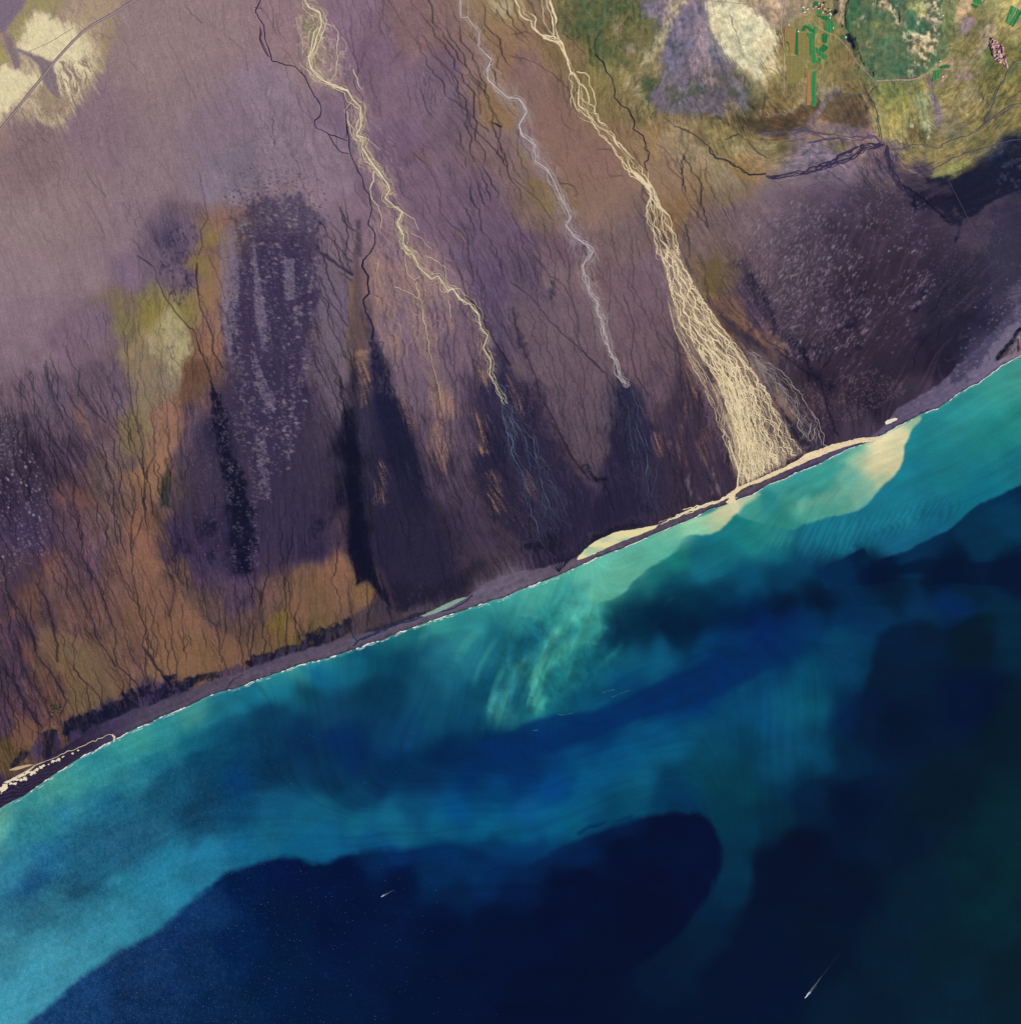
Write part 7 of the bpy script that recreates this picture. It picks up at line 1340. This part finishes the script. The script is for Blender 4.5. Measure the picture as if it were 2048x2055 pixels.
road(T(1536, 0, [(270, 95), (330, 130), (390, 200), (460, 245), (530, 270), (590, 330), (640, 400), (680, 470), (740, 530), (790, 580), (830, 640)]), .5, 'curving road from the village along the plateau foot', M_road)
road(T(1536, 0, [(830, 612), (900, 608), (980, 604), (1090, 606), (1150, 590), (1220, 550)]), 1.5, 'wide pinkish gravel road under the green plateau', mat_flat('pink_gravel', 'b29188', .9, .1))
road(T(1536, 0, [(1370, 1350), (1430, 1460), (1500, 1600), (1530, 1660), (1610, 1800)]), .2, 'hair thin straight track over the black sand', mat_flat('worn_track', '7a6c74', .9, .1), name='path')
road(T(1024, 0, [(1340, 10), (1500, 8), (1640, 20), (1800, 40), (1925, 68)]), .5, 'lane over the cream fan at the top edge', M_road2)

# ------------------------------------------------------------------ farm buildings
def bm_obj(name, bm_, mat, parent=None, loc=None):
    bmesh.ops.recalc_face_normals(bm_, faces=bm_.faces[:])
    me = bpy.data.meshes.new(name); bm_.to_mesh(me); bm_.free()
    o = link(name, me, mat, parent)
    if loc is not None: o.location = loc
    return o

def box(bm_, x0, x1, y0, y1, z0, z1):
    v = [bm_.verts.new(p) for p in [(x0, y0, z0), (x1, y0, z0), (x1, y1, z0), (x0, y1, z0), (x0, y0, z1), (x1, y0, z1), (x1, y1, z1), (x0, y1, z1)]]
    for f_ in [(0, 1, 2, 3), (4, 5, 6, 7), (0, 1, 5, 4), (1, 2, 6, 5), (2, 3, 7, 6), (3, 0, 4, 7)]:
        bm_.faces.new([v[i] for i in f_])

M_wall = mat_flat('white_render', 'f0ead8', .8, .2, raw=[.78, .76, .70]); M_pane = mat_flat('window_glass', '20242c', .2, .5, raw=[.03, .035, .04]); M_door = mat_flat('door_paint', '604030', .6, .2)
ROOF = {'red': [.55, .16, .11], 'white': [.82, .80, .74], 'pink': [.72, .42, .33], 'yellow': [.75, .66, .30], 'grey': [.30, .30, .31], 'green': [.16, .28, .18]}
ROOFM = {k_: mat_flat('roof_' + k_, '000000', .6, .25, ((2, .92, 1.08),), raw=v_) for k_, v_ in ROOF.items()}
def house(name, x, y, L_, W_, H_, rot, roof, label, cat='house', group='farm buildings'):
    z = float(zat(x, y)) + .3
    r_ = bpy.data.objects.new(name, None); COL.objects.link(r_)
    r_.location = world(x, y, z); r_.rotation_euler = (0, 0, rot)
    tag(r_, label, cat, group)
    bm_ = bmesh.new(); a, b = L_ / 2, W_ / 2; rg = H_ + W_ * .32
    P8 = [(-a, -b, -1), (a, -b, -1), (a, b, -1), (-a, b, -1), (-a, -b, H_), (a, -b, H_), (a, b, H_), (-a, b, H_), (-a, 0, rg), (a, 0, rg)]
    v = [bm_.verts.new(p) for p in P8]
    for f_ in [(0, 1, 5, 4), (2, 3, 7, 6), (3, 0, 4, 8, 7), (1, 2, 6, 9, 5), (0, 3, 2, 1)]:
        bm_.faces.new([v[i] for i in f_])
    bm_obj('wall', bm_, M_wall, r_)
    bm_ = bmesh.new(); e = .6; t = .35
    for sg in (1, -1):
        q_ = [(-a - e, 0, rg + .05), (a + e, 0, rg + .05), (a + e, sg * (b + e), H_ - e * .64 + .05), (-a - e, sg * (b + e), H_ - e * .64 + .05)]
        lo = [bm_.verts.new(p) for p in q_]; hi = [bm_.verts.new((p[0], p[1], p[2] + t)) for p in q_]
        bm_.faces.new(lo); bm_.faces.new(hi)
        for i in range(4):
            bm_.faces.new([lo[i], lo[(i + 1) % 4], hi[(i + 1) % 4], hi[i]])
    ro = bm_obj('roof', bm_, ROOFM[roof], r_)
    if cat == 'house':
        bm_ = bmesh.new(); box(bm_, -a * .4 - .5, -a * .4 + .5, -.5, .5, rg - .6, rg + 1.4); bm_obj('chimney', bm_, M_wall, ro)
    nw = max(2, int(L_ / 5))
    for i in range(nw):
        x_ = -a + L_ * (i + .5) / nw
        bm_ = bmesh.new(); box(bm_, x_ - .7, x_ + .7, -b - .06, -b + .1, 1.0, 2.3); bm_obj('window', bm_, M_pane, r_)
    bm_ = bmesh.new(); box(bm_, a - .1, a + .06, -.7, .7, 0, 2.2); bm_obj('door', bm_, M_door, r_)
    return r_
HS = [('barn', 1265, 150, 30, 15, 5, 1.4, 'red', 'large red roofed barn in the middle of the village'), ('house', 1292, 104, 20, 11, 4, -.7, 'white', 'white roofed house just above the red barn'), ('house', 1216, 85, 14, 9, 4, 1.5, 'white', 'small white house on the edge of the roundish paddock'),
      ('house', 1150, 150, 20, 10, 4, .2, 'pink', 'pink roofed house below the roundish paddock'), ('barn', 1352, 207, 24, 13, 5, -.5, 'pink', 'pinkish barn right of the red one'), ('house', 1300, 276, 18, 10, 4, .8, 'pink', 'upper pinkish house beside the village paddock'),
      ('house', 1322, 306, 16, 9, 4, -.8, 'pink', 'lower pinkish house beside the village paddock'), ('house', 1410, 268, 12, 9, 4, .3, 'grey', 'grey roofed cottage in the village gardens'), ('house', 1470, 228, 18, 11, 4, .7, 'yellow', 'yellow roofed house on the village edge by the cliff'),
      ('barn', 1480, 325, 30, 15, 5, -1.0, 'white', 'big white barn at the foot of the cliff'), ('house', 1470, 408, 14, 10, 4, 1.5, 'white', 'white house at the corner of the big rounded field'), ('house', 852, 160, 16, 12, 4, .2, 'white', 'left white house north of the square yard'),
      ('house', 882, 178, 14, 10, 4, .2, 'white', 'middle white house north of the square yard'), ('house', 962, 206, 18, 10, 4, .3, 'white', 'white house at the upper right corner of the square yard'), ('barn', 890, 272, 24, 15, 5, .2, 'yellow', 'bright yellow roofed hall inside the square yard'),
      ('house', 740, 722, 12, 16, 4, 1.57, 'white', 'lone white house by the long narrow strip'), ('house', 1545, 642, 16, 11, 4, 1.2, 'yellow', 'yellowish house inside the big rounded field'), ('house', 1828, 856, 12, 18, 4, 1.4, 'white', 'white house at the little field under the cliff'), ('house', 528, 572, 14, 10, 4, 0, 'white', 'white cottage left of the short slanting field'),
      ('house', 1215, 190, 14, 9, 4, .1, 'white', 'white house on the lane west of the red barn'), ('house', 1075, 196, 14, 9, 4, .1, 'pink', 'pale house at the western end of the village lane')]
for i, (nm, x, y, l_, w_, h_, r_, rf, lb) in enumerate(HS):
    px, py = ZF([(x, y)])[0]
    house(nm, px, py, l_, w_, h_, r_, rf, lb, nm)
for nm, x, y, l_, w_, rf, lb in [('house', 120, 1762, 18, 12, 'white', 'white farmhouse south of the wedge shaped field'), ('house', 60, 1412, 20, 12, 'yellow', 'pale yellow farmhouse east of the plateau'), ('barn', 1100, 36, 20, 12, 'pink', 'pinkish barn right of the field at the tan river bend'), ('house', 120, 360, 14, 10, 'white', 'white house among trees below the bare rock patches')]:
    px, py = ZG([(x, y)])[0]
    house(nm, px, py, l_, w_, 4, .4, rf, lb, nm)
px, py = ZF([(880, 275)])[0]
bm_ = bmesh.new()
for q_ in [(-36, 36, -31, -30), (-36, 36, 30, 31), (-36, -35, -29.9, 29.9), (35, 36, -29.9, 29.9)]:
    box(bm_, q_[0], q_[1], q_[2], q_[3], -1, 1.6)
o = bm_obj('fence', bm_, M_wall, None, world(px, py, float(zat(px, py)))); o.rotation_euler = (0, 0, -.2); tag(o, 'pale fence round the square yard with the yellow hall', 'fence')

# ------------------------------------------------------------------ trees by the farms and the green thicket near the western shore
M_leaf = mat_flat('leaf_green', '3c6a40', .9, .1, ((3, .7, 1.3),), raw=[.05, .12, .05]); M_bark = mat_flat('bark', '504030', .9, .1, raw=[.08, .06, .045])
def make_tree(name, seed, hgt, rad):
    rr = np.random.RandomState(seed)
    bm_ = bmesh.new()
    for i in range(150):
        u = rr.normal(size=3); u /= np.linalg.norm(u); r_ = rad * (.55 + .5 * rr.rand())
        c_ = np.array([u[0] * r_, u[1] * r_, hgt * .6 + u[2] * r_ * .8]); s_ = rad * rr.uniform(.12, .28)
        a = rr.normal(size=3); a /= np.linalg.norm(a); b = np.cross(a, u); b /= max(np.linalg.norm(b), 1e-3)
        bm_.faces.new([bm_.verts.new(c_ + a * s_), bm_.verts.new(c_ + b * s_), bm_.verts.new(c_ - a * s_), bm_.verts.new(c_ - b * s_)])
    me = bpy.data.meshes.new('crown'); bm_.to_mesh(me); bm_.free(); me.materials.append(M_leaf)
    bm_ = bmesh.new(); bmesh.ops.create_cone(bm_, cap_ends=True, segments=8, radius1=rad * .13, radius2=rad * .05, depth=hgt * .7)
    bmesh.ops.translate(bm_, verts=bm_.verts, vec=(0, 0, hgt * .35 - .5)); me2 = bpy.data.meshes.new('trunk'); bm_.to_mesh(me2); bm_.free(); me2.materials.append(M_bark)
    return me, me2
TREES = [make_tree('tree', i, 7, 5) for i in range(3)]
def place_tree(x, y, k_, sc, label, group):
    r_ = bpy.data.objects.new('tree', None); COL.objects.link(r_); r_.location = world(x, y, float(zat(x, y))); r_.scale = (sc, sc, sc); r_.rotation_euler = (0, 0, k_ * 1.7)
    tag(r_, label, 'tree', group)
    for nm, me in zip(('crown', 'trunk'), TREES[k_ % 3]):
        c_ = bpy.data.objects.new(nm, me); COL.objects.link(c_); c_.parent = r_
rr = np.random.RandomState(12)
for i in range(26):
    bx_, by_ = [(1240, 120), (1330, 90), (1400, 240), (1440, 300), (1210, 180), (1500, 250)][i % 6]
    px, py = ZF([(bx_ + rr.uniform(-45, 45), by_ + rr.uniform(-40, 40))])[0]
    place_tree(px, py, i, rr.uniform(.7, 1.3), 'green garden tree among the village houses', 'garden trees in the farm village')
for i in range(34):
    px, py = Z(0, 1400, .133, [(850 + rr.normal() * 40, 180 + rr.normal() * 45)])[0] if i < 26 else Z(0, 1400, .133, [(800 + rr.normal() * 18, 315 + rr.normal() * 30)])[0]
    place_tree(px, py, i, rr.uniform(.8, 1.6), 'deep green tree in the thicket above the western shore', 'trees of the shore thicket')

# ------------------------------------------------------------------ rocky outcrop in the upper right
RK = ZG([(1230, 900), (1290, 880), (1380, 930), (1400, 1010), (1480, 1030), (1525, 1100), (1510, 1220), (1585, 1310), (1595, 1450), (1615, 1590), (1590, 1590), (1480, 1450), (1430, 1460), (1340, 1425), (1290, 1345), (1260, 1240), (1240, 1150), (1200, 1050)])
rx0, ry0 = min(p[0] for p in RK) - 2, min(p[1] for p in RK) - 2; rx1, ry1 = max(p[0] for p in RK) + 2, max(p[1] for p in RK) + 2
KR = Raster(rx0, ry0, rx1, ry1, .3); KR.warp(.35, [(6, 6, 1), (2.5, 3, 2)])
_, m = KR.poly(RK, 1.0, 1.0)
hgt = fbm(KR.X / 3.4, KR.Y / 3.4, 501, 4); rid = 1 - np.abs(fbm(KR.X / 5.0, KR.Y / 5.0, 511, 3) - .5) * 4
KZ = zat(KR.X, KR.Y) - 2 + m * (5 + 16 * sstep(.40, .64, hgt) + 5 * np.clip(rid, 0, 1) + 4 * hgt)
kx, ky = KR.X.ravel(), KR.Y.ravel()
V = np.stack([(kx - MX) * S, (MY - ky) * S, KZ.ravel()], 1)
mk = m > .04; q = mk[:-1, :-1] & mk[1:, 1:] & mk[1:, :-1] & mk[:-1, 1:]
jj, ii = np.nonzero(q); f = np.stack([jj * KR.nx + ii, (jj + 1) * KR.nx + ii, (jj + 1) * KR.nx + ii + 1, jj * KR.nx + ii + 1], 1)
ids, inv = np.unique(f, return_inverse=True)
rc = sstep(.35, .75, fbm(KR.X / 5, KR.Y / 5, 521, 3))[..., None]
kcol = lin(hexrgb('dcb8a2') * (1 - rc) + hexrgb('bb98a0') * rc) / KLAND
dk_ = (sstep(.60, .66, fbm(KR.X / 2.6, KR.Y / 3.4, 531, 3)) * .9)[..., None]  # cleft shade painted as black patches into the rock colour
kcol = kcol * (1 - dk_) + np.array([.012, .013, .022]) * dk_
o = link('rock_outcrop', make_mesh('rock_outcrop', V[ids], inv.reshape(f.shape), False, {'cover': np.clip(kcol.reshape(-1, 3)[ids], 0, .9)}), mat_attr('pale_crag', .95, .05, ((4, .8, 1.2),)))
tag(o, 'pale pinkish crag with painted black cleft shade in the green meadows near the right border', 'rock')

# ------------------------------------------------------------------ surf, whitecaps
M_foam = mat_flat('sea_foam', 'ffffff', .7, .2, ((6, .85, 1.1),), raw=[.80, .81, .76])
rb = Ribbons()
xs_ = np.arange(-120, 2180, 1.1); cyv = coast(xs_); on = vnoise(xs_ / 11.0, xs_ * 0, 611) * .65 + vnoise(xs_ / 3.4, xs_ * 0, 612) * .35
thr = np.interp(xs_, [-100, 60, 120, 480, 700, 1140, 1250, 1480, 1500, 1740, 1760, 2200], [.62, .62, .5, .54, .52, .54, .5, .5, .42, .42, .40, .28])
wd = np.interp(xs_, [-100, 200, 700, 1140, 1500, 2200], [.7, .9, .95, .8, .55, .55])
Q = np.stack([xs_, cyv], 1); nr = normals(Q)
ok = (on > thr) & ~((xs_ > 1744) & (xs_ < 1764)) & ~((xs_ > 1436) & (xs_ < 1474))
rr0 = np.random.RandomState(91)
i = 0
while i < len(xs_):
    if ok[i]:
        j = i
        while j < len(xs_) and ok[j]: j += 1
        if j - i >= 3:
            n_ = j - i; ww = wd[i:j] * (0.5 + 1.4 * np.abs(n1(np.arange(i, j) / 3.0, 9) * 2)) * np.minimum(1, np.minimum(np.arange(n_), np.arange(n_)[::-1]) / 2.0 + .2)
            off_ = .55 + n1(np.arange(i, j) / 5.0, 10) * 1.4
            q_ = Q[i:j] + nr[i:j] * off_[:, None]
            a = q_ + nr[i:j] * ww[:, None]; b = q_ - nr[i:j] * ww[:, None]
            V = np.empty((n_ * 2, 3)); V[0::2, 0] = (a[:, 0] - MX) * S; V[0::2, 1] = (MY - a[:, 1]) * S; V[1::2, 0] = (b[:, 0] - MX) * S; V[1::2, 1] = (MY - b[:, 1]) * S; V[:, 2] = 1.2
            k_ = np.arange(n_ - 1) * 2 + rb.n; rb.v.append(V); rb.f.append(np.stack([k_, k_ + 1, k_ + 3, k_ + 2], 1)); rb.n += n_ * 2
        i = j
    else:
        i += 1
for k2 in range(90):                                   # outer breakers, short and broken
    x0 = rr0.uniform(-80, 1150); ln_ = rr0.uniform(4, 16); xq = np.arange(x0, x0 + ln_, 1.0)
    q_ = np.stack([xq, coast(xq)], 1); nq = normals(q_); q_ = q_ + nq * (rr0.uniform(2.0, 5.0) + n1(xq / 4.0, k2) * 1.6)[:, None]; n_ = len(xq)
    ww = rr0.uniform(.18, .45) * np.minimum(1, np.minimum(np.arange(n_), np.arange(n_)[::-1]) / 3.0 + .15)
    a = q_ + nq * ww[:, None]; b = q_ - nq * ww[:, None]
    V = np.empty((n_ * 2, 3)); V[0::2, 0] = (a[:, 0] - MX) * S; V[0::2, 1] = (MY - a[:, 1]) * S; V[1::2, 0] = (b[:, 0] - MX) * S; V[1::2, 1] = (MY - b[:, 1]) * S; V[:, 2] = .8
    k_ = np.arange(n_ - 1) * 2 + rb.n; rb.v.append(V); rb.f.append(np.stack([k_, k_ + 1, k_ + 3, k_ + 2], 1)); rb.n += n_ * 2
rb.build('surf', M_foam, 'broken white line of surf along the whole shore', 'surf')
rr = np.random.RandomState(77)
NW = 9000
wx_ = np.abs(rr.normal(0, 330, NW)) - 20; wy_ = 2060 - np.abs(rr.normal(0, 270, NW))
extra = 260
wx_[:extra] = rr.uniform(0, 900, extra); wy_[:extra] = rr.uniform(1500, 2060, extra)
kp = (wy_ > coast(wx_) + 14) & (wx_ < 1000); wx_, wy_ = wx_[kp], wy_[kp]; n_ = len(wx_)
sz = .18 + .34 * rr.rand(n_) ** 5; el = rr.uniform(1.0, 2.4, n_); an = rr.normal(-.35, .35, n_)
co = []
for dx_, dy_ in [(-1, 0), (0, -.5), (1, 0), (0, .5)]:
    ux = dx_ * sz * el; uy = dy_ * sz * 1.3
    co.append(np.stack([(wx_ + ux * np.cos(an) - uy * np.sin(an) - MX) * S, (MY - (wy_ + ux * np.sin(an) + uy * np.cos(an))) * S, np.full(n_, .5)], 1))
V = np.stack(co, 1).reshape(-1, 3)
o = link('whitecaps', make_mesh('whitecaps', V, np.arange(n_ * 4).reshape(-1, 4), False), mat_flat('thin_foam', 'ffffff', .7, .2, (), raw=[.16, .30, .36]))
tag(o, 'fine specks of breaking whitecaps over the blue water at the lower left', 'whitecaps', None, 'stuff')
rb = Ribbons()
for q, w_ in [(T(1024, 1024, [(690, 1378), (730, 1364), (790, 1355)]), .35), (T(1024, 1024, [(760, 1412), (820, 1385), (900, 1360)]), .25), (T(1024, 1024, [(360, 1540), (400, 1545), (470, 1530)]), .35), (T(1024, 1024, [(170, 1665), (210, 1658)]), .4), (T(512, 1024, [(1600, 1672), (1630, 1655), (1680, 1645)]), .25), (T(512, 1024, [(1430, 1770), (1490, 1755)]), .25), (T(1024, 1024, [(1280, 1205), (1310, 1190)]), .3), (T(1024, 1024, [(910, 722), (945, 720)]), .25)][:4]:
    Q = wiggle(resample(q, 1.0), .5, 5, int(q[0][0])); ww = wob(len(Q), w_ * .7, .8, 3, 5); n = normals(Q); a = Q + n * ww[:, None]; b = Q - n * ww[:, None]; n_ = len(Q)
    V = np.empty((n_ * 2, 3)); V[0::2, 0] = (a[:, 0] - MX) * S; V[0::2, 1] = (MY - a[:, 1]) * S; V[1::2, 0] = (b[:, 0] - MX) * S; V[1::2, 1] = (MY - b[:, 1]) * S; V[:, 2] = .4
    k_ = np.arange(n_ - 1) * 2 + rb.n; rb.v.append(V); rb.f.append(np.stack([k_, k_ + 1, k_ + 3, k_ + 2], 1)); rb.n += n_ * 2
o = rb.build('foam_streaks', mat_flat('streak_foam', 'ffffff', .7, .2, (), raw=[.07, .19, .30]), 'short pale foam streaks along the plume fronts in mid sea', 'foam', 'stuff')

# ------------------------------------------------------------------ fishing boats with wakes
M_hull = mat_flat('hull_white', 'ffffff', .4, .4, (), raw=[.82, .84, .84]); M_deck = mat_flat('deck_paint', 'ffffff', .6, .2, ((2, .9, 1.1),), raw=[.72, .76, .74]); M_cab = mat_flat('cabin_white', 'ffffff', .4, .4, (), raw=[.86, .86, .84]); M_steel = mat_flat('rig_steel', 'ffffff', .4, .5, (), raw=[.6, .6, .58]); M_antif = mat_flat('boot_stripe', '000000', .5, .3, (), raw=[.10, .14, .30])
def boat(x, y, ang, L_, label):
    r_ = bpy.data.objects.new('fishing_boat', None); COL.objects.link(r_); r_.location = world(x, y, 0); r_.rotation_euler = (0, 0, ang)
    tag(r_, label, 'boat')
    W_ = L_ * .24
    st_ = np.linspace(-.5, .5, 17); bm_ = bmesh.new(); rows = []
    for t in st_:
        hw_ = W_ / 2 * min(1, (.5 - t) * 3.2 + .02) ** .6 * (.88 + .12 * min(1, (t + .5) * 6)); sh = L_ * (.085 + .07 * max(0, t) ** 2 * 4)
        rows.append([bm_.verts.new(p) for p in [(t * L_, -hw_, sh), (t * L_ * .97, -hw_ * .86, 0), (t * L_ * .93, 0, -L_ * .06), (t * L_ * .97, hw_ * .86, 0), (t * L_, hw_, sh)]])
    for a, b in zip(rows[:-1], rows[1:]):
        for i in range(4): bm_.faces.new([a[i], a[i + 1], b[i + 1], b[i]])
    bm_.faces.new(rows[0]); bm_obj('hull', bm_, M_hull, r_)
    bm_ = bmesh.new(); dr = []
    for t in st_:
        hw_ = W_ / 2 * min(1, (.5 - t) * 3.2 + .02) ** .6 * .96; sh = L_ * (.07 + .07 * max(0, t) ** 2 * 4)
        dr.append([bm_.verts.new((t * L_ * .99, -hw_, sh)), bm_.verts.new((t * L_ * .99, hw_, sh))])
    for a, b in zip(dr[:-1], dr[1:]): bm_.faces.new([a[0], a[1], b[1], b[0]])
    bm_obj('deck', bm_, M_deck, r_)
    d = L_ * .07
    bm_ = bmesh.new(); box(bm_, L_ * .02, L_ * .24, -W_ * .33, W_ * .33, d, d + L_ * .10); box(bm_, L_ * .06, L_ * .2, -W_ * .26, W_ * .26, d + L_ * .10, d + L_ * .17); bmesh.ops.bevel(bm_, geom=bm_.edges[:], offset=L_ * .006, segments=1, affect='EDGES')
    cb = bm_obj('wheelhouse', bm_, M_cab, r_)
    bm_ = bmesh.new(); box(bm_, L_ * .2, L_ * .203, -W_ * .22, W_ * .22, d + L_ * .125, d + L_ * .155); bm_obj('window', bm_, M_pane, cb)
    for nm, px_, h_ in (('mast', .13, .36), ('mast', -.34, .26)):
        bm_ = bmesh.new(); bmesh.ops.create_cone(bm_, cap_ends=True, segments=8, radius1=L_ * .008, radius2=L_ * .004, depth=L_ * h_); bmesh.ops.translate(bm_, verts=bm_.verts, vec=(L_ * px_, 0, d + L_ * h_ / 2)); bm_obj(nm, bm_, M_steel, r_)
    bm_ = bmesh.new()
    for sg in (-1, 1): box(bm_, -L_ * .45, -L_ * .43, sg * W_ * .36 - .15, sg * W_ * .36 + .15, d, d + L_ * .16)
    box(bm_, -L_ * .45, -L_ * .43, -W_ * .36 - .15, W_ * .36 + .15, d + L_ * .16, d + L_ * .175); bm_obj('gantry', bm_, M_steel, r_)
    bm_ = bmesh.new(); box(bm_, -L_ * .28, -L_ * .1, -W_ * .22, W_ * .22, d, d + L_ * .03); bm_obj('hatch', bm_, M_cab, r_)
    return r_
m, N, L, B = nt('wake_foam')
a = N.new('ShaderNodeAttribute'); a.attribute_name = 'foam'; n_ = N.new('ShaderNodeTexNoise'); n_.inputs['Scale'].default_value = .12; n_.inputs['Detail'].default_value = 4; tc = N.new('ShaderNodeTexCoord')
L.new(tc.outputs['Object'], n_.inputs['Vector']); mu = N.new('ShaderNodeMath'); mu.operation = 'MULTIPLY_ADD'; L.new(n_.outputs[0], mu.inputs[0]); mu.inputs[1].default_value = .5; mu.inputs[2].default_value = .72
m2 = N.new('ShaderNodeMath'); m2.operation = 'MULTIPLY'; m2.use_clamp = True; L.new(mu.outputs[0], m2.inputs[0]); L.new(a.outputs['Fac'], m2.inputs[1])
L.new(m2.outputs[0], B.inputs['Alpha']); B.inputs['Base Color'].default_value = (.62, .74, .80, 1); B.inputs['Roughness'].default_value = .7
M_wake = m
def wake(strips, label):
    vs, fs, al, n0 = [], [], [], 0
    for k_, (q, w0, w1, a0, a1) in enumerate(strips):
        Q = wiggle(resample(q, .8), .25, 6, int(q[0][0]) + k_); n = len(Q); t = np.linspace(0, 1, n); ww = w0 + (w1 - w0) * t; nr = normals(Q)
        for sg in (1, 0, -1):
            p_ = Q + nr * (ww * sg)[:, None]
            vs.append(np.stack([(p_[:, 0] - MX) * S, (MY - p_[:, 1]) * S, np.full(n, .35 + .12 * k_)], 1)); al.append((a0 + (a1 - a0) * t) * (1 if sg == 0 else .05))
        for r_ in (0, 1):
            i = np.arange(n - 1); fs.append(np.stack([n0 + r_ * n + i, n0 + (r_ + 1) * n + i, n0 + (r_ + 1) * n + i + 1, n0 + r_ * n + i + 1], 1))
        n0 += 3 * n
    o = link('wake', make_mesh('wake', np.concatenate(vs), np.concatenate(fs), True, {'foam': np.concatenate(al)}), M_wake)
    tag(o, label, 'wake', None, 'stuff')
boat(1616.8, 2000.8, math.atan2(-3.5, -3.4), 40, 'larger white trawler in the dark water near the lower right corner, long faint wake')
wake([([(1617, 2000.5), (1621, 1995.5), (1625, 1991.5)], 1.6, 2.6, 1.25, .8), ([(1623, 1993.5), (1629, 1984), (1636, 1976), (1648, 1960)], 1.1, 1.6, .38, .03), ([(1624, 1994.5), (1631, 1986), (1638, 1979)], 1.0, 1.2, .22, .03), ([(1640, 1970), (1660, 1945), (1690, 1907)], .5, .5, .08, .01)], 'long thin wake trailing up and right from the larger trawler')
boat(766.4, 1799.2, math.atan2(-2.0, -4.2), 24, 'small white fishing boat in the navy water left of centre, short wake')
wake([([(766.5, 1799), (769, 1797.5), (771.5, 1796.3)], 1.3, 1.7, 1.1, .5), ([(770, 1797), (774, 1794.8), (778, 1793)], 1.4, 1.6, .4, .1), ([(776, 1794), (785, 1789), (792, 1787)], 1.2, 1.5, .12, .02)], 'short foam wake right behind the small fishing boat')

# ------------------------------------------------------------------ light, sky, camera
EL, AZ = math.radians(38), math.radians(118)        # azimuth clockwise from north
sd_ = (math.cos(EL) * math.sin(AZ), math.cos(EL) * math.cos(AZ), math.sin(EL))
sun = bpy.data.lights.new('sun', 'SUN'); sun.energy = 3.6; sun.angle = math.radians(.53); sun.color = (1, .955, .89)
so = bpy.data.objects.new('sun', sun); COL.objects.link(so); so.location = (0, 0, 3000)
from mathutils import Vector
so.rotation_euler = Vector(sd_).to_track_quat('Z', 'Y').to_euler()
w = bpy.data.worlds.new('World'); scene.world = w; w.use_nodes = True
N = w.node_tree.nodes; L = w.node_tree.links
sk = N.new('ShaderNodeTexSky'); sk.sky_type = 'NISHITA'; sk.sun_disc = False; sk.sun_elevation = EL; sk.sun_rotation = AZ
L.new(sk.outputs[0], N['Background'].inputs[0]); N['Background'].inputs[1].default_value = .07
cam = bpy.data.cameras.new('camera'); cam.sensor_fit = 'HORIZONTAL'; cam.sensor_width = 36; cam.lens = 36 * CAM_H / (2048 * S); cam.clip_start = 100; cam.clip_end = 400000
co_ = bpy.data.objects.new('camera', cam); COL.objects.link(co_); co_.location = (0, 0, CAM_H); scene.camera = co_
vs = scene.view_settings; vs.view_transform = 'Standard'; vs.look = 'None'; vs.exposure = 0.2; vs.gamma = 1.0; vs.use_curve_mapping = False
scene.render.engine = 'CYCLES'; scene.cycles.max_bounces = 4; scene.cycles.use_denoising = False
